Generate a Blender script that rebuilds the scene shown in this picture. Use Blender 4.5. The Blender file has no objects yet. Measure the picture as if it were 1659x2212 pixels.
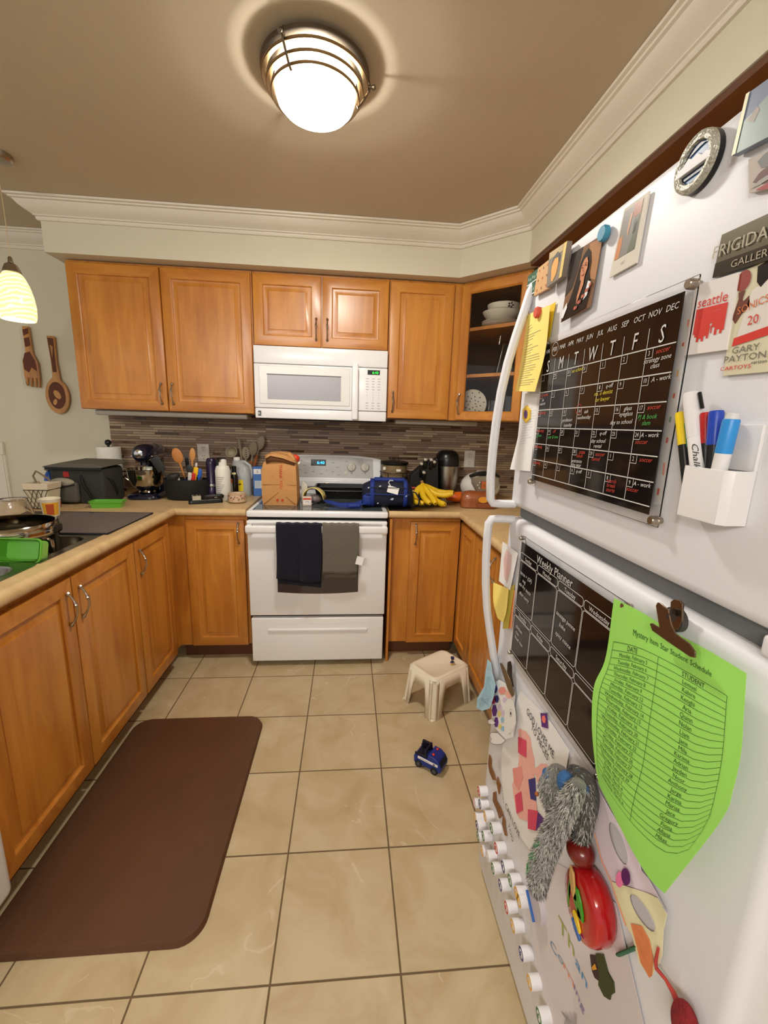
import bpy, bmesh, math, random
from mathutils import Vector, Matrix
D = bpy.data; SC = bpy.context.scene; COL = SC.collection
R = random.Random(7)

# ---------------------------------------------------------------- camera
F_PX = 904.46
CAM = Vector((0.5381, -2.9075, 1.3834))
CR = Vector((0.99611272, -0.08291053, 0.02975386))
CU = Vector((-0.01204223, 0.20643184, 0.97838688))
CF = Vector((0.08726072, 0.97494192, -0.20463096))
cd = D.cameras.new('camera'); cam = D.objects.new('camera', cd); COL.objects.link(cam)
cd.sensor_fit = 'HORIZONTAL'; cd.sensor_width = 36; cd.lens = F_PX / 1659 * 36; cd.clip_start = 0.02
cam.matrix_world = Matrix(((CR.x, CU.x, -CF.x, CAM.x), (CR.y, CU.y, -CF.y, CAM.y), (CR.z, CU.z, -CF.z, CAM.z), (0, 0, 0, 1)))
SC.camera = cam

# ---------------------------------------------------------------- world, exposure, light of the rooms
SC.view_settings.view_transform = 'Standard'; SC.view_settings.look = 'None'
SC.view_settings.exposure = 0.92; SC.view_settings.gamma = 1; SC.view_settings.use_curve_mapping = False
W = D.worlds.new('world'); SC.world = W; W.use_nodes = True
W.node_tree.nodes['Background'].inputs[0].default_value = (1.0, 0.98, 0.955, 1)
W.node_tree.nodes['Background'].inputs[1].default_value = 0.33
def lamp(name, loc, power, rad, color):
    l = D.lights.new(name, 'POINT'); l.energy = power; l.shadow_soft_size = rad; l.color = color
    o = D.objects.new(name, l); o.location = loc; COL.objects.link(o); return o
WARM = (1.0, 0.962, 0.885)
# bulbs of the chandelier in the dining room behind the photographer (mirrored in the microwave)
for p in ((-.95, -4.5, 2.16), (-.62, -4.35, 2.20), (-.36, -4.6, 2.12), (.15, -4.4, 2.12)):
    lamp('dining_bulb', p, 16, .035, (1.0, 0.975, 0.945))
kitchen_bulb = lamp('kitchen_bulb', (0.429, -1.410, 2.318), 9, .020, WARM)
pendant_bulb = lamp('pendant_bulb', (-.905, -.82, 1.86), 8.5, .03, (1.0, 0.92, 0.76))

# ---------------------------------------------------------------- materials
def s2l(c):
    return tuple((x / 255 / 12.92) if x / 255 <= .04045 else ((x / 255 + .055) / 1.055) ** 2.4 for x in c) + (1,)
_M = {}
def mat(name, rgb=(200, 200, 200), rough=.5, metal=0, noise=0, nscale=20, bump=0, bscale=200, spec=.5, emit=None, estr=0, trans=0, ior=1.45, coat=0, alpha=1, sheen=0):
    if name in _M: return _M[name]
    m = D.materials.new(name); m.use_nodes = True; nt = m.node_tree; b = nt.nodes['Principled BSDF']
    c = s2l(rgb)
    b.inputs['Base Color'].default_value = c; b.inputs['Roughness'].default_value = rough; b.inputs['Metallic'].default_value = metal
    b.inputs['Specular IOR Level'].default_value = spec; b.inputs['Transmission Weight'].default_value = trans; b.inputs['IOR'].default_value = ior
    b.inputs['Coat Weight'].default_value = coat; b.inputs['Alpha'].default_value = alpha; b.inputs['Sheen Weight'].default_value = sheen
    tc = nt.nodes.new('ShaderNodeTexCoord')
    if noise:
        n = nt.nodes.new('ShaderNodeTexNoise'); n.inputs['Scale'].default_value = nscale; n.inputs['Detail'].default_value = 5
        nt.links.new(tc.outputs['Object'], n.inputs['Vector'])
        mx = nt.nodes.new('ShaderNodeMix'); mx.data_type = 'RGBA'
        lo = tuple(max(0, x * (1 - noise)) for x in c[:3]) + (1,); hi = tuple(min(1, x * (1 + noise)) for x in c[:3]) + (1,)
        mx.inputs[6].default_value = lo; mx.inputs[7].default_value = hi
        nt.links.new(n.outputs['Fac'], mx.inputs[0]); nt.links.new(mx.outputs[2], b.inputs['Base Color'])
    if bump:
        n2 = nt.nodes.new('ShaderNodeTexNoise'); n2.inputs['Scale'].default_value = bscale; n2.inputs['Detail'].default_value = 3
        nt.links.new(tc.outputs['Object'], n2.inputs['Vector'])
        bp = nt.nodes.new('ShaderNodeBump'); bp.inputs['Strength'].default_value = bump; bp.inputs['Distance'].default_value = .004
        nt.links.new(n2.outputs['Fac'], bp.inputs['Height']); nt.links.new(bp.outputs[0], b.inputs['Normal'])
    if emit:
        b.inputs['Emission Color'].default_value = s2l(emit); b.inputs['Emission Strength'].default_value = estr
    _M[name] = m; return m
def wood(name, dark, light, axis='z', rough=.33, sc=1.0):
    if name in _M: return _M[name]
    m = D.materials.new(name); m.use_nodes = True; nt = m.node_tree; b = nt.nodes['Principled BSDF']
    tc = nt.nodes.new('ShaderNodeTexCoord'); mp = nt.nodes.new('ShaderNodeMapping')
    s = {'z': (9, 9, 1.1), 'x': (1.1, 9, 9), 'y': (9, 1.1, 9)}[axis]
    mp.inputs['Scale'].default_value = tuple(q * sc for q in s); nt.links.new(tc.outputs['Object'], mp.inputs['Vector'])
    n = nt.nodes.new('ShaderNodeTexNoise'); n.inputs['Scale'].default_value = 1.6; n.inputs['Detail'].default_value = 8; n.inputs['Roughness'].default_value = .62; n.inputs['Distortion'].default_value = .5
    nt.links.new(mp.outputs[0], n.inputs['Vector'])
    cr = nt.nodes.new('ShaderNodeValToRGB'); e = cr.color_ramp.elements
    e[0].position = .3; e[0].color = s2l(dark); e[1].position = .62; e[1].color = s2l(light)
    nt.links.new(n.outputs['Fac'], cr.inputs[0])
    n3 = nt.nodes.new('ShaderNodeTexNoise'); n3.inputs['Scale'].default_value = 2.2; n3.inputs['Detail'].default_value = 3
    nt.links.new(tc.outputs['Object'], n3.inputs['Vector'])
    mx = nt.nodes.new('ShaderNodeMix'); mx.data_type = 'RGBA'; mx.blend_type = 'MULTIPLY'; mx.inputs[0].default_value = .35
    nt.links.new(cr.outputs[0], mx.inputs[6]); nt.links.new(n3.outputs['Fac'], mx.inputs[7])
    ad = nt.nodes.new('ShaderNodeMix'); ad.data_type = 'RGBA'; ad.blend_type = 'MULTIPLY'; ad.inputs[0].default_value = 1; ad.inputs[7].default_value = (1.22, 1.22, 1.22, 1)
    nt.links.new(mx.outputs[2], ad.inputs[6]); nt.links.new(ad.outputs[2], b.inputs['Base Color'])
    b.inputs['Roughness'].default_value = rough; b.inputs['Coat Weight'].default_value = .35; b.inputs['Coat Roughness'].default_value = .26
    _M[name] = m; return m
WOOD = wood('maple_vertical', (172, 102, 32), (202, 134, 50))
WOODH = wood('maple_horizontal', (172, 102, 32), (202, 134, 50), 'x')
WOODY = wood('maple_along_run', (172, 102, 32), (202, 134, 50), 'y')
WHITE = mat('white_enamel', (236, 236, 236), .22, coat=.3)
FWHITE = mat('fridge_white', (222, 222, 226), .42, bump=.05, bscale=900, spec=.3)
PLW = mat('white_plastic', (232, 228, 218), .35)
NICKEL = mat('brushed_nickel', (172, 162, 150), .28, 1)
CHROME = mat('chrome', (215, 212, 206), .09, 1)
STEEL = mat('stainless_steel', (190, 184, 174), .22, 1, bump=.05, bscale=60)
BLACK = mat('black_plastic', (18, 17, 17), .3)
BLACKM = mat('black_matte', (22, 21, 20), .7)
DARK = mat('dark_gap', (16, 14, 12), .8)
GLASS = mat('clear_glass', (255, 255, 255), .03, trans=1, ior=1.45)
PAPER = mat('white_paper', (232, 230, 228), .8)
INK = mat('black_ink', (28, 26, 26), .7)
INKG = mat('grey_ink', (120, 118, 116), .8)
WALLM = mat('wall_paint', (212, 206, 184), .75, noise=.03, nscale=2, bump=.08, bscale=500)
TRIMM = mat('trim_paint', (224, 216, 200), .5)
CEILM = mat('ceiling_paint', (194, 180, 156), .85, noise=.03, nscale=1.5, bump=.12, bscale=350)

def floor_mat():
    m = D.materials.new('floor_tile'); m.use_nodes = True; nt = m.node_tree; b = nt.nodes['Principled BSDF']; N = nt.nodes.new; L = nt.links.new
    tc = N('ShaderNodeTexCoord'); sp = N('ShaderNodeSeparateXYZ'); L(tc.outputs['Object'], sp.inputs[0])
    def mth(op, a, bb=None, c=None):
        n = N('ShaderNodeMath'); n.operation = op
        for i, q in enumerate((a, bb, c)):
            if q is None: continue
            if isinstance(q, (int, float)): n.inputs[i].default_value = q
            else: L(q, n.inputs[i])
        return n.outputs[0]
    g = []
    ids = []
    for k, off in ((0, .0288), (1, -.7842)):
        t = mth('DIVIDE', mth('SUBTRACT', sp.outputs[k], off), .3304)
        fr = mth('FRACT', t); ids.append(mth('FLOOR', t))
        g.append(mth('MULTIPLY', mth('MINIMUM', fr, mth('SUBTRACT', 1.0, fr)), .3304))
    d = mth('MINIMUM', g[0], g[1])
    mr = N('ShaderNodeMapRange'); mr.inputs[1].default_value = .0016; mr.inputs[2].default_value = .0032; L(d, mr.inputs[0])
    cb = N('ShaderNodeCombineXYZ'); L(ids[0], cb.inputs[0]); L(ids[1], cb.inputs[1])
    wn = N('ShaderNodeTexWhiteNoise'); L(cb.outputs[0], wn.inputs['Vector'])
    va = N('ShaderNodeVectorMath'); va.operation = 'MULTIPLY_ADD'; L(wn.outputs['Color'], va.inputs[0]); va.inputs[1].default_value = (9, 9, 9); L(tc.outputs['Object'], va.inputs[2])
    n1 = N('ShaderNodeTexNoise'); n1.inputs['Scale'].default_value = 5; n1.inputs['Detail'].default_value = 7; n1.inputs['Roughness'].default_value = .6; n1.inputs['Distortion'].default_value = 1.2; L(va.outputs[0], n1.inputs['Vector'])
    cr = N('ShaderNodeValToRGB'); e = cr.color_ramp.elements; e[0].position = .3; e[0].color = s2l((178, 156, 116)); e[1].position = .72; e[1].color = s2l((200, 184, 150)); L(n1.outputs['Fac'], cr.inputs[0])
    # pale veins
    n2 = N('ShaderNodeTexNoise'); n2.inputs['Scale'].default_value = 2.6; n2.inputs['Detail'].default_value = 3; n2.inputs['Distortion'].default_value = .6; L(va.outputs[0], n2.inputs['Vector'])
    v = mth('ABSOLUTE', mth('SUBTRACT', n2.outputs['Fac'], .56)); mv = N('ShaderNodeMapRange'); mv.inputs[1].default_value = .0; mv.inputs[2].default_value = .007; mv.inputs[3].default_value = .38; mv.inputs[4].default_value = 0; L(v, mv.inputs[0])
    n4 = N('ShaderNodeTexNoise'); n4.inputs['Scale'].default_value = 11; L(va.outputs[0], n4.inputs['Vector'])
    mv2 = mth('MULTIPLY', mv.outputs[0], mth('GREATER_THAN', n4.outputs['Fac'], .53))
    m1 = N('ShaderNodeMix'); m1.data_type = 'RGBA'; L(mv2, m1.inputs[0]); L(cr.outputs[0], m1.inputs[6]); m1.inputs[7].default_value = s2l((226, 212, 188))
    m2 = N('ShaderNodeMix'); m2.data_type = 'RGBA'; L(mr.outputs[0], m2.inputs[0]); m2.inputs[6].default_value = s2l((104, 84, 58)); L(m1.outputs[2], m2.inputs[7])
    L(m2.outputs[2], b.inputs['Base Color'])
    rg = mth('SUBTRACT', .85, mth('MULTIPLY', mr.outputs[0], .42)); L(rg, b.inputs['Roughness'])
    bp = N('ShaderNodeBump'); bp.inputs['Distance'].default_value = .0015; bp.inputs['Strength'].default_value = .8; L(mr.outputs[0], bp.inputs['Height']); L(bp.outputs[0], b.inputs['Normal'])
    return m
def laminate():
    m = mat('beige_laminate', (206, 172, 122), .38, coat=.1); nt = m.node_tree; b = nt.nodes['Principled BSDF']; N = nt.nodes.new
    tc = N('ShaderNodeTexCoord'); n = N('ShaderNodeTexNoise'); n.inputs['Scale'].default_value = 7; n.inputs['Detail'].default_value = 9; n.inputs['Roughness'].default_value = .7; n.inputs['Distortion'].default_value = 2
    nt.links.new(tc.outputs['Object'], n.inputs['Vector']); cr = N('ShaderNodeValToRGB'); e = cr.color_ramp.elements
    e[0].position = .28; e[0].color = s2l((190, 156, 110)); e[1].position = .6; e[1].color = s2l((212, 182, 134)); nt.links.new(n.outputs['Fac'], cr.inputs[0]); nt.links.new(cr.outputs[0], b.inputs['Base Color'])
    return m
LAM = laminate()

# ---------------------------------------------------------------- mesh helpers
class MB:
    def __init__(s, M=None): s.v = []; s.f = []; s.m = []; s.mats = []; s.M = M or Matrix.Identity(4)
    def mi(s, m):
        if m not in s.mats: s.mats.append(m)
        return s.mats.index(m)
    def add(s, vs, fs, m):
        o = len(s.v); s.v += [s.M @ Vector(p) for p in vs]; i = s.mi(m)
        for f in fs: s.f.append(tuple(o + k for k in f)); s.m.append(i)
        return s
    def box(s, x0, x1, y0, y1, z0, z1, m, skip=()):
        x0, x1 = sorted((x0, x1)); y0, y1 = sorted((y0, y1)); z0, z1 = sorted((z0, z1))
        vs = [(x, y, z) for z in (z0, z1) for y in (y0, y1) for x in (x0, x1)]
        fs = [(0, 2, 3, 1), (4, 5, 7, 6), (0, 1, 5, 4), (2, 6, 7, 3), (0, 4, 6, 2), (1, 3, 7, 5)]
        return s.add(vs, fs, m)
    def rbox(s, x0, x1, y0, y1, z0, z1, m, r=.01, n=3):
        # box with rounded vertical and horizontal edges (superellipse slices)
        x0, x1 = sorted((x0, x1)); y0, y1 = sorted((y0, y1)); z0, z1 = sorted((z0, z1)); r = min(r, (x1 - x0) / 2.01, (y1 - y0) / 2.01, (z1 - z0) / 2.01)
        sl = []
        for k in range(n + 1): a = math.pi / 2 * k / n; sl.append((z0 + r - r * math.cos(a), r - r * math.sin(a)))
        for k in range(n + 1): a = math.pi / 2 * k / n; sl.append((z1 - r + r * math.sin(a), r - r * math.cos(a)))
        rings = []
        for z, ins in sl:
            rr = max(r - ins, 1e-5); ring = []
            for cx, cy, a0 in ((x1 - r, y1 - r, 0), (x0 + r, y1 - r, 90), (x0 + r, y0 + r, 180), (x1 - r, y0 + r, 270)):
                for k in range(n + 1): a = math.radians(a0 + 90 * k / n); ring.append((cx + rr * math.cos(a), cy + rr * math.sin(a), z))
            rings.append(ring)
        return s.loft(rings, m, True, True)
    def loft(s, rings, m, cap0=False, cap1=False, closed=True):
        n = len(rings[0]); vs = [p for r in rings for p in r]; fs = []
        for i in range(len(rings) - 1):
            for k in range(n if closed else n - 1):
                a, b = i * n + k, i * n + (k + 1) % n; fs.append((a, b, b + n, a + n))
        if cap0: fs.append(tuple(range(n - 1, -1, -1)))
        if cap1: fs.append(tuple((len(rings) - 1) * n + k for k in range(n)))
        return s.add(vs, fs, m)
    def lathe(s, prof, c, m, seg=28, sx=1, sy=1, axis='z', cap0=True, cap1=True):
        rings = []
        for r, z in prof:
            ring = []
            for k in range(seg):
                a = 2 * math.pi * k / seg; p = (r * sx * math.cos(a), r * sy * math.sin(a), z)
                if axis == 'y': p = (p[0], -p[2], p[1])
                if axis == 'x': p = (-p[2], p[0], p[1])
                ring.append((c[0] + p[0], c[1] + p[1], c[2] + p[2]))
            rings.append(ring)
        return s.loft(rings, m, cap0, cap1)
    def tube(s, pts, r, m, seg=10, flat=1.0, closed=False):
        pts = [Vector(p) for p in pts]; n = len(pts); rs = r if isinstance(r, (list, tuple)) else [r] * n
        rings = []; up = Vector((0, 0, 1)); prev = None
        for i, p in enumerate(pts):
            t = (pts[min(i + 1, n - 1)] - pts[max(i - 1, 0)])
            if closed: t = pts[(i + 1) % n] - pts[i - 1]
            t = t.normalized() if t.length > 1e-9 else Vector((0, 0, 1))
            if prev is None:
                a = up if abs(t.z) < .9 else Vector((0, 1, 0)); x = t.cross(a).normalized()
            else: x = (prev - t * prev.dot(t)); x = x.normalized() if x.length > 1e-6 else t.orthogonal().normalized()
            prev = x; y = t.cross(x)
            rings.append([tuple(p + (x * math.cos(2 * math.pi * k / seg) + y * flat * math.sin(2 * math.pi * k / seg)) * rs[i]) for k in range(seg)])
        if closed: rings.append(rings[0])
        return s.loft(rings, m, not closed, not closed)
    def ell(s, c, r, m, seg=20, rings=12, z0=-1, z1=1):
        rr = []
        a0, a1 = math.asin(z0), math.asin(z1)
        for i in range(rings + 1):
            a = a0 + (a1 - a0) * i / rings; q = max(math.cos(a), 1e-4)
            rr.append([(c[0] + r[0] * q * math.cos(2 * math.pi * k / seg), c[1] + r[1] * q * math.sin(2 * math.pi * k / seg), c[2] + r[2] * math.sin(a)) for k in range(seg)])
        return s.loft(rr, m, True, True)
    def prism(s, poly, f0, f1, m):
        # poly of 2-D points; f0/f1 map (a, b) to 3-D front and back
        n = len(poly); vs = [f0(*p) for p in poly] + [f1(*p) for p in poly]
        fs = [tuple(range(n)), tuple(range(2 * n - 1, n - 1, -1))] + [(k, k + n, (k + 1) % n + n, (k + 1) % n) for k in range(n)]
        return s.add(vs, fs, m)
    def build(s, name, parent=None, bevel=0, smooth=35, sub=0, bseg=2, solid=0):
        me = D.meshes.new(name); me.from_pydata([tuple(p) for p in s.v], [], s.f)
        for m in s.mats: me.materials.append(m)
        me.polygons.foreach_set('material_index', s.m)
        bm = bmesh.new(); bm.from_mesh(me); bmesh.ops.remove_doubles(bm, verts=bm.verts, dist=1e-6)
        bmesh.ops.dissolve_degenerate(bm, edges=bm.edges, dist=1e-7)
        bmesh.ops.recalc_face_normals(bm, faces=bm.faces); bm.to_mesh(me); bm.free()
        me.shade_smooth(); me.set_sharp_from_angle(angle=math.radians(smooth))
        o = D.objects.new(name, me); COL.objects.link(o)
        if solid: q = o.modifiers.new('solid', 'SOLIDIFY'); q.thickness = solid; q.offset = 0
        if bevel: q = o.modifiers.new('bevel', 'BEVEL'); q.width = bevel; q.segments = bseg; q.limit_method = 'ANGLE'; q.angle_limit = math.radians(40)
        if sub: q = o.modifiers.new('sub', 'SUBSURF'); q.levels = sub; q.render_levels = sub
        if parent:
            o.parent = parent; L = Vector((0, 0, 0)); p = parent
            while p: L += p.location if p.type == 'EMPTY' else Vector((0, 0, 0)); p = p.parent
            o.matrix_parent_inverse = Matrix.Translation(-L) if parent.type == 'EMPTY' else Matrix.Identity(4)
        return o
def thing(name, label, cat, loc=(0, 0, 0), group=None):
    o = D.objects.new(name, None); o.empty_display_size = .05; COL.objects.link(o); o.location = loc
    o['label'] = label; o['category'] = cat
    if group: o['group'] = group
    return o
def tag(o, label, cat, group=None):
    o['label'] = label; o['category'] = cat
    if group: o['group'] = group
    return o
def struct(o): o['kind'] = 'structure'; return o
def RZ(loc, deg): return Matrix.Translation(loc) @ Matrix.Rotation(math.radians(deg), 4, 'Z')

# ---------------------------------------------------------------- the room shell
XL, XR, YB, YF, ZC = -3.6, 1.80, 0.0, -5.6, 2.415
m = MB(); m.box(XL, XR + .1, YF, YB + .1, -.06, 0, floor_mat()); struct(m.build('floor'))
m = MB(); m.box(XL, XR + .1, YF, YB + .1, ZC, ZC + .06, CEILM); struct(m.build('ceiling'))
m = MB(); m.box(XL, XR + .1, YB, YB + .1, 0, ZC, WALLM); struct(m.build('wall_back'))
m = MB(); m.box(XR, XR + .1, YF, YB, 0, ZC, WALLM); struct(m.build('wall_right'))
# bulkhead above the cabinets: front at y -.416, 45 degree corner, then along the right wall
SOF = [(-1.012, -.416), (1.142, -.416), (1.42, -.694), (1.42, YF)]
m = MB(); poly = [(-1.012, -.001)] + SOF + [(XR - .001, YF), (XR - .001, -.001)]
m.prism(poly, lambda a, b: (a, b, 2.190), lambda a, b: (a, b, ZC - .001), WALLM); struct(m.build('wall_bulkhead'))
def crown(name, path, closed=False):
    # path: wall line seen from below, room on the left-hand side normal; profile (out from wall, z)
    prof = [(0, 2.331), (.010, 2.331), (.014, 2.337), (.014, 2.346), (.022, 2.348), (.022, 2.353), (.030, 2.358), (.046, 2.366), (.060, 2.377), (.070, 2.389), (.074, 2.396), (.084, 2.398), (.086, 2.404), (.097, 2.406), (.099, 2.414), (0, 2.414)]
    P = [Vector(p) for p in path]; n = len(P); rings = []
    for i in range(n):
        d0 = (P[i] - P[i - 1]).normalized() if i else (P[1] - P[0]).normalized()
        d1 = (P[i + 1] - P[i]).normalized() if i < n - 1 else d0
        n0 = Vector((d0.y, -d0.x)); n1 = Vector((d1.y, -d1.x)); b = (n0 + n1).normalized(); k = 1 / max(b.dot(n0), .3)
        rings.append([(P[i].x + b.x * k * o, P[i].y + b.y * k * o, z) for o, z in prof])
    mm = MB(); mm.loft(rings, TRIMM, True, True); return struct(mm.build(name, smooth=25))
crown('trim_1', [(-1.012, -.02), (-1.012, -.416), (1.142, -.416), (1.42, -.694), (1.42, YF + .01)])
crown('trim_2', [(XL + .01, -.0), (-1.115, -.0)])
# glazed door at the far left of the back wall, only its casing shows
m = MB(); m.box(-1.76, -1.665, -.022, -.001, 0, 1.12, TRIMM); m.box(-1.772, -1.655, -.016, -.001, 0, 1.12, TRIMM); m.box(-2.75, -1.655, -.022, -.001, 1.12, 1.20, TRIMM)
dr = struct(m.build('door_1', bevel=.003))
m = MB(); m.box(-2.75, -1.76, -.012, -.002, .02, 1.12, mat('night_glass', (14, 14, 16), .05)); o = m.build('pane', dr)
m = MB()
for k in range(24): m.box(-2.7, -1.78, -.024, -.013, .1 + k * .042, .122 + k * .042, PLW)
m.build('blind', dr)

# mosaic backsplash: real strips of stone and glass in stacked courses
def backsplash():
    pal = [mat('stone_taupe', (158, 134, 108), .55, noise=.12, nscale=40), mat('stone_sand', (182, 158, 128), .5, noise=.12, nscale=40), mat('stone_brown', (138, 108, 84), .5, noise=.15, nscale=40), mat('stone_mauve', (148, 122, 106), .5, noise=.12, nscale=40)]
    gl = [mat('glass_umber', (84, 56, 36), .12), mat('glass_brown', (104, 76, 52), .15)]
    gm = mat('mosaic_grout', (118, 100, 80), .85)
    mm = MB(); mm.box(-1.0, XR - .002, -.006, -.0005, .905, 1.43, gm)
    z = .914; r = random.Random(3); row = 0
    while z < 1.425:
        h = .0145; x = -1.0 + .0; dark_row = row % 2
        while x < XR - .01:
            if dark_row: L, mt = (r.choice((.16, .18, .14, .20)), r.choice(pal)) if r.random() < .62 else (r.choice((.05, .07, .10, .15)), r.choice(gl))
            else: L, mt = r.choice((.10, .15, .2, .22)), r.choice(pal)
            x1 = min(x + L, XR - .004)
            mm.box(x + .0012, x1 - .0006, -.0085 if mt in gl else -.0095, -.005, z + .001, min(z + h - .001, 1.428), mt); x = x1
        z += h + .0012; row += 1
    return struct(mm.build('wall_backsplash'))
backsplash()

# ---------------------------------------------------------------- cabinets
def door_mb(w, h, M, t=.02, fr=.052, glass=False):
    mm = MB(M)
    # local: x right, z up, front towards -y; back plane at y=0
    rr = [(0, 0), (0, -t + .004), (.002, -t + .001), (.005, -t), (fr, -t), (fr + .004, -t + .003), (fr + .005, -t + .010), (fr + .010, -t + .011), (fr + .034, -t + .003), (fr + .035, -t + .0005)]
    if glass: rr = [(0, 0), (0, -t + .004), (.005, -t), (fr - .008, -t), (fr, -t + .008), (fr, 0)]
    for i in range(len(rr) - 1):
        (a, ya), (b, yb) = rr[i], rr[i + 1]
        A = [(a, ya, a), (w - a, ya, a), (w - a, ya, h - a), (a, ya, h - a)]; B = [(b, yb, b), (w - b, yb, b), (w - b, yb, h - b), (b, yb, h - b)]
        for k in range(4):
            k2 = (k + 1) % 4; mm.add([A[k], A[k2], B[k2], B[k]], [(0, 1, 2, 3)], WOODH if k in (0, 2) and i in (2, 3) else WOOD)
    if not glass:
        b, yb = rr[-1]; mm.add([(b, yb, b), (w - b, yb, b), (w - b, yb, h - b), (b, yb, h - b)], [(0, 1, 2, 3)], WOOD)
        mm.add([(0, 0, 0), (w, 0, 0), (w, 0, h), (0, 0, h)], [(0, 1, 2, 3)], WOOD)
    else:
        mm.add([(0, 0, 0), (w, 0, 0), (w, 0, h), (0, 0, h), (fr, 0, fr), (w - fr, 0, fr), (w - fr, 0, h - fr), (fr, 0, h - fr)], [(0, 1, 5, 4), (1, 2, 6, 5), (2, 3, 7, 6), (3, 0, 4, 7)], WOOD)
    return mm
def pull(M, x, z, t=.02, flip=1):
    # arched cabinet pull with two beads near the upper end, feet pressed on the door
    mm = MB(M); L = .118; pts = []; rs = []
    for k in range(25):
        u = k / 24; zz = z + flip * (L / 2 - L * u); d = .003 + .026 * math.sin(math.pi * min(1, max(0, (u - .02) / .96))) ** .8
        r = .0034 + .0045 * math.exp(-((u - .03) / .035) ** 2) + .0045 * math.exp(-((u - .97) / .05) ** 2) + .004 * math.exp(-((u - .38) / .035) ** 2) + .0022 * math.exp(-((u - .30) / .03) ** 2)
        pts.append((x, -t - d, zz)); rs.append(r)
    mm.tube(pts, rs, NICKEL, 8); return mm
def cab_door(T, w, h, M, hx, hz, glass=False, flip=1):
    d = door_mb(w, h, M, glass=glass).build('door', T)
    if hx is not None: pull(M, hx, hz, flip=flip).build('handle', d)
    return d

Z0, Z1 = .100, .848      # base doors
UB, UT = 1.420, 2.188
# base units, left run (faces x = -.39, looking +x)
def base_left(y0, y1, label, doors, hz=.75):
    T = thing('base_cabinet', label, 'cabinet', (-.41, (y0 + y1) / 2, 0), 'maple base cabinets under the worktops')
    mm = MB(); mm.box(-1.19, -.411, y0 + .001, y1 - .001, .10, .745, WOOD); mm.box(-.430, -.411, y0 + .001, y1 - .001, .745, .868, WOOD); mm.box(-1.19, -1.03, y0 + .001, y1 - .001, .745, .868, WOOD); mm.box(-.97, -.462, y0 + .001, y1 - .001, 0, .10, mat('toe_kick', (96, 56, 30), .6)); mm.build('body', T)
    for (a, b, side) in doors:
        # door spans y a..b ; viewed from +x the viewer's right is +y
        M = Matrix.Translation((-.410, a + .0015, Z0)) @ Matrix.Rotation(math.radians(90), 4, 'Z'); w = b - a - .003
        cab_door(T, w, Z1 - Z0, M, .03 if side == 'l' else w - .03, .645)
    return T
base_left(-1.918, -1.062, 'maple double-door cabinet under the sink beside the brown mat', [(-1.915, -1.487, 'r'), (-1.485, -1.064, 'l')])
base_left(-1.060, -.645, 'maple single-door cabinet between sink cabinet and inner left corner', [(-1.058, -.70, 'l')])
# back run
def base_back(x0, x1, label, door, side, extra=None, group=True):
    T = thing('base_cabinet', label, 'cabinet', ((x0 + x1) / 2, -.4, 0), 'maple base cabinets under the worktops')
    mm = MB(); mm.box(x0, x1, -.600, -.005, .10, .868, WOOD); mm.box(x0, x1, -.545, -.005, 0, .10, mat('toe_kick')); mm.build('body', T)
    a, b = door; M = Matrix.Translation((a, -.600, Z0)); cab_door(T, b - a, Z1 - Z0, M, .03 if side == 'l' else b - a - .03, .675)
    if extra: extra(T)
    return T
def exf(T):
    f = MB(); f.box(-.431, -.410, -.6445, -.601, .10, .868, WOOD); f.box(-.410, -.342, -.606, -.601, .10, .868, WOOD); f.build('corner_filler', T)
base_back(-.409, -.012, 'maple single-door cabinet left of the white stove', (-.338, -.026), 'r', exf)
def ex(T):
    mm = MB(); mm.box(.775, .788, -.655, -.005, 0, .868, WOOD); mm.build('end_panel', T)
base_back(.790, 1.189, 'maple single-door cabinet right of the white stove', (.898, 1.186), 'l', ex)
# right run (face x = 1.19, looking -x)
T = thing('base_cabinet', 'maple cabinet with folding doors beside the step stool and fridge', 'cabinet', (1.3, -1.2, 0), 'maple base cabinets under the worktops')
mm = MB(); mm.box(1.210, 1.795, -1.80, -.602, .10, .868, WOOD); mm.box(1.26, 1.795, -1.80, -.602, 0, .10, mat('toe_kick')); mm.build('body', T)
for (a, b, hd) in ((-.612, -.880, None), (-.884, -1.235, .32), (-1.239, -1.79, None)):
    M = Matrix.Translation((1.210, a, Z0)) @ Matrix.Rotation(math.radians(-90), 4, 'Z'); w = a - b
    cab_door(T, w, Z1 - Z0, M, (w - .03) if hd else None, .67)

# uppers
def upper(x0, x1, z0, label, doors, z1=2.172):
    T = thing('wall_cabinet', label, 'cabinet', ((x0 + x1) / 2, -.15, z0), 'maple wall cabinets')
    mm = MB(); mm.box(x0, x1, -.335, -.004, z0, 2.186, WOOD); mm.build('body', T)
    for a, b, side in doors:
        M = Matrix.Translation((a, -.335, z0 + .002)); h = z1 - z0 - .002
        cab_door(T, b - a, h, M, .028 if side == 'l' else b - a - .028, .095, flip=1)
    return T
upper(-.962, -.003, UB, 'wide maple double-door wall cabinet left of the microwave', [(-.958, -.487, 'r'), (-.481, -.008, 'l')])
upper(.000, .762, 1.800, 'short maple double-door wall cabinet above the microwave', [(.004, .379, 'r'), (.385, .758, 'l')])
upper(.765, 1.188, UB, 'narrow maple single-door wall cabinet right of the microwave', [(.769, 1.135, 'l')])
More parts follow.
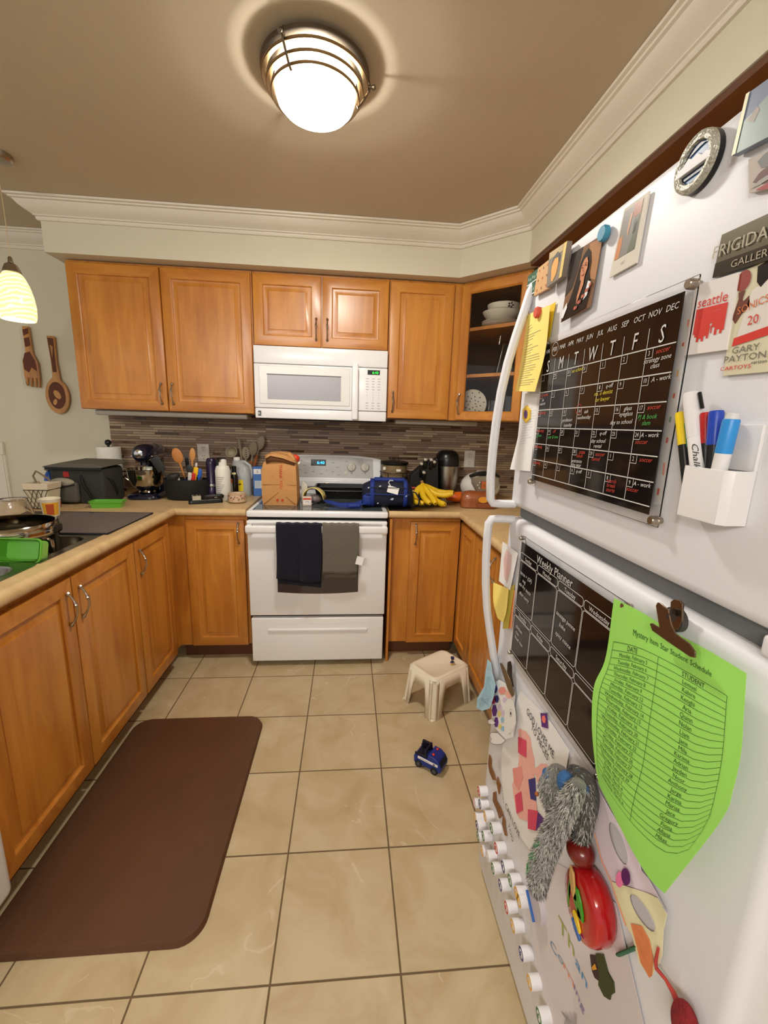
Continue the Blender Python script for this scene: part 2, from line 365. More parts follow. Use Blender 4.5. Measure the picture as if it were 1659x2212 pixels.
# corner glass cabinet, 45 degrees
T = thing('corner_cabinet', 'maple corner wall cabinet with glass door and dishes inside', 'cabinet', (1.4, -.35, UB))
mm = MB(); th = .016
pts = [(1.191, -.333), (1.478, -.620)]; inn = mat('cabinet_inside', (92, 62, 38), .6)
for z in (UB, 1.668, 1.925, 2.170):
    hh = .018
    mm.prism([(1.191, -.333), (1.478, -.620), (1.795, -.620), (1.795, -.006), (1.191, -.006)], lambda a, b: (a, b, z), lambda a, b: (a, b, z + hh), WOOD if z in (UB, 2.17) else WOODH)
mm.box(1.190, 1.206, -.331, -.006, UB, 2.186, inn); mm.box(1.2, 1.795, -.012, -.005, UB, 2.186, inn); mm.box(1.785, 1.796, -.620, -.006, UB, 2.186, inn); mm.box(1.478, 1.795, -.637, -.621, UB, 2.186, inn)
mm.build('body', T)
M = Matrix.Translation((1.193, -.340, UB + .002)) @ Matrix.Rotation(math.radians(-45), 4, 'Z')
d = cab_door(T, .400, 2.172 - UB - .002, M, .026, .095, glass=True)
mm = MB(M); mm.box(.05, .350, -.010, -.007, .05, .70, mat('cabinet_glass', (255, 255, 255), .02, trans=1, ior=1.3)); mm.build('glass_pane', d)
# wall cabinets along the right wall (above counter and fridge)
T = thing('wall_cabinet', 'maple wall cabinets in shadow above the fridge', 'cabinet', (1.6, -1.8, 1.8), 'maple wall cabinets')
mm = MB(); mm.box(1.535, 1.795, -2.72, -.645, 1.80, 2.168, WOOD); mm.build('body', T)
for a, b in ((-.655, -1.15), (-1.155, -1.66), (-1.665, -2.17), (-2.175, -2.68)):
    M = Matrix.Translation((1.535, a, 1.802)) @ Matrix.Rotation(math.radians(-90), 4, 'Z'); cab_door(T, a - b, .37, M, None, 0)

mm = MB(); mm.box(1.426, 1.795, -5.55, -.70, 2.170, 2.1895, wood('shaded_panel', (70, 36, 18), (92, 52, 28), 'y', .6)); struct(mm.build('trim_3'))  # added board under the bulkhead; shade on the wood put into its dark colour
# under-cabinet strip lights
def strip(x0, x1, y0, y1, label):
    mm = MB(); mm.rbox(x0, x1, y0, y1, 1.388, 1.419, mat('light_housing', (176, 170, 156), .35), .010)
    o = mm.build('strip_light'); return tag(o, label, 'light', 'under-cabinet strip lights')
strip(-.92, -.06, -.30, -.18, 'long grey strip light under the left wall cabinet')
strip(.83, 1.36, -.24, -.13, 'grey strip light under the right wall cabinets')

# ---------------------------------------------------------------- worktops
def nosed(name, label, path, back, z0=.872, z1=.914):
    # path: front edge polyline; back: polyline closing the slab
    pass
def slab(mm, poly, z0=.873, z1=.914): mm.prism(poly, lambda a, b: (a, b, z0), lambda a, b: (a, b, z1), LAM)
def nose(mm, path, outn, z0=.873, z1=.914, r=.020):
    P = [Vector(p) for p in path]; n = len(P); rings = []; c = (z0 + z1) / 2; hr = (z1 - z0) / 2
    for i in range(n):
        d0 = (P[i] - P[i - 1]).normalized() if i else (P[1] - P[0]).normalized(); d1 = (P[i + 1] - P[i]).normalized() if i < n - 1 else d0
        n0 = Vector((d0.y, -d0.x)) * outn; n1 = Vector((d1.y, -d1.x)) * outn; b = (n0 + n1).normalized(); k = 1 / max(b.dot(n0), .3)
        ring = []
        for q in range(9):
            a = math.pi / 2 - math.pi * q / 8; o = r * math.cos(a) ** .8 if math.cos(a) > 0 else 0
            ring.append((P[i].x + b.x * k * o, P[i].y + b.y * k * o, c + hr * math.sin(a)))
        rings.append(ring)
    mm.loft(rings, LAM, True, True)
SX0, SX1, SY0, SY1 = -.985, -.452, -2.02, -1.195     # sink opening
xe, ye = -.389, -.630
m = MB(); slab(m, [(-1.22, -.006), (-1.22, -1.195), (xe, -1.195), (xe, ye), (-.008, ye), (-.008, -.006)])
slab(m, [(-1.22, -1.195), (-1.22, SY0), (SX0, SY0), (SX0, -1.195)]); slab(m, [(SX1, -1.195), (SX1, SY0), (xe, SY0), (xe, -1.195)]); slab(m, [(-1.22, SY0), (-1.22, -2.56), (xe, -2.56), (xe, SY0)])
nose(m, [(xe, -2.56), (xe, ye), (-.008, ye)], 1)
tag(m.build('worktop', smooth=40), 'beige laminate L-shaped worktop with the sink, left of the stove', 'worktop', 'beige laminate worktops')
m = MB(); xr = 1.184
slab(m, [(.770, -.006), (.770, ye), (xr, ye), (xr, -1.805), (1.795, -1.805), (1.795, -.006)]); nose(m, [(.770, ye), (xr, ye), (xr, -1.805)], 1)
tag(m.build('worktop', smooth=40), 'beige laminate corner worktop right of the stove with bananas', 'worktop', 'beige laminate worktops')
# ---------------------------------------------------------------- lettering
_T = {}
def glyphs(s):
    if s in _T: return _T[s]
    c = D.curves.new('t', 'FONT'); c.body = s; c.size = 1; c.align_x = 'CENTER'; c.resolution_u = 2
    o = D.objects.new('t', c); COL.objects.link(o); bpy.context.view_layer.update()
    me = bpy.data.meshes.new_from_object(o.evaluated_get(bpy.context.evaluated_depsgraph_get()))
    v = [(p.co.x, p.co.y - .35) for p in me.vertices]; f = [tuple(p.vertices) for p in me.polygons]
    D.objects.remove(o); D.curves.remove(c); D.meshes.remove(me); _T[s] = (v, f); return v, f
def text3(mm, s, fn, m, size=1, asp=1, rot=0, shear=0, x=0, y=0):
    # fn maps (a, b) plane coordinates (b up) to 3-D
    v, f = glyphs(s); c, q = math.cos(math.radians(rot)), math.sin(math.radians(rot)); out = []
    for a, b in v:
        a = (a + shear * b) * size * asp; b = b * size; out.append(fn(x + a * c - b * q, y + a * q + b * c))
    mm.add(out, f, m)

# ---------------------------------------------------------------- stove
ST = thing('stove', 'white electric stove with glass cooktop and two towels on its handle', 'stove', (.381, -.35, 0))
m = MB(); m.box(.004, .758, -.630, -.03, .03, .895, WHITE); m.box(.03, .73, -.60, -.05, 0, .03, DARK); m.box(.006, .756, -.650, -.62, .03, .89, DARK); m.build('body', ST)
m = MB(); m.rbox(.0, .762, -.676, -.075, .878, .912, WHITE, .009); m.build('cooktop_frame', ST)
m = MB(); m.box(.028, .734, -.645, -.12, .909, .9135, mat('cooktop_glass', (78, 84, 84), .10, coat=.4)); ck = m.build('cooktop_glass', ST)
m = MB(); rg = mat('burner_ring', (92, 94, 94), .35)
for cx, cy, r in ((.19, -.50, .105), (.57, -.50, .085), (.19, -.25, .08), (.57, -.25, .10)):
    for rr in (r, r * .68): m.loft([[(cx + q * math.cos(a * math.pi / 24), cy + q * math.sin(a * math.pi / 24), .9139) for a in range(48)] for q in (rr - .002, rr)], rg)
m.box(.345, .405, -.575, -.560, .9135, .9142, BLACK)
m.build('burner_marking', ck)
m = MB(); m.rbox(.006, .756, -.690, -.652, .318, .862, WHITE, .006)
dd = m.build('oven_door', ST)
wm = mat('oven_window', (70, 58, 56), .10, noise=.12, nscale=4, coat=.3)
m = MB(); N = 12; top = []; bot = []
for k in range(N + 1): u = k / N; x = .160 + .443 * u; top.append((x, .752)); bot.append((x, .458 - .010 * (1 - (2 * u - 1) ** 2)))
m.prism(top + bot[::-1], lambda a, b: (a, -.6925, b), lambda a, b: (a, -.689, b), wm); m.build('window', dd)
m = MB(); m.rbox(.006, .756, -.742, -.722, .806, .846, WHITE, .009)
for a in (.008, .726): m.rbox(a, a + .028, -.735, -.685, .800, .846, WHITE, .006)
m.rbox(.006, .756, -.700, -.684, .846, .864, WHITE, .005)
m.build('handle', dd)
m = MB(); m.rbox(.010, .752, -.688, -.652, .035, .300, WHITE, .006)
dw = m.build('drawer', ST)
m = MB(); sh = WHITE
m.add([(.085, -.6885, .266), (.677, -.6885, .266), (.650, -.6885, .232), (.112, -.6885, .232), (.14, -.678, .252), (.622, -.678, .252)], [(0, 1, 5, 4), (1, 2, 5), (3, 0, 4), (2, 3, 4, 5)], sh)
m.rbox(.10, .662, -.696, -.686, .220, .236, WHITE, .004); m.build('drawer_grip', dw)
# backguard
m = MB(); N = 24; P = []
for k in range(N + 1): u = k / N; P.append((.0 + .762 * u, 1.150 + .022 * (1 - (2 * u - 1) ** 4)))
m.prism([(.0, .912)] + P + [(.762, .912)], lambda a, b: (a, -.095 + (b - .91) * .12, b), lambda a, b: (a, -.012, b), WHITE)
bg = m.build('control_panel', ST, bevel=.006)
pg = mat('control_face', (186, 184, 180), .3, noise=.10, nscale=70)
def bgp(off): return lambda a, b: (a, -.095 + (b - .91) * .12 - off, b)
m = MB(); m.prism([(.05, 1.022), (.712, 1.022), (.706, 1.150), (.56, 1.162), (.38, 1.165), (.20, 1.162), (.056, 1.150)], bgp(.0015), bgp(-.001), pg); m.build('control_face', bg)
m = MB(); m.box(.0, .762, -.118, -.086, .962, 1.012, WHITE); m.build('trim_ledge', bg, bevel=.008)
m = MB(); m.lathe([(.001, .0), (.014, .001), (.016, .004), (.012, .006), (.001, .0065)], (.40, -.117, .985), NICKEL, 20, axis='y', sx=1.5, sy=.6); m.build('badge', bg)
m = MB(); m.prism([(.292, 1.100), (.392, 1.100), (.392, 1.142), (.292, 1.142)], bgp(.003), bgp(.0), BLACK); dp = m.build('display', bg)
m = MB(); cy = mat('cyan_digits', (0, 0, 0), .5, emit=(40, 170, 255), estr=2.5)
text3(m, '6:40', bgp(.0036), cy, .027, 1.1, x=.357, y=1.121); m.build('digits', dp)
m = MB()
for a, b in ((.22, 1.13), (.24, 1.10), (.21, 1.07), (.25, 1.05), (.43, 1.12), (.46, 1.09), (.43, 1.06), (.47, 1.04), (.52, 1.13), (.30, 1.06), (.35, 1.045), (.39, 1.07)):
    m.prism([(a, b), (a + .016, b), (a + .016, b + .003), (a, b + .003)], bgp(.002), bgp(.001), INKG)
m.build('button_labels', bg)
for kx in (.562, .652):
    m = MB(); y = -.095 + (1.098 - .91) * .12
    m.lathe([(.032, 0), (.032, .006), (.026, .014), (.024, .022), (.001, .024)], (kx, y, 1.098), mat('knob_cream', (206, 202, 190), .3), 24, axis='y'); m.box(kx - .004, kx + .004, y - .034, y - .02, 1.074, 1.122, mat('knob_cream'))
    m.build('knob', bg)
m = MB(); m.lathe([(.014, 0), (.013, .01), (.001, .012)], (.524, -.072, 1.052), mat('knob_cream'), 18, axis='y'); m.build('button', bg)

# towels hung over the oven handle
def towel(name, x0, x1, zf, zb, rgb, label, wave, n=34, slope=0):
    tm = mat(name + '_terry', rgb, .95, noise=.25, nscale=160, bump=.9, bscale=420, sheen=.08)
    mm = MB(); rows = []
    prof = [(-.751, zf + (.846 - zf) * k / 14) for k in range(15)] + [(-.748, .856), (-.732, .862), (-.716, .856), (-.712, .84)] + [(-.708, .82 - (.82 - zb) * k / 12) for k in range(1, 13)]
    th = .0042; outer = []
    for i, (y, z) in enumerate(prof):
        ring = []
        for k in range(n + 1):
            u = k / n; x = x0 + (x1 - x0) * u
            dep = max(0, (.84 - z) / .3); w = wave(u) * dep if i < 19 else -wave(u) * .3 * dep
            zz = z + slope * (u - .5) * dep + (.002 * math.sin(u * 31) if 14 < i < 19 else 0) + (.004 * math.sin(u * 7) if i == 0 else 0)
            ring.append((x + .006 * dep * math.sin(u * 5 + i * .2), y - abs(w) * (1 if i < 19 else 0) + (min(.008, abs(w)) if i >= 19 else 0), zz))
        rows.append(ring)
    mm.loft(rows, tm, closed=False)
    o = mm.build('towel', solid=.006); return tag(o, label, 'towel', None)
towel('navy', .168, .404, .555, .50, (14, 13, 34), 'dark navy terry towel hanging from the oven handle', lambda u: .012 + .014 * abs(math.sin(u * 6.5)) + .004 * math.sin(u * 22), slope=-.02)
tw = towel('grey', .408, .600, .590, .545, (108, 103, 90), 'grey-green terry towel with white tag on the oven handle', lambda u: .008 + .006 * math.sin(u * 4))
m = MB(MX := Matrix.Translation((.607, -.765, .665)) @ Matrix.Rotation(math.radians(14), 4, 'Y') @ Matrix.Rotation(math.radians(-10), 4, 'X')); m.box(-.019, .019, -.001, .001, -.022, .022, PAPER); m.build('care_tag', tw)

# ---------------------------------------------------------------- microwave
MW = thing('microwave', 'white over-the-range microwave with green clock between wall cabinets', 'microwave', (.381, -.2, 1.4))
m = MB(); m.box(.004, .758, -.352, -.006, 1.402, 1.797, WHITE); m.box(.02, .74, -.34, -.03, 1.392, 1.402, DARK); m.build('body', MW)
m = MB(); m.rbox(.002, .556, -.374, -.353, 1.458, 1.700, WHITE, .004); dr = m.build('door', MW)
m = MB(); m.rbox(.002, .760, -.374, -.353, 1.703, 1.797, WHITE, .005); m.build('top_panel', MW)
m = MB(); m.rbox(.002, .760, -.372, -.353, 1.399, 1.455, WHITE, .005); lw = m.build('lower_panel', MW)
m = MB(); m.rbox(.559, .760, -.374, -.353, 1.458, 1.700, WHITE, .004); cp = m.build('control_panel', MW)
m = MB(); fl = mat('micro_frame', (222, 220, 214), .25)
m.box(.030, .545, -.3775, -.372, 1.480, 1.690, fl); m.build('window_frame', dr, bevel=.003)
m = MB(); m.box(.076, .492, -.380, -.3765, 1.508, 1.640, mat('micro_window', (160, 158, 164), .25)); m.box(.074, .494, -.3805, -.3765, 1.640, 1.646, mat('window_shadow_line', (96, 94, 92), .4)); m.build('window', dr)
m = MB(); m.rbox(.556, .592, -.412, -.392, 1.404, 1.705, WHITE, .008); m.rbox(.560, .590, -.398, -.370, 1.69, 1.72, WHITE, .006); m.rbox(.560, .590, -.398, -.370, 1.402, 1.425, WHITE, .006); m.build('handle', MW)
m = MB(); m.box(.645, .716, -.3765, -.373, 1.663, 1.688, BLACK); ds = m.build('display', cp)
m = MB(); text3(m, '6:40', lambda a, b: (a, -.377, b), mat('green_digits', (0, 0, 0), .5, emit=(40, 230, 60), estr=1.6), .021, 1.0, x=.690, y=1.6745); m.build('digits', ds)
m = MB(); g2 = mat('keypad_grey', (150, 148, 144), .6)
for r_ in range(12):
    for c_ in range(3):
        if r_ in (5, 6, 7, 8): text3(m, ('1', '2', '3', '4', '5', '6', '7', '8', '9', '', '0', '')[(r_ - 5) * 3 + c_] or '-', lambda a, b: (a, -.3745, b), g2, .010, 1, x=.645 + .034 * c_, y=1.640 - .0152 * r_)
        else: m.box(.637 + .034 * c_, .653 + .034 * c_, -.3748, -.3735, 1.639 - .0152 * r_, 1.6415 - .0152 * r_, g2)
m.build('keypad', cp)
m = MB(); m.box(.018, .036, -.3728, -.371, 1.412, 1.440, BLACK); m.build('badge', lw)
m = MB(); text3(m, 'K', lambda a, b: (a, -.3731, b), WHITE, .024, 1, x=.027, y=1.426); m.build('badge_letter', lw)

# ---------------------------------------------------------------- ceiling lamp
LX, LY = .429, -1.410
CL = thing('ceiling_lamp', 'flush ceiling lamp with frosted glass bowl in stepped metal rings', 'lamp', (LX, LY, ZC))
lm = mat('lamp_metal', (120, 110, 98), .35, 1)
m = MB(); m.lathe([(.07, 2.414), (.07, 2.406), (.153, 2.404), (.160, 2.399), (.160, 2.390), (.156, 2.388), (.02, 2.390)], (LX, LY, 0), lm, 56, cap0=False, cap1=False)
m.build('pan', CL)
for r_, z_ in ((.157, 2.372), (.144, 2.352), (.131, 2.334)):
    m = MB(); m.lathe([(r_, z_ + .004), (r_, z_ - .002), (r_ - .002, z_ - .003), (r_ - .016, z_ + .001), (r_ - .016, z_ + .003), (r_ - .002, z_ + .002)], (LX, LY, 0), mat('lamp_ring', (150, 128, 96), .3, 1), 56, cap0=False, cap1=False); m.build('ring', CL)
m = MB(); bowlm = D.materials.new('frosted_bowl'); bowlm.use_nodes = True; nt = bowlm.node_tree; b = nt.nodes['Principled BSDF']; out = nt.nodes['Material Output']
b.inputs['Base Color'].default_value = (1, .96, .9, 1); b.inputs['Roughness'].default_value = .35; b.inputs['Emission Color'].default_value = (1, .93, .80, 1); b.inputs['Emission Strength'].default_value = 7.0
tr = nt.nodes.new('ShaderNodeBsdfTransparent'); mx = nt.nodes.new('ShaderNodeMixShader'); mx.inputs[0].default_value = .55
nt.links.new(b.outputs[0], mx.inputs[2]); nt.links.new(tr.outputs[0], mx.inputs[1]); nt.links.new(mx.outputs[0], out.inputs[0])
prof = [(.118, 2.391), (.119, 2.36), (.118, 2.335), (.112, 2.318), (.098, 2.304), (.075, 2.294), (.045, 2.288), (.002, 2.286)]
wallm = mat('frosted_bowl_wall', (250, 240, 220), .4, emit=(255, 244, 214), estr=1.3); wn = wallm.node_tree; wb = wn.nodes['Principled BSDF']
t2 = wn.nodes.new('ShaderNodeBsdfTransparent'); x2 = wn.nodes.new('ShaderNodeMixShader'); x2.inputs[0].default_value = .5; wn.links.new(t2.outputs[0], x2.inputs[1]); wn.links.new(wb.outputs[0], x2.inputs[2]); wn.links.new(x2.outputs[0], wn.nodes['Material Output'].inputs[0])
m.lathe(prof[:4], (LX, LY, 0), wallm, 56, cap0=False, cap1=False); m.lathe(prof[3:], (LX, LY, 0), bowlm, 56, cap0=False); m.build('glass_bowl', CL)
al = D.lights.new('kitchen_lamp_glow', 'AREA'); al.shape = 'DISK'; al.size = .19; al.energy = 7.5; al.color = WARM
ao = D.objects.new('kitchen_lamp_glow', al); ao.location = (LX, LY, 2.283); COL.objects.link(ao)
for a in (-118, 2, 122):
    ca, sa = math.cos(math.radians(a)), math.sin(math.radians(a)); m = MB()
    m.tube([(LX + ca * q, LY + sa * q, z) for q, z in ((.157, 2.400), (.161, 2.385), (.160, 2.370), (.147, 2.350), (.134, 2.332), (.124, 2.324))], .0035, lm, 8)
    m.tube([(LX + ca * q, LY + sa * q, 2.380) for q in (.156, .168, .174, .180)], [.005, .004, .008, .003], lm, 8); m.build('strap', CL)

# ---------------------------------------------------------------- pendant lamp
PX, PY = -.905, -.815
PL = thing('pendant_lamp', 'small pendant lamp with striped cream glass shade over the sink counter', 'lamp', (PX, PY, ZC))
m = MB(); m.lathe([(.055, 2.414), (.054, 2.40), (.045, 2.392), (.01, 2.388), (.001, 2.388)], (PX, PY, 0), NICKEL, 28); m.build('canopy', PL)
m = MB(); m.tube([(PX, PY, 2.39), (PX + .002, PY, 2.2), (PX, PY, 2.03)], .0016, mat('clear_cord', (190, 170, 130), .3), 6); m.build('cord', PL)
m = MB(); m.lathe([(.004, 2.035), (.008, 2.03), (.010, 2.01), (.022, 2.003), (.030, 1.985), (.034, 1.972), (.03, 1.968), (.001, 1.968)], (PX, PY, 0), NICKEL, 24); m.build('socket', PL)
sm = D.materials.new('striped_shade'); sm.use_nodes = True; nt = sm.node_tree; b = nt.nodes['Principled BSDF']
tc = nt.nodes.new('ShaderNodeTexCoord'); mp = nt.nodes.new('ShaderNodeMapping'); mp.inputs['Rotation'].default_value = (0, .25, 0); mp.inputs['Scale'].default_value = (1, 1, 1)
wv = nt.nodes.new('ShaderNodeTexWave'); wv.bands_direction = 'Z'; wv.inputs['Scale'].default_value = 17; wv.inputs['Distortion'].default_value = 6; wv.inputs['Detail'].default_value = 2
nt.links.new(tc.outputs['Object'], mp.inputs[0]); nt.links.new(mp.outputs[0], wv.inputs['Vector']); cr = nt.nodes.new('ShaderNodeValToRGB')
cr.color_ramp.elements[0].color = s2l((228, 208, 130)); cr.color_ramp.elements[1].color = s2l((246, 236, 190)); nt.links.new(wv.outputs['Fac'], cr.inputs[0])
nt.links.new(cr.outputs[0], b.inputs['Base Color']); nt.links.new(cr.outputs[0], b.inputs['Emission Color']); b.inputs['Emission Strength'].default_value = .62; b.inputs['Roughness'].default_value = .2
m = MB(); pr = [(.030, 1.972), (.042, 1.955), (.056, 1.92), (.065, 1.88), (.069, 1.84), (.067, 1.80), (.062, 1.782)]
m.lathe(pr + [(r - .004, z) for r, z in pr[::-1]], (PX, PY, 0), sm, 40, cap0=False, cap1=False); sd = m.build('shade', PL)
m = MB(); m.lathe([(.001, 1.90), (.02, 1.89), (.03, 1.86), (.026, 1.83), (.014, 1.80), (.056, 1.795), (.060, 1.787), (.001, 1.786)], (PX, PY, 0), mat('glowing_bulb', (255, 250, 240), .4, emit=(225, 245, 240), estr=3.5), 28); 
m.build('bulb', PL)

# ---------------------------------------------------------------- fridge
XF = .966
FR = thing('fridge', 'white top-freezer fridge covered in magnets, papers and boards', 'fridge', (1.38, -2.22, 0))
FY0, FY1 = -2.606, -1.850
m = MB(); m.rbox(1.035, 1.785, FY0 + .004, FY1 - .004, .02, 1.738, FWHITE, .008); m.box(1.030, 1.785, FY0 + .012, FY1 - .012, .0, 1.73, mat('gasket', (120, 120, 122), .7)); m.box(.992, 1.04, FY0 + .012, FY1 - .012, 1.14, 1.20, mat('seam_grey', (112, 114, 116), .6)); m.build('body', FR)
def fdoor(z0, z1, name):
    mm = MB(Matrix.Translation((XF, FY1, 0)) @ Matrix.Rotation(math.radians(-90), 4, 'Z')); w = FY1 - FY0
    mm.rbox(0, w, 0, .062, z0, z1, FWHITE, .016, 4); return mm.build(name, FR, smooth=50)
fd = fdoor(1.186, 1.742, 'freezer_door'); ld = fdoor(.028, 1.157, 'fridge_door')
m = MB(); m.rbox(XF + .012, 1.02, FY0 + .01, FY1 - .01, .004, .030, FWHITE, .004); m.build('kick_plate', FR)
m = MB(); m.rbox(XF - .002, XF + .08, FY0 + .0, FY0 + .06, 1.1605, 1.1855, FWHITE, .005); m.box(XF - .006, XF + .03, FY0 + .0, FY0 + .03, 1.163, 1.172, mat('hinge_grey', (90, 92, 98), .4)); m.build('hinge', FR)
m = MB(); m.rbox(1.00, 1.06, FY0 + .005, FY0 + .07, 1.742, 1.756, FWHITE, .004); m.build('top_hinge', FR)
HY = -1.868
def fhandle(zs, par):
    mm = MB(); pts = [(x, HY, z) for x, z in zs]; rings = []
    n = len(pts)
    for i, p in enumerate(pts):
        w, t = .013, .0105
        a = Vector(pts[max(i - 1, 0)]); b_ = Vector(pts[min(i + 1, n - 1)]); d = (b_ - a).normalized(); nx = Vector((d.z, 0, -d.x))
        ring = []
        for k in range(12):
            q = 2 * math.pi * k / 12; ring.append(tuple(Vector(p) + nx * (t * math.cos(q)) + Vector((0, w * math.sin(q), 0))))
        rings.append(ring)
    mm.loft(rings, FWHITE, True, True)
    return mm.build('handle', par)
fhandle([(.972, 1.72), (.962, 1.70), (.952, 1.66), (.936, 1.60), (.922, 1.54), (.911, 1.47), (.905, 1.40), (.902, 1.33), (.902, 1.26), (.906, 1.203), (.914, 1.192), (.930, 1.191), (.972, 1.191)], fd)
fhandle([(.972, 1.150), (.930, 1.151), (.914, 1.150), (.907, 1.138), (.906, 1.10), (.908, 1.04), (.913, .97), (.922, .90), (.936, .83), (.952, .76), (.966, .70), (.975, .67)], ld)

# ---------------------------------------------------------------- dishwasher corner, sink, mat, stool
T = thing('dishwasher', 'white dishwasher at the near end of the left cabinets', 'dishwasher', (-.6, -2.22, 0))
m = MB(); m.box(-.95, -.415, -2.528, -2.04, .02, .866, WHITE); m.box(-.44, -.415, -2.04, -1.925, .02, .866, WHITE); m.box(-.95, -.44, -2.04, -1.925, .02, .74, WHITE); m.build('body', T)
m = MB(Matrix.Translation((-.345, -2.528, 0)) @ Matrix.Rotation(math.radians(90), 4, 'Z')); m.rbox(0, .603, 0, .068, .115, .862, WHITE, .025, 4); m.build('door', T)

SK = thing('sink', 'stainless double-bowl sink set in the left worktop', 'sink', (-.72, -1.6, .9))
sk = mat('sink_steel', (150, 146, 138), .25, 1, bump=.04, bscale=80)
m = MB(); ox0, ox1, oy0, oy1 = SX0 - .012, SX1 + .012, SY0 - .012, SY1 + .012
bowls = ((SX0 + .03, SX1 - .02, -1.530, SY1 - .022), (SX0 + .03, SX1 - .02, SY0 + .03, -1.572))
def rr(x0, x1, y0, y1, z, r, n=6):
    o = []
    for cx, cy, a0 in ((x1 - r, y1 - r, 0), (x0 + r, y1 - r, 90), (x0 + r, y0 + r, 180), (x1 - r, y0 + r, 270)):
        for k in range(n + 1): a = math.radians(a0 + 90 * k / n); o.append((cx + r * math.cos(a), cy + r * math.sin(a), z))
    return o
ym = -1.551
for (x0, x1, y0, y1), (a0, a1) in zip(bowls, ((ym, oy1), (oy0, ym))):
    rim = rr(x0, x1, y0, y1, .9155, .06)
    # flange: outer rectangle sampled to the same number of points
    outer = []
    for (x, y, z) in rim:
        cx, cy = (x0 + x1) / 2, (y0 + y1) / 2; dx, dy = x - cx, y - cy
        tx = ((ox1 - cx) if dx > 0 else (cx - ox0)) / max(abs(dx), 1e-6); ty = ((a1 - cy) if dy > 0 else (cy - a0)) / max(abs(dy), 1e-6); t = min(tx, ty)
        outer.append((cx + dx * t, cy + dy * t, .9155))
    low = [(x, y, .9142) for x, y, z in outer]
    m.loft([low, outer, rim, rr(x0 + .003, x1 - .003, y0 + .003, y1 - .003, .908, .057), rr(x0 + .008, x1 - .008, y0 + .008, y1 - .008, .79, .055), rr(x0 + .03, x1 - .03, y0 + .03, y1 - .03, .765, .045)], sk, False, True)
m.build('basin', SK, smooth=50)
m = MB(); m.lathe([(.045, .7665), (.04, .768), (.03, .7655), (.001, .7655)], (-.72, -1.37, 0), CHROME, 24); m.build('drain', SK)

m = MB(); mm_ = mat('mat_brown', (88, 55, 30), .62, noise=.18, nscale=6, bump=.4, bscale=300)
x0, x1, y0, y1, r = -.415, .160, -2.015, -1.118, .07
base = rr(x0, x1, y0, y1, .0, r, 8); up = rr(x0 + .006, x1 - .006, y0 + .006, y1 - .006, .014, r - .004, 8); up2 = rr(x0 + .02, x1 - .02, y0 + .02, y1 - .02, .018, r - .02, 8)
m.M = Matrix.Translation((0, 0, .001)); m.loft([base, up, up2], mm_, True, True); tag(m.build('floor_mat'), 'brown rubber kitchen mat on the tiles below the sink cabinet', 'mat')

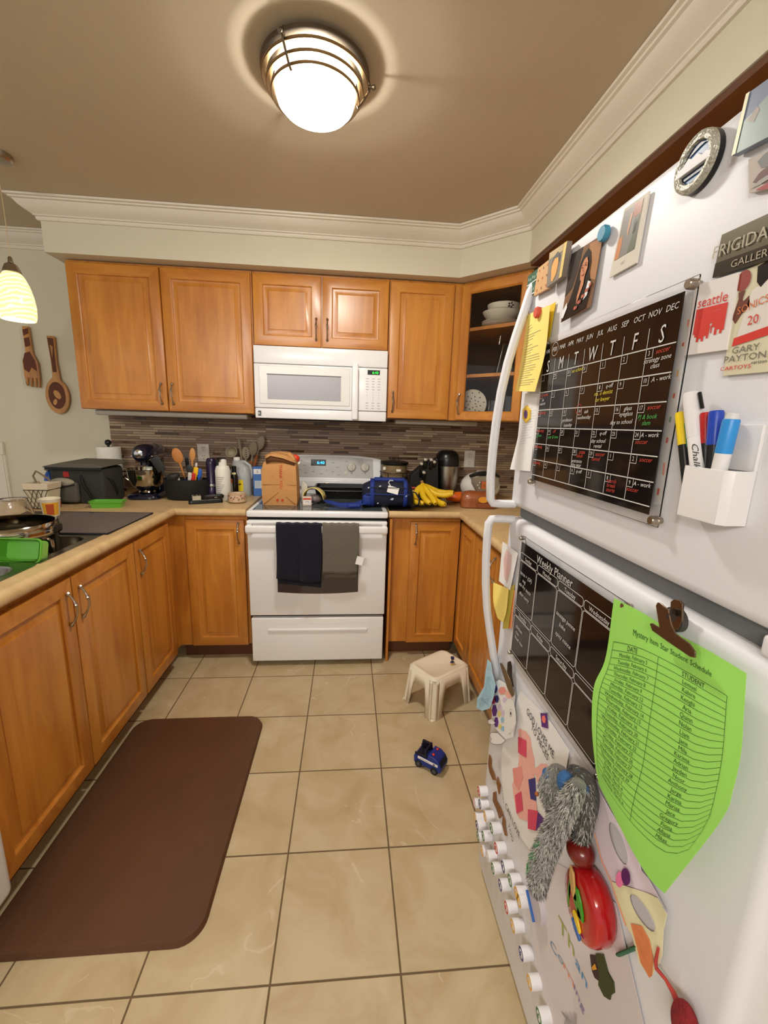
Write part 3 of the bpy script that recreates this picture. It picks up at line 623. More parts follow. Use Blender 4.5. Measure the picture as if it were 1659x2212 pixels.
# step stool
def stool():
    # feet (877,1510)->(.851,-1.009), (958,1565)->(1.004,-1.203), (1018,1530)->(1.171,-1.095)
    T = thing('step_stool', 'white plastic step stool beside the right cabinets', 'stool', (1.02, -1.03, 0))
    A = math.radians(-38.6); M = Matrix.Translation((1.012, -1.018, 0)) @ Matrix.Rotation(math.radians(33), 4, 'Z')
    sm = mat('stool_white', (226, 216, 194), .4, noise=.03, nscale=12)
    W, Dp, H = .126, .096, .205   # half sizes at the top
    bw, bd = .143, .113           # half sizes at the floor
    mm = MB(M)
    rings = []
    for z, e, rr_ in ((H - .012, 0, .035), (H - .003, -.004, .034), (H, -.012, .03), (H, -.02, .026), (H - .003, -.024, .024)):
        rings.append(rr(-W - e * -1 * -1, W + e, -Dp - e * 1 * 1, Dp + e, z, rr_) if False else rr(-(W + e), W + e, -(Dp + e), Dp + e, z, rr_))
    mm.loft(rings, sm, False, True); mm.build('top', T, smooth=50)
    # apron: thin ring under the top, arched on each side; corner legs with a channel
    mm = MB(M)
    def side(p0, p1, q0, q1):
        n = 24; vo = []
        for k in range(n + 1):
            u = k / n; t = Vector(p0).lerp(Vector(p1), u)
            w = min(u, 1 - u) * 2; leg = .17; dz = H - .045
            if w < leg * 2: s_ = w / (leg * 2); zz = .0
            a = min(u, 1 - u)
            lo = 0 if a < .13 else (H - .062) * min(1, ((a - .13) / .09)) ** .45
            lo = min(lo, H - .064)
            b0 = Vector(q0).lerp(Vector(q1), u); top = Vector((t.x, t.y, H - .010)); f = 1 - lo / H; bot = Vector((t.x + (b0.x - t.x) * f, t.y + (b0.y - t.y) * f, lo))
            vo.append((top, bot))
        vs = [tuple(v) for pr_ in vo for v in pr_]; fs = [(2 * k, 2 * k + 2, 2 * k + 3, 2 * k + 1) for k in range(n)]
        mm.add(vs, fs, sm)
    c = .034; cb = .032
    T4 = [(-W, -Dp), (W, -Dp), (W, Dp), (-W, Dp)]; B4 = [(-bw, -bd), (bw, -bd), (bw, bd), (-bw, bd)]
    for i in range(4):
        a, b_ = T4[i], T4[(i + 1) % 4]; A0, B0 = B4[i], B4[(i + 1) % 4]
        d = Vector((b_[0] - a[0], b_[1] - a[1])).normalized()
        side((a[0] + d.x * c, a[1] + d.y * c), (b_[0] - d.x * c, b_[1] - d.y * c), (A0[0] + d.x * cb, A0[1] + d.y * cb), (B0[0] - d.x * cb, B0[1] - d.y * cb))
    mm.build('apron', T, solid=.005, smooth=50)
    for i in range(4):
        a, A0 = T4[i], B4[i]; sx = 1 if a[0] > 0 else -1; sy = 1 if a[1] > 0 else -1; mm = MB(M); rings = []
        for z, f in ((0, 1), (.008, .97), (H * .5, .5), (H - .03, .12), (H - .012, 0)):
            x, y = a[0] + (A0[0] - a[0]) * f, a[1] + (A0[1] - a[1]) * f
            # channel section: flat lip, recess, flat lip, running round the corner
            rings.append([(x - sx * c, y, z), (x - sx * c * .55, y, z), (x - sx * (c * .55 + .004), y - sy * .010, z), (x - sx * .010, y - sy * (c * .55 + .004), z), (x, y - sy * c * .55, z), (x, y - sy * c, z)])
        mm.loft(rings, sm, closed=False)
        # foot plate
        x, y = A0; mm.add([(x - sx * c, y, .001), (x - sx * c * .2, y - sy * .0, .001), (x, y - sy * c * .2, .001), (x, y - sy * c, .001), (x - sx * .014, y - sy * .014, .004)], [(0, 1, 4), (1, 2, 4), (2, 3, 4)], sm)
        mm.build('leg', T, solid=.004, smooth=50)
    return M
SM = stool()
def small_figure():
    x, y, z = (1.075, -1.03, .206)
    T = thing('toy_figure', 'tiny blue toy figure standing on the white step stool', 'toy', (x, y, z))
    bl = mat('toy_blue', (24, 34, 92), .35); ye = mat('toy_yellow', (222, 170, 40), .4); sk_ = mat('toy_tan', (190, 130, 80), .5)
    m = MB(); m.ell((x, y, z + .014), (.0065, .005, .008), bl, 12, 8)
    for s in (-1, 1): m.ell((x + s * .0045, y - .002, z + .003), (.004, .006, .003), ye, 10, 6); m.tube([(x + s * .006, y, z + .018), (x + s * .010, y - .003, z + .009)], .0022, bl, 8)
    m.build('body', T)
    m = MB(); m.ell((x, y - .001, z + .028), (.0068, .0062, .0062), sk_, 12, 8); m.build('head', T)
    m = MB(); m.lathe([(.008, z + .031), (.009, z + .034), (.0095, z + .040), (.001, z + .041)], (x, y, 0), bl, 14); m.ell((x, y - .006, z + .032), (.0075, .005, .0015), mat('toy_black', (10, 10, 20), .3), 12, 6); m.build('hat', T)
small_figure()

def truck():
    cx, cy = .893, -1.440
    M = Matrix.Translation((cx, cy, .0)) @ Matrix.Rotation(math.radians(-38), 4, 'Z')
    T = thing('toy_truck', 'blue toy police truck with white side stripe on the floor tiles', 'toy', (cx, cy, 0))
    bl = mat('truck_blue', (28, 48, 128), .35); bk = mat('truck_navy', (14, 16, 34), .4); rd = mat('truck_red', (200, 50, 40), .35)
    # local x: length (front to +x), y: width, z up
    def prof(pts, y0, y1, mt, mm): mm.prism(pts, lambda a, b: (a, y0, b), lambda a, b: (a, y1, b), mt)
    m = MB(M); prof([(-.058, .014), (.058, .014), (.064, .022), (.064, .040), (.052, .060), (.034, .072), (.004, .074), (.002, .052), (-.052, .050), (-.060, .044)], -.034, .034, bl, m); bd = m.build('body', T, bevel=.003)
    m = MB(M); m.box(-.052, -.002, -.026, .026, .046, .0515, bk); m.box(-.056, -.002, .026, .031, .05, .060, bk); m.box(-.056, -.002, -.031, -.026, .05, .060, bk); m.build('truck_bed', T, bevel=.001)
    m = MB(M)
    m.tube([(-.006, -.027, .050), (-.010, -.027, .082), (-.010, .027, .082), (-.006, .027, .050)], .0045, bk, 8); m.box(-.05, -.008, .020, .03, .055, .082, bk); m.build('roll_bar', T, bevel=.001)
    m = MB(M); m.prism([(.053, .060), (.064, .041), (.0655, .042), (.0545, .0615)], lambda a, b: (a, -.028, b), lambda a, b: (a, .028, b), mat('truck_glass', (40, 44, 50), .15)); m.build('windscreen', T)
    for s in (-1, 1):
        m = MB(M); m.ell((.022, s * .018, .076), (.006, .006, .0045), rd, 12, 6); m.build('beacon', T)
        m = MB(M); m.box(-.040, .050, s * .0335, s * .0352, .040, .051, PAPER); m.box(-.030, .012, s * .0352, s * .0355, .0445, .0455, INK); m.lathe([(.001, 0), (.005, .0001), (.005, .0008), (.001, .0009)], (.034, s * .0352, .0455), INKG, 12, axis='y'); m.build('side_stripe', T)
        for wx in (-.036, .036):
            m = MB(M); m.tube([(wx, s * .024, .0155), (wx, s * .0375, .0155)], .0155, mat('tyre', (22, 22, 24), .7), 22); w_ = m.build('wheel', T, bevel=.002)
            m = MB(M); m.tube([(wx, s * .037, .0155), (wx, s * .0395, .0155)], [.009, .007], mat('hub_grey', (70, 72, 76), .4), 14); m.build('hub', w_)
truck()
# ---------------------------------------------------------------- small helpers for things on the worktop
CT = .9145
def cyl(T, name, c, prof, mt, seg=28, **k):
    m = MB(); m.lathe(prof, c, mt, seg, **k); return m.build(name, T)
def solo(m, name, label, cat, group=None, **k): return tag(m.build(name, **k), label, cat, group)
def poly_at(m, pts, y, t, mt):
    m.prism(pts, lambda a, b: (a, y, b), lambda a, b: (a, y + t, b), mt)
def oval(cx, cz, rx, rz, n=16, rot=0):
    c, s = math.cos(math.radians(rot)), math.sin(math.radians(rot)); o = []
    for k in range(n):
        a = 2 * math.pi * k / n; x, z = rx * math.cos(a), rz * math.sin(a); o.append((cx + x * c - z * s, cz + x * s + z * c))
    return o

# outlets
for ox, lab in ((-.419, 'white wall outlet behind the utensil crock left of the stove'), (1.388, 'white wall outlet above the rice cooker')):
    T = thing('wall_outlet', lab, 'outlet', (ox, -.01, 1.16), 'white double outlets in the backsplash')
    m = MB(); m.rbox(ox - .038, ox + .038, -.017, -.0095, 1.104, 1.222, mat('outlet_white', (214, 208, 194), .4), .003); m.build('cover_plate', T)
    for dz in (-.027, .027):
        m = MB(); m.lathe([(.018, 0), (.017, .003), (.001, .003)], (ox, -.0165, 1.163 + dz), mat('outlet_white'), 20, axis='y', sx=.95)
        for s in (-1, 1): m.box(ox + s * .006 - .0012, ox + s * .006 + .0012, -.0200, -.0190, 1.166 + dz, 1.175 + dz, BLACK)
        m.box(ox - .002, ox + .002, -.0200, -.0190, 1.153 + dz, 1.158 + dz, BLACK); m.build('socket', T)

# paper towel roll
x, y = -.962, -.115
T = thing('paper_towel_holder', 'white paper towel roll on a stand with black ball top', 'paper towel', (x, y, CT))
cyl(T, 'base', (x, y, CT), [(.075, 0), (.075, .008), (.07, .012), (.001, .012)], BLACK)
cyl(T, 'roll', (x, y, CT), [(.018, .014), (.066, .014), (.067, .02), (.067, .275), (.066, .28), (.02, .28)], mat('tissue', (236, 232, 220), .9, bump=.5, bscale=120))
m = MB(); m.tube([(x, y, CT + .01), (x, y, CT + .30)], .007, BLACK, 10); m.ell((x, y, CT + .306), (.019, .019, .019), BLACK); m.build('finial', T)

# carved wooden fork and spoon on the wall
wl = wood('olive_wood', (146, 88, 34), (196, 140, 66), 'z'); wd = mat('burnt_carving', (92, 44, 16), .6, noise=.3, nscale=60)
T = thing('wooden_fork', 'carved wooden fork hanging on the wall beneath the pendant lamp', 'decoration', (-1.42, -.01, 1.7), 'carved wooden cutlery on the wall')
m = MB(); poly_at(m, [(-1.436, 1.90), (-1.398, 1.90), (-1.394, 1.745), (-1.372, 1.69), (-1.372, 1.60), (-1.376, 1.545), (-1.384, 1.542), (-1.388, 1.60), (-1.395, 1.60), (-1.398, 1.545), (-1.406, 1.543), (-1.410, 1.60), (-1.418, 1.60), (-1.421, 1.548), (-1.430, 1.546), (-1.434, 1.60), (-1.441, 1.60), (-1.446, 1.552), (-1.454, 1.553), (-1.462, 1.62), (-1.460, 1.70), (-1.436, 1.75)], -.028, .014, wl); m.build('body', T, bevel=.003)
m = MB(); poly_at(m, [(-1.434, 1.88), (-1.400, 1.89), (-1.402, 1.86), (-1.432, 1.845)], -.0292, .002, wd); poly_at(m, [(-1.432, 1.83), (-1.402, 1.84), (-1.400, 1.79), (-1.430, 1.78)], -.0292, .002, wd)
poly_at(m, [(-1.44, 1.745), (-1.41, 1.755), (-1.385, 1.70), (-1.382, 1.64), (-1.41, 1.662), (-1.43, 1.632), (-1.454, 1.65), (-1.455, 1.70)], -.0292, .002, wd)
poly_at(m, [(-1.456, 1.58), (-1.448, 1.556), (-1.452, 1.556)], -.0292, .002, wd); m.build('carving', T)
T = thing('wooden_spoon', 'carved wooden spoon hanging on the wall beside the upper cabinet', 'decoration', (-1.28, -.01, 1.6), 'carved wooden cutlery on the wall')
m = MB(); poly_at(m, [(-1.303, 1.852), (-1.258, 1.850), (-1.262, 1.70), (-1.255, 1.61)] + [(-1.283 + .070 * math.cos(a), 1.495 + .108 * math.sin(a)) for a in [math.radians(q) for q in range(65, -246, -15)]] + [(-1.298, 1.61), (-1.296, 1.70)], -.028, .014, wl); m.build('body', T, bevel=.003)
m = MB(); poly_at(m, [(-1.298, 1.84), (-1.264, 1.838), (-1.267, 1.74), (-1.268, 1.64), (-1.290, 1.64), (-1.292, 1.74)], -.0292, .002, wd); poly_at(m, oval(-1.283, 1.500, .050, .082, 20), -.0292, .002, wd)
m.build('carving', T)
m = MB(); poly_at(m, oval(-1.28, 1.505, .018, .03, 10, 30), -.0302, .002, wl); poly_at(m, oval(-1.297, 1.46, .012, .02, 10, -20), -.0302, .002, wl); poly_at(m, [(-1.288, 1.80), (-1.272, 1.79), (-1.282, 1.72)], -.0302, .002, wl); m.build('carving_highlight', T)

# cooler bag
cb = mat('cooler_grey', (50, 50, 46), .8, noise=.15, nscale=30, bump=.4, bscale=400); ct = mat('cooler_top', (96, 92, 80), .8, noise=.08, nscale=60, bump=.4, bscale=500)
T = thing('cooler_bag', 'dark grey soft cooler bag with open lid on the left worktop', 'bag', (-.9, -.45, CT))
Mb = RZ((-.900, -.455, CT), -4) @ Matrix.Diagonal((.86, .80, .96, 1))
m = MB(Mb); m.rbox(-.165, .165, -.125, .115, .0, .205, cb, .022); m.build('body', T)
m = MB(Mb); m.prism([(-.185, .208), (-.10, .226), (.12, .226), (.175, .212), (.172, .206), (.05, .200), (-.19, .202)], lambda a, b: (a, -.14, b), lambda a, b: (a + .02, .12, b + .012), ct); m.box(-.175, .17, -.142, -.132, .190, .206, BLACKM); lid = m.build('lid', T, bevel=.004)
m = MB(Mb); m.rbox(-.165, .02, -.165, -.12, .01, .125, mat('pocket_grey', (84, 80, 70), .8, bump=.4, bscale=400), .018); m.tube([(-.16, -.166, .112), (-.07, -.170, .098), (.012, -.166, .112)], .004, BLACKM, 8); pk = m.build('front_pocket', T)
m = MB(Mb); m.ell((-.07, -.15, .122), (.075, .024, .026), mat('pocket_lining', (150, 142, 124), .7), 18, 10); m.build('pocket_flap', T)
m = MB(Mb); m.box(-.075, -.04, -.1275, -.124, .150, .180, mat('red_tag', (170, 34, 28), .6)); m.build('logo_patch', T)
m = MB(Mb); m.tube([(.03, -.127, .16), (.06, -.150, .10), (.09, -.140, .04), (.13, -.128, .01)], .006, BLACKM, 8, flat=2); m.build('strap', T)
m = MB(Mb); m.tube([(.160, -.08, .15), (.185, -.06, .14), (.178, 0, .06), (.160, .02, .03)], .006, BLACKM, 8); m.build('side_strap', T)
# bottle in the cooler's side pocket
T = thing('water_bottle', 'blue bottle with foil cap wedged behind the wire basket', 'bottle', (-1.10, -.46, CT))
cyl(T, 'body', (-1.075, -.50, CT), [(.024, 0), (.026, .01), (.026, .12), (.020, .15), (.012, .165), (.001, .166)], mat('bottle_blue', (28, 78, 160), .3))
m = MB(); m.ell((-1.075, -.50, CT + .182), (.022, .022, .016), mat('foil', (190, 188, 180), .3, 1, bump=1, bscale=90)); m.build('cap', T)
# wire basket with paper lining
T = thing('wire_basket', 'white lined wire basket with loop handle left of the cooler bag', 'basket', (-1.13, -.6, CT))
bx, by = -1.005, -.665; wr = mat('wire_brown', (92, 76, 58), .4, .6); ln = mat('basket_lining', (206, 196, 170), .8)
def bq(s, z): return [(bx + a * s, by + b * s, CT + z) for a, b in ((-.056, -.05), (.056, -.05), (.056, .05), (-.056, .05))]
m = MB(); m.loft([bq(.78, .003), bq(.98, .105), bq(.93, .104), bq(.74, .006)], ln, True, False); m.build('lining', T)
m = MB(); m.loft([bq(.99, .098), bq(1.04, .128), bq(1.0, .130), bq(.95, .10)], mat('basket_rim', (214, 200, 172), .8), False, False); m.build('rim', T)
for z, s in ((.003, .80), (.098, 1.0)):
    m = MB(); m.tube(bq(s, z), .0022, wr, 6, closed=True); m.build('wire_ring', T)
m = MB()
for k in range(6):
    for sg in (1, -1):
        u0 = -1 + k * .4; u1 = u0 + .8 * sg
        a, b = (u0, .004), (max(-1, min(1, u1)), .098); f = (b[0] - u0) / (u1 - u0) if u1 != u0 else 1
        m.tube([(bx + .056 * .8 * u0, by - .05 * .8 - .002, CT + .004), (bx + .056 * (.8 + .2 * f) * b[0], by - .05 * (.8 + .2 * f) - .002, CT + .004 + .094 * f)], .0014, wr, 6)
m.build('wire_mesh', T)
m = MB(); m.tube([(bx - .04, by + .02, CT + .125), (bx - .052, by + .02, CT + .16), (bx - .035, by + .02, CT + .185), (bx - .005, by + .02, CT + .165), (bx + .03, by + .02, CT + .135)], .0045, mat('handle_tan', (120, 104, 80), .6), 8); m.build('handle', T)
m = MB(); m.rbox(-.955, -.935, -.685, -.645, CT, CT + .045, mat('red_wrapper', (168, 40, 44), .4), .008); solo(m, 'snack_packet', 'small red and white snack packet between basket and cooler bag', 'packet')

# green containers
gp = mat('green_plastic', (104, 184, 52), .4, trans=.2)
def gbox(name, M, w, d, h, label, cat='container'):
    T = thing(name, label, cat, M.translation)
    mm = MB(M); mm.loft([rr(-w * .9, w * .9, -d * .9, d * .9, 0, .012), rr(-w, w, -d, d, h, .015), rr(-w - .004, w + .004, -d - .004, d + .004, h, .018), rr(-w - .004, w + .004, -d - .004, d + .004, h - .006, .018), rr(-w - .001, w + .001, -d - .001, d + .001, h - .006, .016)], gp, True, False)
    mm.loft([rr(-w + .003, w - .003, -d + .003, d - .003, h, .012), rr(-w * .9 + .003, w * .9 - .003, -d * .9 + .003, d * .9 - .003, .003, .010)], gp, False, True); mm.build('tub', T); return T
gbox('food_container', RZ((-.72, -.625, CT), 6), .078, .036, .034, 'small empty green plastic tub in front of the cooler bag')
# glass bowl and paper cup
T = thing('glass_jar', 'clear upturned glass jar behind the steel pot', 'jar', (-1.0, -.90, CT))
cyl(T, 'bowl', (-.925, -.968, CT), [(.066, .0), (.067, .02), (.062, .06), (.052, .09), (.050, .10), (.050, .104), (.046, .104), (.046, .098), (.056, .06), (.061, .02), (.061, .004)], GLASS, 36, cap0=False, cap1=False)
m = MB(); m.tube([(-.925 + .051 * math.cos(a / 3), -.968 + .051 * math.sin(a / 3), CT + .10) for a in range(19)], .0022, CHROME, 6, closed=True); m.build('rim', T)
T = thing('paper_cup', 'white paper cup with orange and red print behind the steel pot', 'cup', (-.87, -.87, CT))
c0 = (-.838, -.873, CT)
cyl(T, 'cup', c0, [(.030, .0), (.040, .084), (.042, .087), (.040, .089), (.036, .086), (.028, .01)], mat('cup_cream', (232, 222, 196), .6), 32, cap1=False)
def band(c, z0, z1, r0, r1, a0, a1, mt, mm, n=12):
    R_ = [[(c[0] + (r + .0006) * math.cos(math.radians(a0 + (a1 - a0) * k / n)), c[1] + (r + .0006) * math.sin(math.radians(a0 + (a1 - a0) * k / n)), c[2] + z) for k in range(n + 1)] for z, r in ((z0, r0), (z1, r1))]
    mm.loft(R_, mt, closed=False)
m = MB(); band(c0, .012, .072, .0317, .0388, -110, -5, mat('cup_yellow', (226, 166, 48), .6), m); band((c0[0], c0[1], c0[2]), .016, .066, .0326, .0384, -85, -38, mat('cup_red', (178, 74, 30), .6), m); m.build('print', T)

# drying mat
m = MB(); dm = mat('mat_grey', (104, 92, 86), .95, noise=.12, nscale=90, bump=.9, bscale=260)
N = 26; rings = []
for j in range(N + 1):
    v = j / N; row = []
    for i in range(N + 1):
        u = i / N; x = -.99 + .565 * u; y = -1.183 + .395 * v
        z = CT + .006 + .0014 * math.sin(u * 47) * 0 - .0022 * (math.exp(-((u * 3 % 1 - .5) / .05) ** 2)) - .0022 * (math.exp(-((v * 2 % 1 - .5) / .05) ** 2)) + .0008 * math.sin(u * 9 + v * 7)
        row.append((x, y, z))
    rings.append(row)
m.loft(rings, dm, closed=False); T = thing('drying_mat', 'grey quilted dish drying mat beside the sink', 'mat', (-.7, -.98, CT)); m.build('quilted_top', T)
m = MB(); m.tube([(-.992, -1.185, CT + .004), (-.424, -1.185, CT + .004), (-.424, -.787, CT + .004), (-.992, -.787, CT + .004)], .0036, mat('mat_piping', (40, 38, 44), .9), 8, closed=True); m.box(-.99, -.426, -1.183, -.789, CT, CT + .002, mat('mat_piping')); m.build('piping', T)

# steel pot in the sink
T = thing('steel_pot', 'large stainless pot resting in the sink', 'pot', (-.70, -1.37, .77))
pc = (-.672, -1.345, .790); ps = mat('pot_steel', (176, 168, 152), .10, 1)
cyl(T, 'body', pc, [(.130, 0), (.138, .01), (.140, .10), (.142, .150), (.150, .168), (.151, .192), (.146, .205), (.141, .212), (.136, .210), (.141, .190), (.136, .160), (.133, .012), (.001, .008)], ps, 48, cap0=True, cap1=False)
m = MB(); m.tube([(pc[0] + .128, pc[1] - .02, pc[2] + .16), (pc[0] + .160, pc[1] - .03, pc[2] + .150), (pc[0] + .165, pc[1] - .03, pc[2] + .110), (pc[0] + .130, pc[1] - .022, pc[2] + .085)], [.010, .008, .007, .009], ps, 10); m.build('handle', T)
m = MB(); m.rbox(pc[0] + .100, pc[0] + .155, pc[1] + .0, pc[1] + .05, pc[2] + .17, pc[2] + .20, BLACK, .008); m.build('grip', T)
# green box standing in the sink and cutlery
Mg = Matrix.Translation((-.522, -1.475, .938)) @ Matrix.Rotation(math.radians(-4), 4, 'Z') @ Matrix.Rotation(math.radians(74), 4, 'X')
gbox('food_container', Mg, .075, .036, .045, 'larger green plastic box propped upright in the sink')
m = MB(); m.rbox(-.512, -.472, -1.335, -1.318, .862, .871, mat('sponge_white', (228, 222, 196), .6), .004); m.rbox(-.516, -.478, -1.340, -1.322, .850, .859, mat('sponge_white'), .004); m.ell((-.520, -1.345, .850), (.010, .010, .006), mat('sponge_white'))
m.box(-.515, -.475, -1.338, -1.320, .766, .852, mat('sink_caddy', (60, 60, 58), .4)); solo(m, 'dish_brush', 'white dish brush head standing in the sink behind the green box', 'brush', bevel=.002)

# stand mixer
T = thing('stand_mixer', 'navy stand mixer with steel bowl beside the cooler bag', 'mixer', (-.66, -.30, CT))
A = -86; Mm = RZ((-.655, -.270, CT), A) @ Matrix.Diagonal((.92, .92, .95, 1)); nv = mat('mixer_navy', (16, 20, 40), .12, coat=.6)
m = MB(Mm); m.loft([rr(-.15, .17, -.10, .10, 0, .06), rr(-.15, .17, -.10, .10, .018, .06), rr(-.14, .155, -.085, .085, .032, .05)], nv, True, True); m.build('base', T, bevel=.003)
m = MB(Mm); m.loft([rr(-.155, -.055, -.055, .055, .02, .03), rr(-.145, -.065, -.045, .045, .12, .03), rr(-.155, -.055, -.05, .05, .23, .03)], nv, True, True); m.build('column', T)
m = MB(Mm); rings = []
for x, ry, rz, zc in ((-.19, .012, .012, .275), (-.18, .045, .042, .272), (-.14, .062, .058, .272), (-.06, .068, .062, .272), (.04, .066, .060, .274), (.11, .058, .054, .276), (.145, .045, .042, .278), (.157, .030, .028, .279)):
    rings.append([(x, ry * math.cos(2 * math.pi * k / 28), zc + rz * math.sin(2 * math.pi * k / 28)) for k in range(28)])
m.loft(rings, nv, True, True); hd = m.build('head', T)
m = MB(Mm); m.lathe([(.028, 0), (.027, .006), (.012, .010), (.001, .010)], (0, 0, 0), CHROME, 24, axis='x'); m.M = Mm @ Matrix.Translation((.152, 0, .279)) @ Matrix.Rotation(math.pi, 4, 'Z'); m.v = []; m.f = []; m.m = []; m.lathe([(.028, -.004), (.027, .004), (.012, .009), (.001, .010)], (0, 0, 0), CHROME, 24, axis='x'); m.build('attachment_cap', hd)
m = MB(Mm); m.tube([(-.13, -.0635, .262), (0, -.0685, .262), (.11, -.0595, .262)], .0035, CHROME, 8); m.tube([(-.13, .0635, .262), (0, .0685, .262), (.11, .0595, .262)], .0035, CHROME, 8); m.build('trim_band', hd)
m = MB(Mm); m.lathe([(.026, .205), (.026, .235), (.001, .235)], (.075, 0, 0), nv, 20); m.build('beater_hub', T)
m = MB(Mm); m.lathe([(.045, .034), (.050, .038), (.046, .046), (.060, .056), (.090, .085), (.104, .13), (.108, .178), (.111, .181), (.106, .182), (.100, .13), (.086, .088), (.05, .058), (.001, .05)], (.065, 0, 0), ps, 40, cap0=False, cap1=False)
m.tube([(.065, -.107, .165), (.065, -.140, .165), (.065, -.145, .135), (.065, -.100, .105)], .006, ps, 10); m.build('bowl', T)

# utensil caddy
ux, uy = -.410, -.36
T = thing('utensil_caddy', 'black oval utensil caddy left of the purple flask', 'holder', (ux, uy, CT))
cyl(T, 'body', (ux, uy, CT), [(.105, 0), (.118, .012), (.126, .10), (.128, .122), (.123, .122), (.118, .02), (.001, .015)], BLACKM, 36, sx=1.02, sy=.62, cap1=False)
def ute(kind, label, x, y, ang, lean, L, hw, hl, mt, top_z=None, tilt=0, hm=None):
    T_ = thing(kind, label, 'utensil', (x, y, CT + .02), 'utensils standing in the black caddy')
    M_ = Matrix.Translation((x, y, CT + .02)) @ Matrix.Rotation(math.radians(ang), 4, 'Y') @ Matrix.Rotation(math.radians(lean), 4, 'X') @ Matrix.Rotation(math.radians(tilt), 4, 'Z')
    m_ = MB(M_); m_.tube([(0, 0, 0), (0, 0, L * .5), (0, 0, L)], [.005, .005, .006], hm or mt, 10); m_.build('handle', T_)
    m_ = MB(M_); return T_, m_, L
T_, m_, L = ute('wooden_spoon', 'wide wooden spoon with pointed rim in the black caddy', -.405, -.33, -12, 6, .20, 0, 0, mat('beech', (196, 128, 66), .55)); m_.ell((0, 0, L + .04), (.030, .007, .046), mat('beech')); m_.build('head', T_)
T_, m_, L = ute('wooden_spoon', 'narrow wooden spoon right of the wide one in the caddy', -.395, -.33, 6, 6, .215, 0, 0, mat('beech2', (206, 146, 84), .55)); m_.ell((0, 0, L + .03), (.017, .006, .040), mat('beech2')); m_.build('head', T_)
T_, m_, L = ute('spatula', 'long black spatula leaning left in the caddy', -.46, -.36, -28, 4, .17, 0, 0, mat('utensil_charcoal', (44, 44, 42), .5)); m_.rbox(-.026, .026, -.003, .003, L - .005, L + .085, mat('utensil_charcoal'), .012); m_.build('blade', T_)
T_, m_, L = ute('ladle', 'black ladle bowl low in the caddy', -0.44, -0.395, -8.0, 10.4, .11, 0, 0, mat('utensil_charcoal')); m_.ell((0, -.008, L + .02), (.034, .026, .026), mat('utensil_charcoal'), z1=.4); m_.build('bowl', T_)
T_, m_, L = ute('turner', 'small dark grey turner beside the yellow clip', -0.378, -0.395, 2.0, 4.4, .15, 0, 0, mat('utensil_charcoal')); m_.ell((0, 0, L + .015), (.020, .006, .026), mat('utensil_charcoal')); m_.build('blade', T_)
T_, m_, L = ute('spatula', 'red and white silicone spatula in the caddy front', -0.378, -0.395, 8.0, 6.8, .11, 0, 0, mat('utensil_red', (200, 44, 30), .4)); m_.rbox(.0, .020, -.005, .005, L - .05, L + .035, mat('utensil_red'), .006); m_.rbox(-.022, -.001, -.0045, .0045, L - .05, L + .035, mat('utensil_white', (212, 204, 196), .4), .006); m_.build('blade', T_)
T_, m_, L = ute('bag_clip', 'yellow clip with white tip above the red spatula', -0.36, -0.395, 8.0, 3.2, .155, 0, 0, mat('utensil_yellow', (236, 184, 24), .4)); m_.rbox(-.013, .013, -.005, .005, L - .025, L + .022, mat('utensil_yellow'), .006); m_.ell((0, 0, L + .034), (.007, .006, .014), mat('utensil_white')); m_.build('head', T_)
T_, m_, L = ute('spatula', 'blue scraper leaning right in the caddy', -0.345, -0.39, 10.0, 3.8, .13, 0, 0, mat('utensil_blue', (34, 92, 186), .4)); m_.ell((0, 0, L + .01), (.014, .005, .032), mat('utensil_blue')); m_.build('blade', T_)
T_, m_, L = ute('measuring_cup', 'red-handled white measuring scoop at the caddy front', -0.425, -0.395, -10.0, 8.0, .10, 0, 0, mat('utensil_red')); m_.rbox(-.018, .014, -.006, .004, L - .04, L + .022, mat('utensil_white'), .004); m_.tube([(-.03, -.002, L + .02), (-.018, -.002, L - .045)], .0035, mat('utensil_red'), 8); m_.build('cup', T_)
T_, m_, L = ute('scissors', 'navy star-shaped handle poking from the caddy front', -0.4, -0.395, 3.0, 8.0, .09, 0, 0, mat('utensil_navy', (26, 30, 92), .5)); m_.prism([(0 + (.028 if k % 2 else .012) * math.cos(k * math.pi / 5), L - .005 + (.028 if k % 2 else .012) * math.sin(k * math.pi / 5)) for k in range(10)], lambda a, b: (a, -.005, b), lambda a, b: (a, .005, b), mat('utensil_navy')); m_.build('grip', T_)
T_, m_, L = ute('whisk', 'wire whisk at the right end of the caddy', -0.335, -0.395, 8.0, 5.6, .085, 0, 0, NICKEL)
for k in range(5):
    a = math.pi * k / 5; pts = [(math.cos(a) * .018 * math.sin(t * math.pi), math.sin(a) * .018 * math.sin(t * math.pi), L + .062 * (1 - math.cos(t * math.pi * 2)) / 2 * 1.0) for t in [q / 12 for q in range(13)]]
    m_.tube(pts, .0014, NICKEL, 6)
m_.build('loops', T_)
T_, m_, L = ute('kitchen_knife', 'black-handled steel knife standing upright in the caddy', -.40, -.32, -2, 7, .17, 0, 0, BLACK); m_.rbox(-.010, .010, -.006, .006, L, L + .055, BLACK, .004); m_.box(-.012, .012, -.001, .001, L + .055, L + .09, STEEL); m_.build('grip', T_)

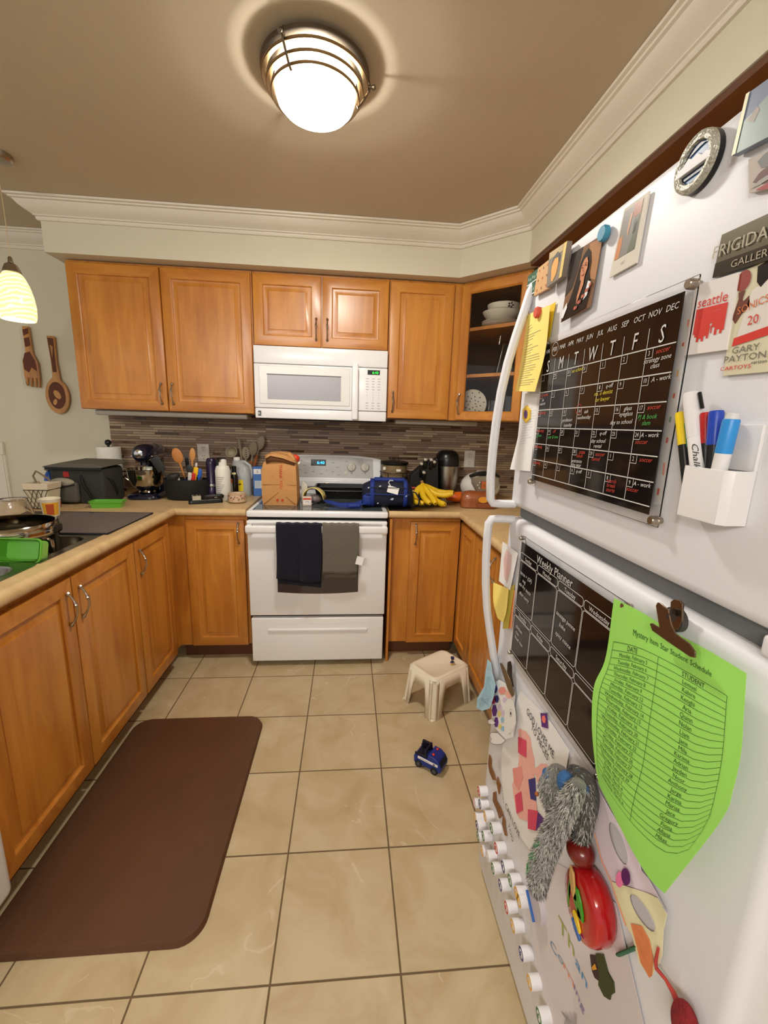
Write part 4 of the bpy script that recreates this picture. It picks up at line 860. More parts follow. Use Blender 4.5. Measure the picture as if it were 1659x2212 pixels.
# bottles between caddy and stove
x, y = -.272, -.335; T = thing('flask', 'dark purple insulated flask right of the utensil caddy', 'flask', (x, y, CT))
cyl(T, 'body', (x, y, CT), [(.032, 0), (.034, .006), (.034, .06), (.030, .068), (.030, .21), (.026, .235), (.02, .243), (.001, .244)], mat('flask_purple', (38, 22, 56), .25)); cyl(T, 'band', (x, y, CT), [(.0305, .075), (.0312, .078), (.0312, .088), (.0305, .09)], CHROME, cap0=False, cap1=False)
x, y = -.196, -.375; T = thing('lotion_bottle', 'tall white pump bottle right of the purple flask', 'bottle', (x, y, CT))
cyl(T, 'body', (x, y, CT), [(.040, 0), (.043, .006), (.043, .175), (.038, .195), (.034, .203), (.022, .206), (.020, .225), (.001, .226)], mat('lotion_white', (228, 224, 214), .35))
m = MB(); m.tube([(x - .026, y, CT + .19), (x - .026, y, CT + .24)], .010, BLACK, 12); m.tube([(x - .03, y - .002, CT + .245), (x + .02, y - .002, CT + .247)], .005, BLACK, 8); m.lathe([(.018, .205), (.017, .235), (.010, .243), (.001, .244)], (x + .008, y - .004, CT), mat('lotion_white'), 18); m.build('pump', T)
m = MB()
for k in range(9): band((x, y, CT), .05 + .011 * k, .0525 + .011 * k, .0432, .0432, -130, -130 + 36 + (k * 37) % 30, INKG, m)
m.build('label', T)
x, y = -.150, -.30; T = thing('sauce_bottle', 'small dark bottle with orange label behind the flower bowl', 'bottle', (x, y, CT))
cyl(T, 'body', (x, y, CT), [(.021, 0), (.022, .005), (.022, .13), (.014, .155), (.012, .17), (.001, .17)], mat('dark_bottle', (30, 18, 12), .12))
cyl(T, 'cap', (x, y, CT), [(.0135, .160), (.0135, .195), (.001, .197)], BLACK, 18)
m = MB(); band((x, y, CT), .03, .12, .0222, .0222, -200, -110, mat('label_white', (210, 206, 196), .6), m); band((x, y, CT), .095, .118, .0226, .0226, -200, -110, mat('label_orange', (220, 110, 40), .6), m); band((x, y, CT), .145, .157, .0165, .0135, -140, -40, mat('label_cream', (216, 206, 150), .6), m); m.build('label', T)
x, y = -.155, -.20; T = thing('vinegar_jug', 'translucent white jug with yellow label left of the stove', 'jug', (x + .02, y, CT))
jp = mat('jug_plastic', (196, 200, 200), .35, trans=.3)
m = MB(); m.loft([rr(-.062 + x + .02, .062 + x + .02, -.055 + y, .055 + y, CT, .03), rr(-.064 + x + .02, .064 + x + .02, -.057 + y, .057 + y, CT + .01, .03), rr(-.064 + x + .02, .064 + x + .02, -.057 + y, .057 + y, CT + .13, .03), rr(-.052 + x + .02, .055 + x + .02, -.045 + y, .045 + y, CT + .18, .03), rr(-.036 + x + .01, .020 + x + .01, -.026 + y, .026 + y, CT + .215, .022), rr(-.030 + x + .008, .014 + x + .008, -.02 + y, .02 + y, CT + .222, .019)], jp, True, True); m.build('body', T, smooth=60)
m = MB(); m.tube([(x + .012, y, CT + .212), (x + .045, y - .004, CT + .214), (x + .078, y - .004, CT + .19), (x + .090, y - .004, CT + .15), (x + .082, y, CT + .11)], .010, jp, 12); m.build('handle', T)
cyl(T, 'cap', (x - .002, y, CT), [(.020, .222), (.020, .238), (.018, .241), (.001, .241)], mat('lotion_white'), 22)
m = MB(); m.box(x - .040, x + .045, y - .0590, y - .0572, CT + .035, CT + .105, mat('label_yellow', (238, 212, 30), .5)); m.box(x - .036, x - .004, y - .0596, y - .0588, CT + .097, CT + .102, INK); m.prism([(x + .012, CT + .078), (x + .03, CT + .085), (x + .036, CT + .078), (x + .022, CT + .07)], lambda a, b: (a, y - .0598, b), lambda a, b: (a, y - .059, b), mat('label_brown', (120, 84, 20), .6))
for k in range(4): m.box(x - .036, x + .004 - .005 * (k % 2), y - .0596, y - .0588, CT + .062 - k * .007, CT + .0645 - k * .007, mat('label_brown'))
m.build('label', T)
x, y = -.030, -.20
T = thing('carton', 'slim blue and white carton beside the paper bag', 'carton', (x, y, CT))
m = MB(RZ((x, y, CT), 8)); m.box(-.028, .028, -.028, .028, 0, .185, mat('carton_blue', (64, 110, 180), .5)); m.box(.0281, .0285, -.027, .027, .0, .185, mat('carton_grey', (150, 156, 166), .5)); m.build('box', T, bevel=.001)
m = MB(RZ((x, y, CT), 8)); m.box(-.024, .020, -.0296, -.0283, .140, .172, PAPER); m.box(-.020, .022, -.0296, -.0283, .050, .098, mat('label_pale', (196, 206, 216), .6)); text3(m, '3', lambda a, b: (a, -.0300, b), INK, .022, 1, x=-.002, y=.156)
for k in range(5): m.box(-.016, .016, -.0300, -.0296, .058 + k * .008, .0595 + k * .008, INKG)
m.build('label', T)
x, y = -.100, -.445; T = thing('flower_bowl', 'small pink floral bowl in front of the vinegar jug', 'bowl', (x, y, CT))
cyl(T, 'body', (x, y, CT), [(.040, 0), (.052, .008), (.053, .04), (.051, .048), (.053, .052), (.050, .054), (.048, .050), (.048, .012), (.001, .008)], mat('bowl_pink', (196, 168, 138), .35, noise=.15, nscale=60), 36, cap1=False)
m = MB(); r_ = random.Random(5)
for k in range(22):
    a = -165 + k * 7.2; z = .018 + .022 * r_.random(); band((x, y, CT), z, z + .006 + .004 * r_.random(), .0532, .0532, a, a + 5, [mat('petal_red', (150, 60, 50), .5), mat('leaf_green', (70, 86, 60), .5), mat('petal_rose', (190, 110, 100), .5)][k % 3], m, 2)
m.build('flower_print', T)
# black hole punch / stapler
T = thing('hole_punch', 'black lever hole punch with chrome hinge in front of the caddy', 'stationery', (-.27, -.47, CT))
Mh = RZ((-.262, -.480, CT), 24)
m = MB(Mh); m.loft([rr(-.095, .085, -.022, .024, 0, .015), rr(-.095, .085, -.022, .024, .014, .015), rr(-.09, .08, -.018, .02, .022, .012)], BLACK, True, True); m.build('base', T)
m = MB(Mh); m.loft([rr(-.02, .09, -.020, .022, .026, .015), rr(-.02, .095, -.022, .024, .040, .018), rr(-.015, .085, -.016, .018, .048, .014)], BLACK, True, True); m.build('lever', T)
m = MB(Mh); m.box(-.075, -.030, -.018, -.014, .018, .046, CHROME); m.box(-.075, -.030, .014, .018, .018, .046, CHROME); m.tube([(-.070, -.02, .040), (-.070, .02, .040)], .005, CHROME, 10); m.box(.04, .055, -.023, -.021, .030, .036, CHROME); m.build('hinge', T, bevel=.001)

# crock of ladles behind the jug
x, y = -.14, -.052
T = thing('utensil_crock', 'dark crock behind the jug holding beige utensils', 'holder', (x, y, CT)); cyl(T, 'body', (x, y, CT), [(.035, 0), (.041, .01), (.041, .13), (.037, .13), (.036, .02), (.001, .015)], mat('crock_brown', (60, 42, 30), .4), cap1=False)
bg_ = mat('silicone_grey', (150, 136, 112), .5); hw = mat('handle_wood', (164, 92, 44), .5)
def lad(kind, label, ang, lean, L, head, tw=0):
    T_ = thing(kind, label, 'utensil', (x, y, CT + .02), 'beige utensils standing in the dark crock')
    M_ = Matrix.Translation((x + ang * .0006, y, CT + .02)) @ Matrix.Rotation(math.radians(ang), 4, 'Y') @ Matrix.Rotation(math.radians(lean), 4, 'X') @ Matrix.Rotation(math.radians(tw), 4, 'Z')
    m_ = MB(M_); m_.tube([(0, 0, 0), (0, 0, L)], [.007, .008], hw, 10); m_.build('handle', T_)
    m_ = MB(M_); m_.tube([(0, 0, L), (0, 0, L + .05)], [.005, .006], bg_, 8); head(m_, L + .05); m_.build('head', T_, smooth=50)
def h_ladle(m_, z):
    Q = m_.M; m_.M = Q @ Matrix.Translation((-.008, -.012, z + .03)) @ Matrix.Rotation(math.radians(58), 4, 'X'); m_.lathe([(.001, -.028), (.024, -.022), (.036, -.004), (.038, .010), (.034, .010), (.031, -.004), (.02, -.018), (.001, -.023)], (0, 0, 0), bg_, 28, cap0=False, cap1=False); m_.M = Q
def h_oval(m_, z): m_.ell((0, 0, z + .035), (.027, .006, .048), bg_)
def h_slot(m_, z):
    m_.ell((0, 0, z + .03), (.026, .005, .042), bg_)
    for k in range(4): m_.ell((.004, -.0055, z + .008 + k * .014), (.004, .001, .003), INK, 8, 4)
def h_thin(m_, z): m_.rbox(-.008, .008, -.003, .003, z - .01, z + .095, bg_, .004)
lad('ladle', 'beige deep ladle tilted left over the jug', -13, 8, .175, h_ladle)
lad('spatula', 'thin beige spatula edge-on in the dark crock', -5, 4, .185, h_thin)
lad('slotted_spoon', 'beige slotted spoon with holes in the dark crock', 2, 6, .16, h_slot)
lad('spoon', 'beige spoon right of the slotted spoon in the crock', 11, 5, .19, h_oval)
lad('spoon', 'tallest beige spoon leaning right out of the crock', 17, 2, .235, h_oval)

# brown paper bag on the stove
T = thing('paper_bag', 'brown paper grocery bag with red print standing on the cooktop', 'bag', (.155, -.45, CT)); kb = mat('kraft', (192, 140, 84), .8, noise=.10, nscale=14, bump=.7, bscale=45)
Mk = RZ((.158, -.47, CT), -2)
def kr(w, d, z, sh=0, j=0): return [(a * w + sh + j * math.sin(k * 2.1), b * d + j * math.cos(k * 1.7), z + j * math.sin(k * 1.3)) for k, (a, b) in enumerate(((-1, -1), (-.33, -1.02), (.33, -1.02), (1, -1), (1.02, 0), (1, 1), (.33, 1), (-.33, 1), (-1, 1), (-1.02, 0)))]
m = MB(Mk); m.loft([kr(.094, .060, 0), kr(.098, .062, .03, 0, .001), kr(.098, .062, .12, -.002, .002), kr(.096, .060, .20, -.003, .003), kr(.090, .052, .235, 0, .003), kr(.080, .036, .262, .004, .003), kr(.068, .022, .285, .002, .004), kr(.052, .016, .298, .0, .004), kr(.046, .012, .296, 0, .004)], kb, True, False); m.build('sack', T, smooth=20)
m = MB(Mk); m.loft([[(-.075, -.052, .262), (-.045, -.058, .282), (.02, -.054, .270), (.088, -.05, .246)], [(-.070, -.056, .236), (-.04, -.064, .250), (.02, -.060, .246), (.086, -.056, .228)]], mat('kraft_inside', (96, 58, 28), .9), closed=False); m.loft([[(-.078, -.050, .285), (-.02, -.03, .300), (.04, -.02, .290), (.094, -.03, .252)], [(-.075, -.060, .262), (-.045, -.066, .280), (.02, -.062, .268), (.092, -.058, .242)]], kb, closed=False); m.build('folded_mouth', T, solid=.001)
m = MB(Mk); red = mat('print_red', (196, 60, 30), .8)
fn = lambda a, b: (a, -.0655 + max(0, (b - .2)) * .12, b)
text3(m, 'THANK YOU', fn, red, .024, 1, rot=-90, x=.010, y=.165)
m.build('print', T)
for cx in (-.012, .016): m = MB(Mk); m.prism(oval(cx, .032, .007, .008, 10), fn, lambda a, b: (a, -.064, b), red); m.build('print_dot', T)
m = MB(Mk); m.prism([(-.09, .010), (0, .082), (.09, .010), (.086, .006), (0, .076), (-.086, .006)], lambda a, b: (a, -.0642, b), lambda a, b: (a, -.0625, b), mat('kraft_fold', (156, 100, 52), .8)); m.box(-.094, .094, -.0645, -.063, .118, .1205, mat('kraft_fold')); m.build('crease', T)
m = MB(); 
m.ell((.235, -.46, CT + .262), (.028, .022, .024), mat('red_wrap', (214, 60, 34), .35, bump=.8, bscale=70), 14, 8); m.ell((.252, -.45, CT + .236), (.014, .014, .014), mat('tissue')); solo(m, 'snack_bag', 'crumpled red wrapper sticking out behind the paper bag', 'packet')
# yellow cloth, tea box
T = thing('tea_box', 'small white and red box on the cooktop beside the paper bag', 'box', (.305, -.50, CT))
m = MB(RZ((.305, -.500, CT), 8)); m.box(-.025, .025, -.025, .025, 0, .048, mat('box_pink', (222, 200, 190), .5)); m.build('carton', T, bevel=.001)
m = MB(RZ((.305, -.500, CT), 8)); m.box(-.020, .020, -.0262, -.0251, .010, .030, mat('box_white', (230, 226, 220), .5)); m.box(-.022, .022, -.0262, -.0251, .036, .044, mat('print_red')); m.tube([(-.012, -.0265, .02), (0, -.0265, .026), (.012, -.0265, .02)], .001, INK, 5); m.build('label', T)
m = MB(); N = 12; rings = []
for j in range(7):
    v = j / 6; row = []
    for i in range(N + 1):
        u = i / N; row.append((.275 + .125 * u + .01 * v, -.485 + .10 * v, CT + .048 + .05 * math.sin(math.pi * min(1, u * 1.05)) ** .7 * (1 - .25 * v) - (.02 if i in (0, N) else 0)))
    rings.append(row)
m.loft(rings, mat('cloth_yellow', (226, 208, 130), .8, bump=.3, bscale=90), closed=False); solo(m, 'napkin', 'folded pale yellow napkin over bags on the cooktop', 'cloth', solid=.004, smooth=60)
m = MB(); m.ell((.345, -.44, CT + .026), (.042, .038, .026), mat('grey_film', (110, 100, 96), .3, bump=1, bscale=60), 16, 8); solo(m, 'snack_bag', 'crumpled grey bag under the yellow napkin', 'packet')
m = MB(); m.prism([(.262, 0), (.285, 0), (.300, .10), (.275, .125), (.262, .10)], lambda a, b: (a, -.40, CT + b), lambda a, b: (a, -.37, CT + b), mat('film_white', (214, 208, 196), .4)); solo(m, 'food_packet', 'white packet leaning behind the brown paper bag', 'packet', bevel=.003)
# black griddle
T = thing('griddle_pan', 'long black griddle pan at the back of the cooktop', 'pan', (.50, -.20, CT)); m = MB()
m.loft([rr(.345, .665, -.28, -.13, CT + .002, .02), rr(.335, .675, -.29, -.12, CT + .05, .02), rr(.33, .68, -.295, -.115, CT + .075, .02), rr(.34, .67, -.285, -.125, CT + .075, .018), rr(.345, .665, -.28, -.13, CT + .03, .018)], BLACK, True, True); m.build('body', T)
m = MB(); m.tube([(.36, -.297, CT + .052), (.66, -.297, CT + .052)], .004, mat('pan_edge', (70, 66, 60), .25, .6), 8); m.build('rim', T)

# blue lunch bag
T = thing('lunch_bag', 'blue and navy camouflage lunch bag on the stove edge', 'bag', (.79, -.50, CT)); nb = mat('lunch_navy', (14, 20, 44), .75, noise=.5, nscale=26, bump=.5, bscale=200); bb = mat('lunch_blue', (22, 48, 128), .65, bump=.4, bscale=300)
Ml = RZ((.775, -.485, CT), -3)
m = MB(Ml); rings = []
for x_, w_, h_ in ((-.150, .055, .095), (-.142, .075, .125), (-.10, .085, .145), (0, .088, .150), (.09, .085, .145), (.132, .075, .125), (.140, .055, .095)):
    ring = []
    for k in range(24):
        a = 2 * math.pi * k / 24; c_, s_ = math.cos(a), math.sin(a); q = 3.2; rx_ = abs(c_) ** (2 / q) * (1 if c_ > 0 else -1); rz_ = abs(s_) ** (2 / q) * (1 if s_ > 0 else -1)
        ring.append((x_ + .003 * math.sin(5 * a), rx_ * w_ + .003 * math.sin(3 * a + x_ * 40), h_ / 2 + .002 + rz_ * h_ / 2))
    rings.append(ring)
m.loft(rings, nb, True, True); m.build('body', T, smooth=60)
def bandx(mm, x0, x1, mt, s=1.04, a0=-200, a1=20):
    out = []
    for x_ in (x0, x1):
        out.append([(x_, math.cos(math.radians(a0 + (a1 - a0) * k / 20)) * .088 * s * (1 if True else 0), .078 + math.sin(math.radians(a0 + (a1 - a0) * k / 20)) * -.080 * s) for k in range(21)])
    mm.loft(out, mt, closed=False)
def strapx(mm, x0, x1, mt, e=.003):
    out = []
    for x_ in (x0, x1):
        ring = []
        for k in range(17):
            a = math.radians(60 + 180 * k / 16); c_, s_ = math.cos(a), math.sin(a); q = 3.2
            ring.append((x_, abs(c_) ** (2 / q) * (1 if c_ > 0 else -1) * (.088 + e), .077 + abs(s_) ** (2 / q) * (1 if s_ > 0 else -1) * (.075 + e)))
        out.append(ring)
    mm.loft(out, mt, closed=False)
m = MB(Ml); strapx(m, -.105, -.080, bb); strapx(m, .085, .108, bb); m.build('side_strap', T, solid=.003, smooth=60)
m = MB(Ml); m.rbox(-.085, .098, -.03, .02, .145, .166, bb, .009); m.build('top_handle', T)
m = MB(Ml); m.rbox(-.148, -.095, -.090, -.05, .012, .075, bb, .014); m.build('side_pocket', T)
m = MB(Ml); m.tube([(-.13, -.0905, .082), (0, -.0935, .080), (.12, -.0905, .082)], .003, bb, 6); m.tube([(-.10, -.0915, .120), (.10, -.0915, .120)], .002, BLACKM, 6); m.build('zip', T)
m = MB(Ml @ Matrix.Translation((.022, -.094, .098)) @ Matrix.Rotation(math.radians(14), 4, 'Y') @ Matrix.Rotation(math.radians(-25), 4, 'X')); m.box(-.032, .032, -.001, .001, -.010, .030, PAPER); m.tube([(-.02, 0, .03), (-.035, -.002, .045), (-.03, .004, .062), (-.012, .006, .066)], .0035, mat('tag_loop', (190, 196, 206), .5), 8); m.build('name_tag', T)
m = MB(Ml)
for px_, pz_, s_ in ((-.115, .118, .007), (-.05, .128, .008), (.02, .056, .011), (.10, .075, .007), (-.06, .03, .006)):
    m.prism([(px_ - s_, pz_ - s_ * .4), (px_, pz_ + s_ * .5), (px_ + s_, pz_ + s_ * .3), (px_ + s_ * .3, pz_ - s_ * .7)], lambda a, b: (a, -.0925, b), lambda a, b: (a, -.089, b), mat('patch_pale', (176, 186, 200), .6))
m.build('reflective_patch', T)
m = MB(Ml); m.tube([(-.12, -.085, .03), (-.16, -.105, .020), (-.22, -.12, .012), (-.28, -.11, .012), (-.335, -.08, .022), (-.36, -.05, .03), (-.35, -.03, .02), (-.27, -.05, .008), (-.18, -.02, .01), (-.13, 0, .03)], .014, bb, 10, flat=.2); m.rbox(-.235, -.155, -.125, -.090, .004, .028, bb, .012); m.build('shoulder_strap', T)
m = MB(Ml); m.tube([(.13, -.02, .09), (.160, -.03, .085), (.182, -.05, .05), (.175, -.07, .02), (.145, -.06, .006), (.13, -.05, .012)], .009, nb, 10, flat=.4); m.build('right_strap', T)

# small slow cooker on a wire rack
x, y = .846, -.13
T = thing('spice_rack_box', 'black box supporting the small slow cooker by the stove', 'box', (x, y, CT)); m = MB(); m.rbox(x - .085, x + .085, y - .06, y + .07, CT, CT + .118, BLACKM, .006); m.build('box', T)
T = thing('slow_cooker', 'small tan slow cooker with black lid right of the stove panel', 'cooker', (x, y, CT + .118))
zb = CT + .119
cyl(T, 'body', (x, y, zb), [(.070, 0), (.082, .008), (.086, .05), (.086, .092), (.080, .094)], mat('crock_tan', (150, 128, 92), .25, .3), 40, cap1=True)
cyl(T, 'lid', (x, y, zb), [(.092, .092), (.094, .098), (.094, .108), (.080, .114), (.03, .118), (.001, .119)], BLACK, 40)
m = MB(); m.tube([(x - .03, y, zb + .115), (x - .022, y, zb + .132), (x - .008, y, zb + .130), (x - .002, y, zb + .115)], .003, BLACK, 8); m.tube([(x + .006, y, zb + .115), (x + .012, y, zb + .130), (x + .026, y, zb + .132), (x + .034, y, zb + .115)], .003, BLACK, 8); m.build('lid_handle', T)
m = MB(); 
for z_ in (.006, .042): m.tube([(x + .095 * math.cos(a * math.pi / 15), y + .095 * math.sin(a * math.pi / 15), zb + z_) for a in range(30)], .0022, BLACK, 6, closed=True)
for a in (-150, -120, -60, -30, 30, 150): m.tube([(x + .095 * math.cos(math.radians(a)), y + .095 * math.sin(math.radians(a)), zb + .001), (x + .095 * math.cos(math.radians(a)), y + .095 * math.sin(math.radians(a)), zb + .044)], .0018, BLACK, 6)
m.build('wire_stand', T)
m = MB(); m.rbox(x + .005, x + .035, y - .089, y - .084, zb + .052, zb + .068, PLW, .002); m.rbox(x - .080, x - .062, y - .070, y - .058, zb + .06, zb + .08, PLW, .002); m.build('badge', T)

# knife block
T = thing('knife_block', 'black knife block with silver-ended knives right of the stove', 'knife block', (1.02, -.20, CT))
Mn = RZ((1.024, -.225, CT), 0)
m = MB(Mn); m.prism([(-.09, 0), (.085, 0), (.10, .03), (.085, .26), (.02, .245), (-.085, .16), (-.10, .04)], lambda a, b: (a, -.055, b), lambda a, b: (a * .9, .06, b), BLACKM); m.build('block', T, bevel=.006)
for k, (a, z_, h_) in enumerate(((-.026, .160, .085), (.0, .215, .055), (.036, .210, .060), (.058, .225, .030), (-.008, .12, .07))):
    Mk_ = Mn @ Matrix.Translation((a, -.055 if k != 4 else -.058, z_)) @ Matrix.Rotation(math.radians(16), 4, 'X')
    m = MB(Mk_); m.rbox(-.009, .009, -.012, .012, -.01, h_ - .012, BLACK, .004); m.rbox(-.0095, .0095, -.0125, .0125, h_ - .014, h_, mat("knife_cap", (226, 222, 212), .35, .5), .004)
    m.tube([(0, -.013, .008), (0, -.014, .012)], .003, CHROME, 8); tag(m.build('kitchen_knife'), ('black knife with silver cap, leftmost in the knife block', 'black knife second from the left in the knife block', 'black knife third from the left in the knife block', 'black knife at the right of the knife block', 'short black knife low in the front of the block')[k], 'knife', 'knives in the black block')
m = MB(Mn); m.lathe([(.012, 0), (.011, .002), (.001, .002)], (.035, -.056, .09), NICKEL, 16, axis='y', sx=1.4, sy=.5); m.build('badge', T)

# steel kettle / urn
x, y = 1.198, -.150
T = thing('steel_urn', 'tall steel canister with black domed lid beside the knife block', 'appliance', (x, y, CT))
cyl(T, 'body', (x, y, CT), [(.058, 0), (.066, .01), (.074, .10), (.079, .20), (.079, .215), (.001, .216)], mat('urn_steel', (168, 160, 148), .3, 1), 40)
cyl(T, 'lid', (x, y, CT), [(.080, .212), (.081, .25), (.074, .285), (.055, .308), (.03, .315), (.001, .316)], BLACK, 40)
m = MB(); m.rbox(x - .090, x - .062, y - .035, y + .03, CT, CT + .265, BLACK, .012); m.build('grip', T)
# rice cooker
x, y = 1.418, -.20
T = thing('rice_cooker', 'white rice cooker with silver front and orange display under the outlet', 'cooker', (x, y, CT))
m = MB(); m.ell((x, y, CT + .085), (.132, .108, .098), mat('rice_white', (228, 224, 214), .3), 36, 18, z0=-.86, z1=.92); m.loft([rr(x - .09, x + .09, y - .08, y + .08, CT, .05), rr(x - .095, x + .095, y - .085, y + .085, CT + .01, .05)], mat('rice_white'), True, True); m.build('body', T)
m = MB(); m.prism([(-.092, .150), (-.06, .163), (0, .168), (.06, .163), (.092, .150), (.088, .115), (.065, .075), (.032, .045), (0, .038), (-.032, .045), (-.065, .075), (-.088, .115)], lambda a, b: (x + a, y - .124 + a * a * 3.2, CT + b), lambda a, b: (x + a * .98, y - .085, CT + b), mat('rice_silver', (176, 172, 164), .25, .8)); pf = m.build('front_panel', T, bevel=.003)
m = MB(); m.prism([(-.098, .152), (-.06, .170), (0, .176), (.06, .170), (.098, .152), (.100, .166), (.06, .188), (0, .194), (-.06, .188), (-.100, .166)], lambda a, b: (x + a, y - .122 + a * a * 3.2, CT + b), lambda a, b: (x + a * .98, y - .06, CT + b), BLACK); m.build('lid_band', T, bevel=.003)
m = MB(); m.box(x - .030, x + .030, y - .1270, y - .118, CT + .085, CT + .132, mat('lcd_orange', (206, 112, 58), .4)); text3(m, '6:40', lambda a, b: (x + a, y - .1275, CT + b), mat('lcd_dark', (120, 56, 26), .6), .022, 1, x=0, y=.108); m.build('display', pf)
m = MB()
for s in (-1, 1):
    for k in range(3): m.lathe([(.005, 0), (.004, .002), (.001, .002)], (x + s * (.043 + .010 * (k == 1)), y - .1195 + .004 * (k == 1), CT + .125 - k * .018), PLW, 12, axis='y')
m.build('button', pf)
m = MB(); m.lathe([(.04, .178), (.035, .19), (.001, .193)], (x, y - .02, CT), mat('rice_white'), 24); m.build('steam_vent', T)

# bananas
T = thing('banana_bunch', 'bunch of ripe yellow bananas in front of the knife block', 'bananas', (1.03, -.45, CT))
by_ = mat('banana_yellow', (224, 184, 30), .45, noise=.14, nscale=30); bt = mat('banana_tip', (70, 52, 20), .7)
bn = ((( .99, -.40, .118), (.962, -.42, .085), (.938, -.45, .045), (.945, -.49, .020), (.985, -.52, .018)), ((.995, -.40, .118), (.985, -.43, .08), (.990, -.47, .05), (1.005, -.51, .03), (1.02, -.535, .02)), ((1.0, -.395, .118), (1.01, -.43, .09), (1.03, -.47, .06), (1.045, -.51, .035), (1.05, -.54, .02)),
      ((1.0, -.39, .118), (1.03, -.42, .085), (1.07, -.45, .062), (1.12, -.47, .060), (1.165, -.49, .075)), ((1.0, -.385, .118), (1.04, -.39, .09), (1.09, -.40, .07), (1.14, -.42, .065), (1.18, -.44, .075)), ((1.005, -.39, .10), (1.04, -.43, .05), (1.07, -.48, .025), (1.09, -.52, .018), (1.105, -.55, .02)))
for b5 in bn:
    m = MB(); P = [Vector((a, b, CT + c + .004)) for a, b, c in b5]; pts = []
    for i in range(4):
        for k in range(5): pts.append(P[i].lerp(P[i + 1], k / 5))
    pts.append(P[4]); n = len(pts); rs = [.0055 + .0125 * min(1, max(0, (i / n - .06) * 6)) ** .6 * (1 if i / n < .8 else max(.25, (1 - i / n) / .2) ** .6) for i in range(n)]
    m.tube(pts, rs, by_, 12); m.ell(tuple(pts[-1]), (.004, .004, .004), bt, 8, 6); m.build('banana', T, smooth=60)
m = MB(); m.tube([(.995, -.39, CT + .118), (.990, -.385, CT + .140)], [.012, .008], mat('banana_stem', (150, 110, 60), .7), 10); m.build('stem', T)
# carrots bag, bread
m = MB(); r_ = random.Random(2)
for k in range(7): m.tube([(1.16 + .02 * k, -.36 + .01 * k, CT + .02 + .008 * (k % 3)), (1.25 + .012 * k, -.34 - .02 * (k % 3), CT + .05 - .008 * (k % 4)), (1.31, -.33, CT + .04)], [.012, .018, .010], mat('carrot_orange', (220, 96, 26), .35, bump=.6, bscale=60), 10)
m.ell((1.24, -.35, CT + .035), (.09, .04, .034), mat('carrot_orange'), 16, 8); solo(m, 'carrot_bag', 'bag of orange carrots between bananas and bread', 'vegetables', smooth=60)
T = thing('bread_loaf', 'brown bread loaf in clear wrap near the fridge', 'bread', (1.31, -.50, CT))
m = MB(RZ((1.315, -.50, CT), -8)); rings = []
for x_, s_ in ((-.104, .55), (-.098, .78), (-.085, .93), (-.05, 1.0), (0, .97), (.05, 1.0), (.085, .94), (.098, .78), (.104, .55)):
    rings.append([(x_, a * .052 * s_, .002 + b * s_) for a, b in ((-1, 0), (-1.02, .035), (-1.10, .052), (-1.05, .070), (-.82, .086), (-.45, .096), (0, .099), (.45, .096), (.82, .086), (1.05, .070), (1.10, .052), (1.02, .035), (1, 0))])
m.loft(rings, mat('bread_brown', (150, 84, 44), .3, noise=.3, nscale=30, bump=.4, bscale=80, coat=.5), True, True); m.build('loaf', T, bevel=.004, smooth=50)
m = MB(RZ((1.315, -.50, CT), -8)); m.prism(oval(.02, .055, .028, .018, 12), lambda a, b: (a, -.061, b), lambda a, b: (a, -.055, b), mat('bread_label', (222, 150, 40), .4)); m.box(-.015, .075, -.0590, -.052, .012, .034, mat('bread_label2', (140, 74, 40), .4)); m.build('label', T)
m = MB(); m.ell((1.0, -.12, CT + .10), (.0, .0, .0), BLACK, 3, 2) if False else None
T = thing('garlic_bulb', 'tan onion and pink packet behind the lunch bag', 'vegetables', (.955, -.33, CT)); m = MB(); m.ell((.945, -.33, CT + .045), (.022, .022, .030), mat('onion_tan', (200, 160, 110), .5)); m.ell((.945, -.33, CT + .02), (.025, .03, .02), mat('onion_tan')); m.build('bulb', T)
m = MB(); m.rbox(.918, .965, -.345, -.325, CT + .08, CT + .092, mat('packet_pink', (200, 80, 84), .5), .004); m.build('ribbon', T)

# dishes in the corner cabinet
cr_ = mat('dish_cream', (216, 208, 186), .3); pat = mat('pattern_green', (110, 112, 70), .5)
def bowl(name, label, x, y, z, r, h, group=None, mt=cr_):
    m = MB(); m.lathe([(r * .45, 0), (r * .6, .004), (r * .92, h * .7), (r, h), (r - .003, h), (r * .88, h * .7), (r * .5, .008), (.001, .008)], (x, y, z), mt, 36, cap1=False); return solo(m, name, label, 'dish', group)
zt = 1.944; x, y = 1.40, -.40
for k in range(2): bowl('plate', ('bottom cream plate of the stack in the corner cabinet', 'second cream plate of the stack in the corner cabinet')[k], x, y, zt + .012 * k, .105, .020, 'stacked cream dishes on the top shelf')
bowl('serving_bowl', 'wide cream bowl on the plates in the corner cabinet', x, y, zt + .028, .105, .055, 'stacked cream dishes on the top shelf')
T = thing('flower_dish', 'top cream bowl with dark flower in the corner cabinet', 'dish', (x, y, zt + .07)); m = MB(); m.lathe([(.05, 0), (.085, .02), (.092, .05), (.089, .05), (.08, .02), (.001, .01)], (x + .012, y, zt + .072), cr_, 36, cap1=False); m.build('bowl', T)
m = MB()
for a in range(5): m.prism(oval(x + .02 + .012 * math.cos(a * 1.256), zt + .103 + .010 * math.sin(a * 1.256), .006, .004, 8, a * 72), lambda a_, b_: (a_, y - .0905, b_), lambda a_, b_: (a_, y - .082, b_), INK)
m.build('flower_print', T)
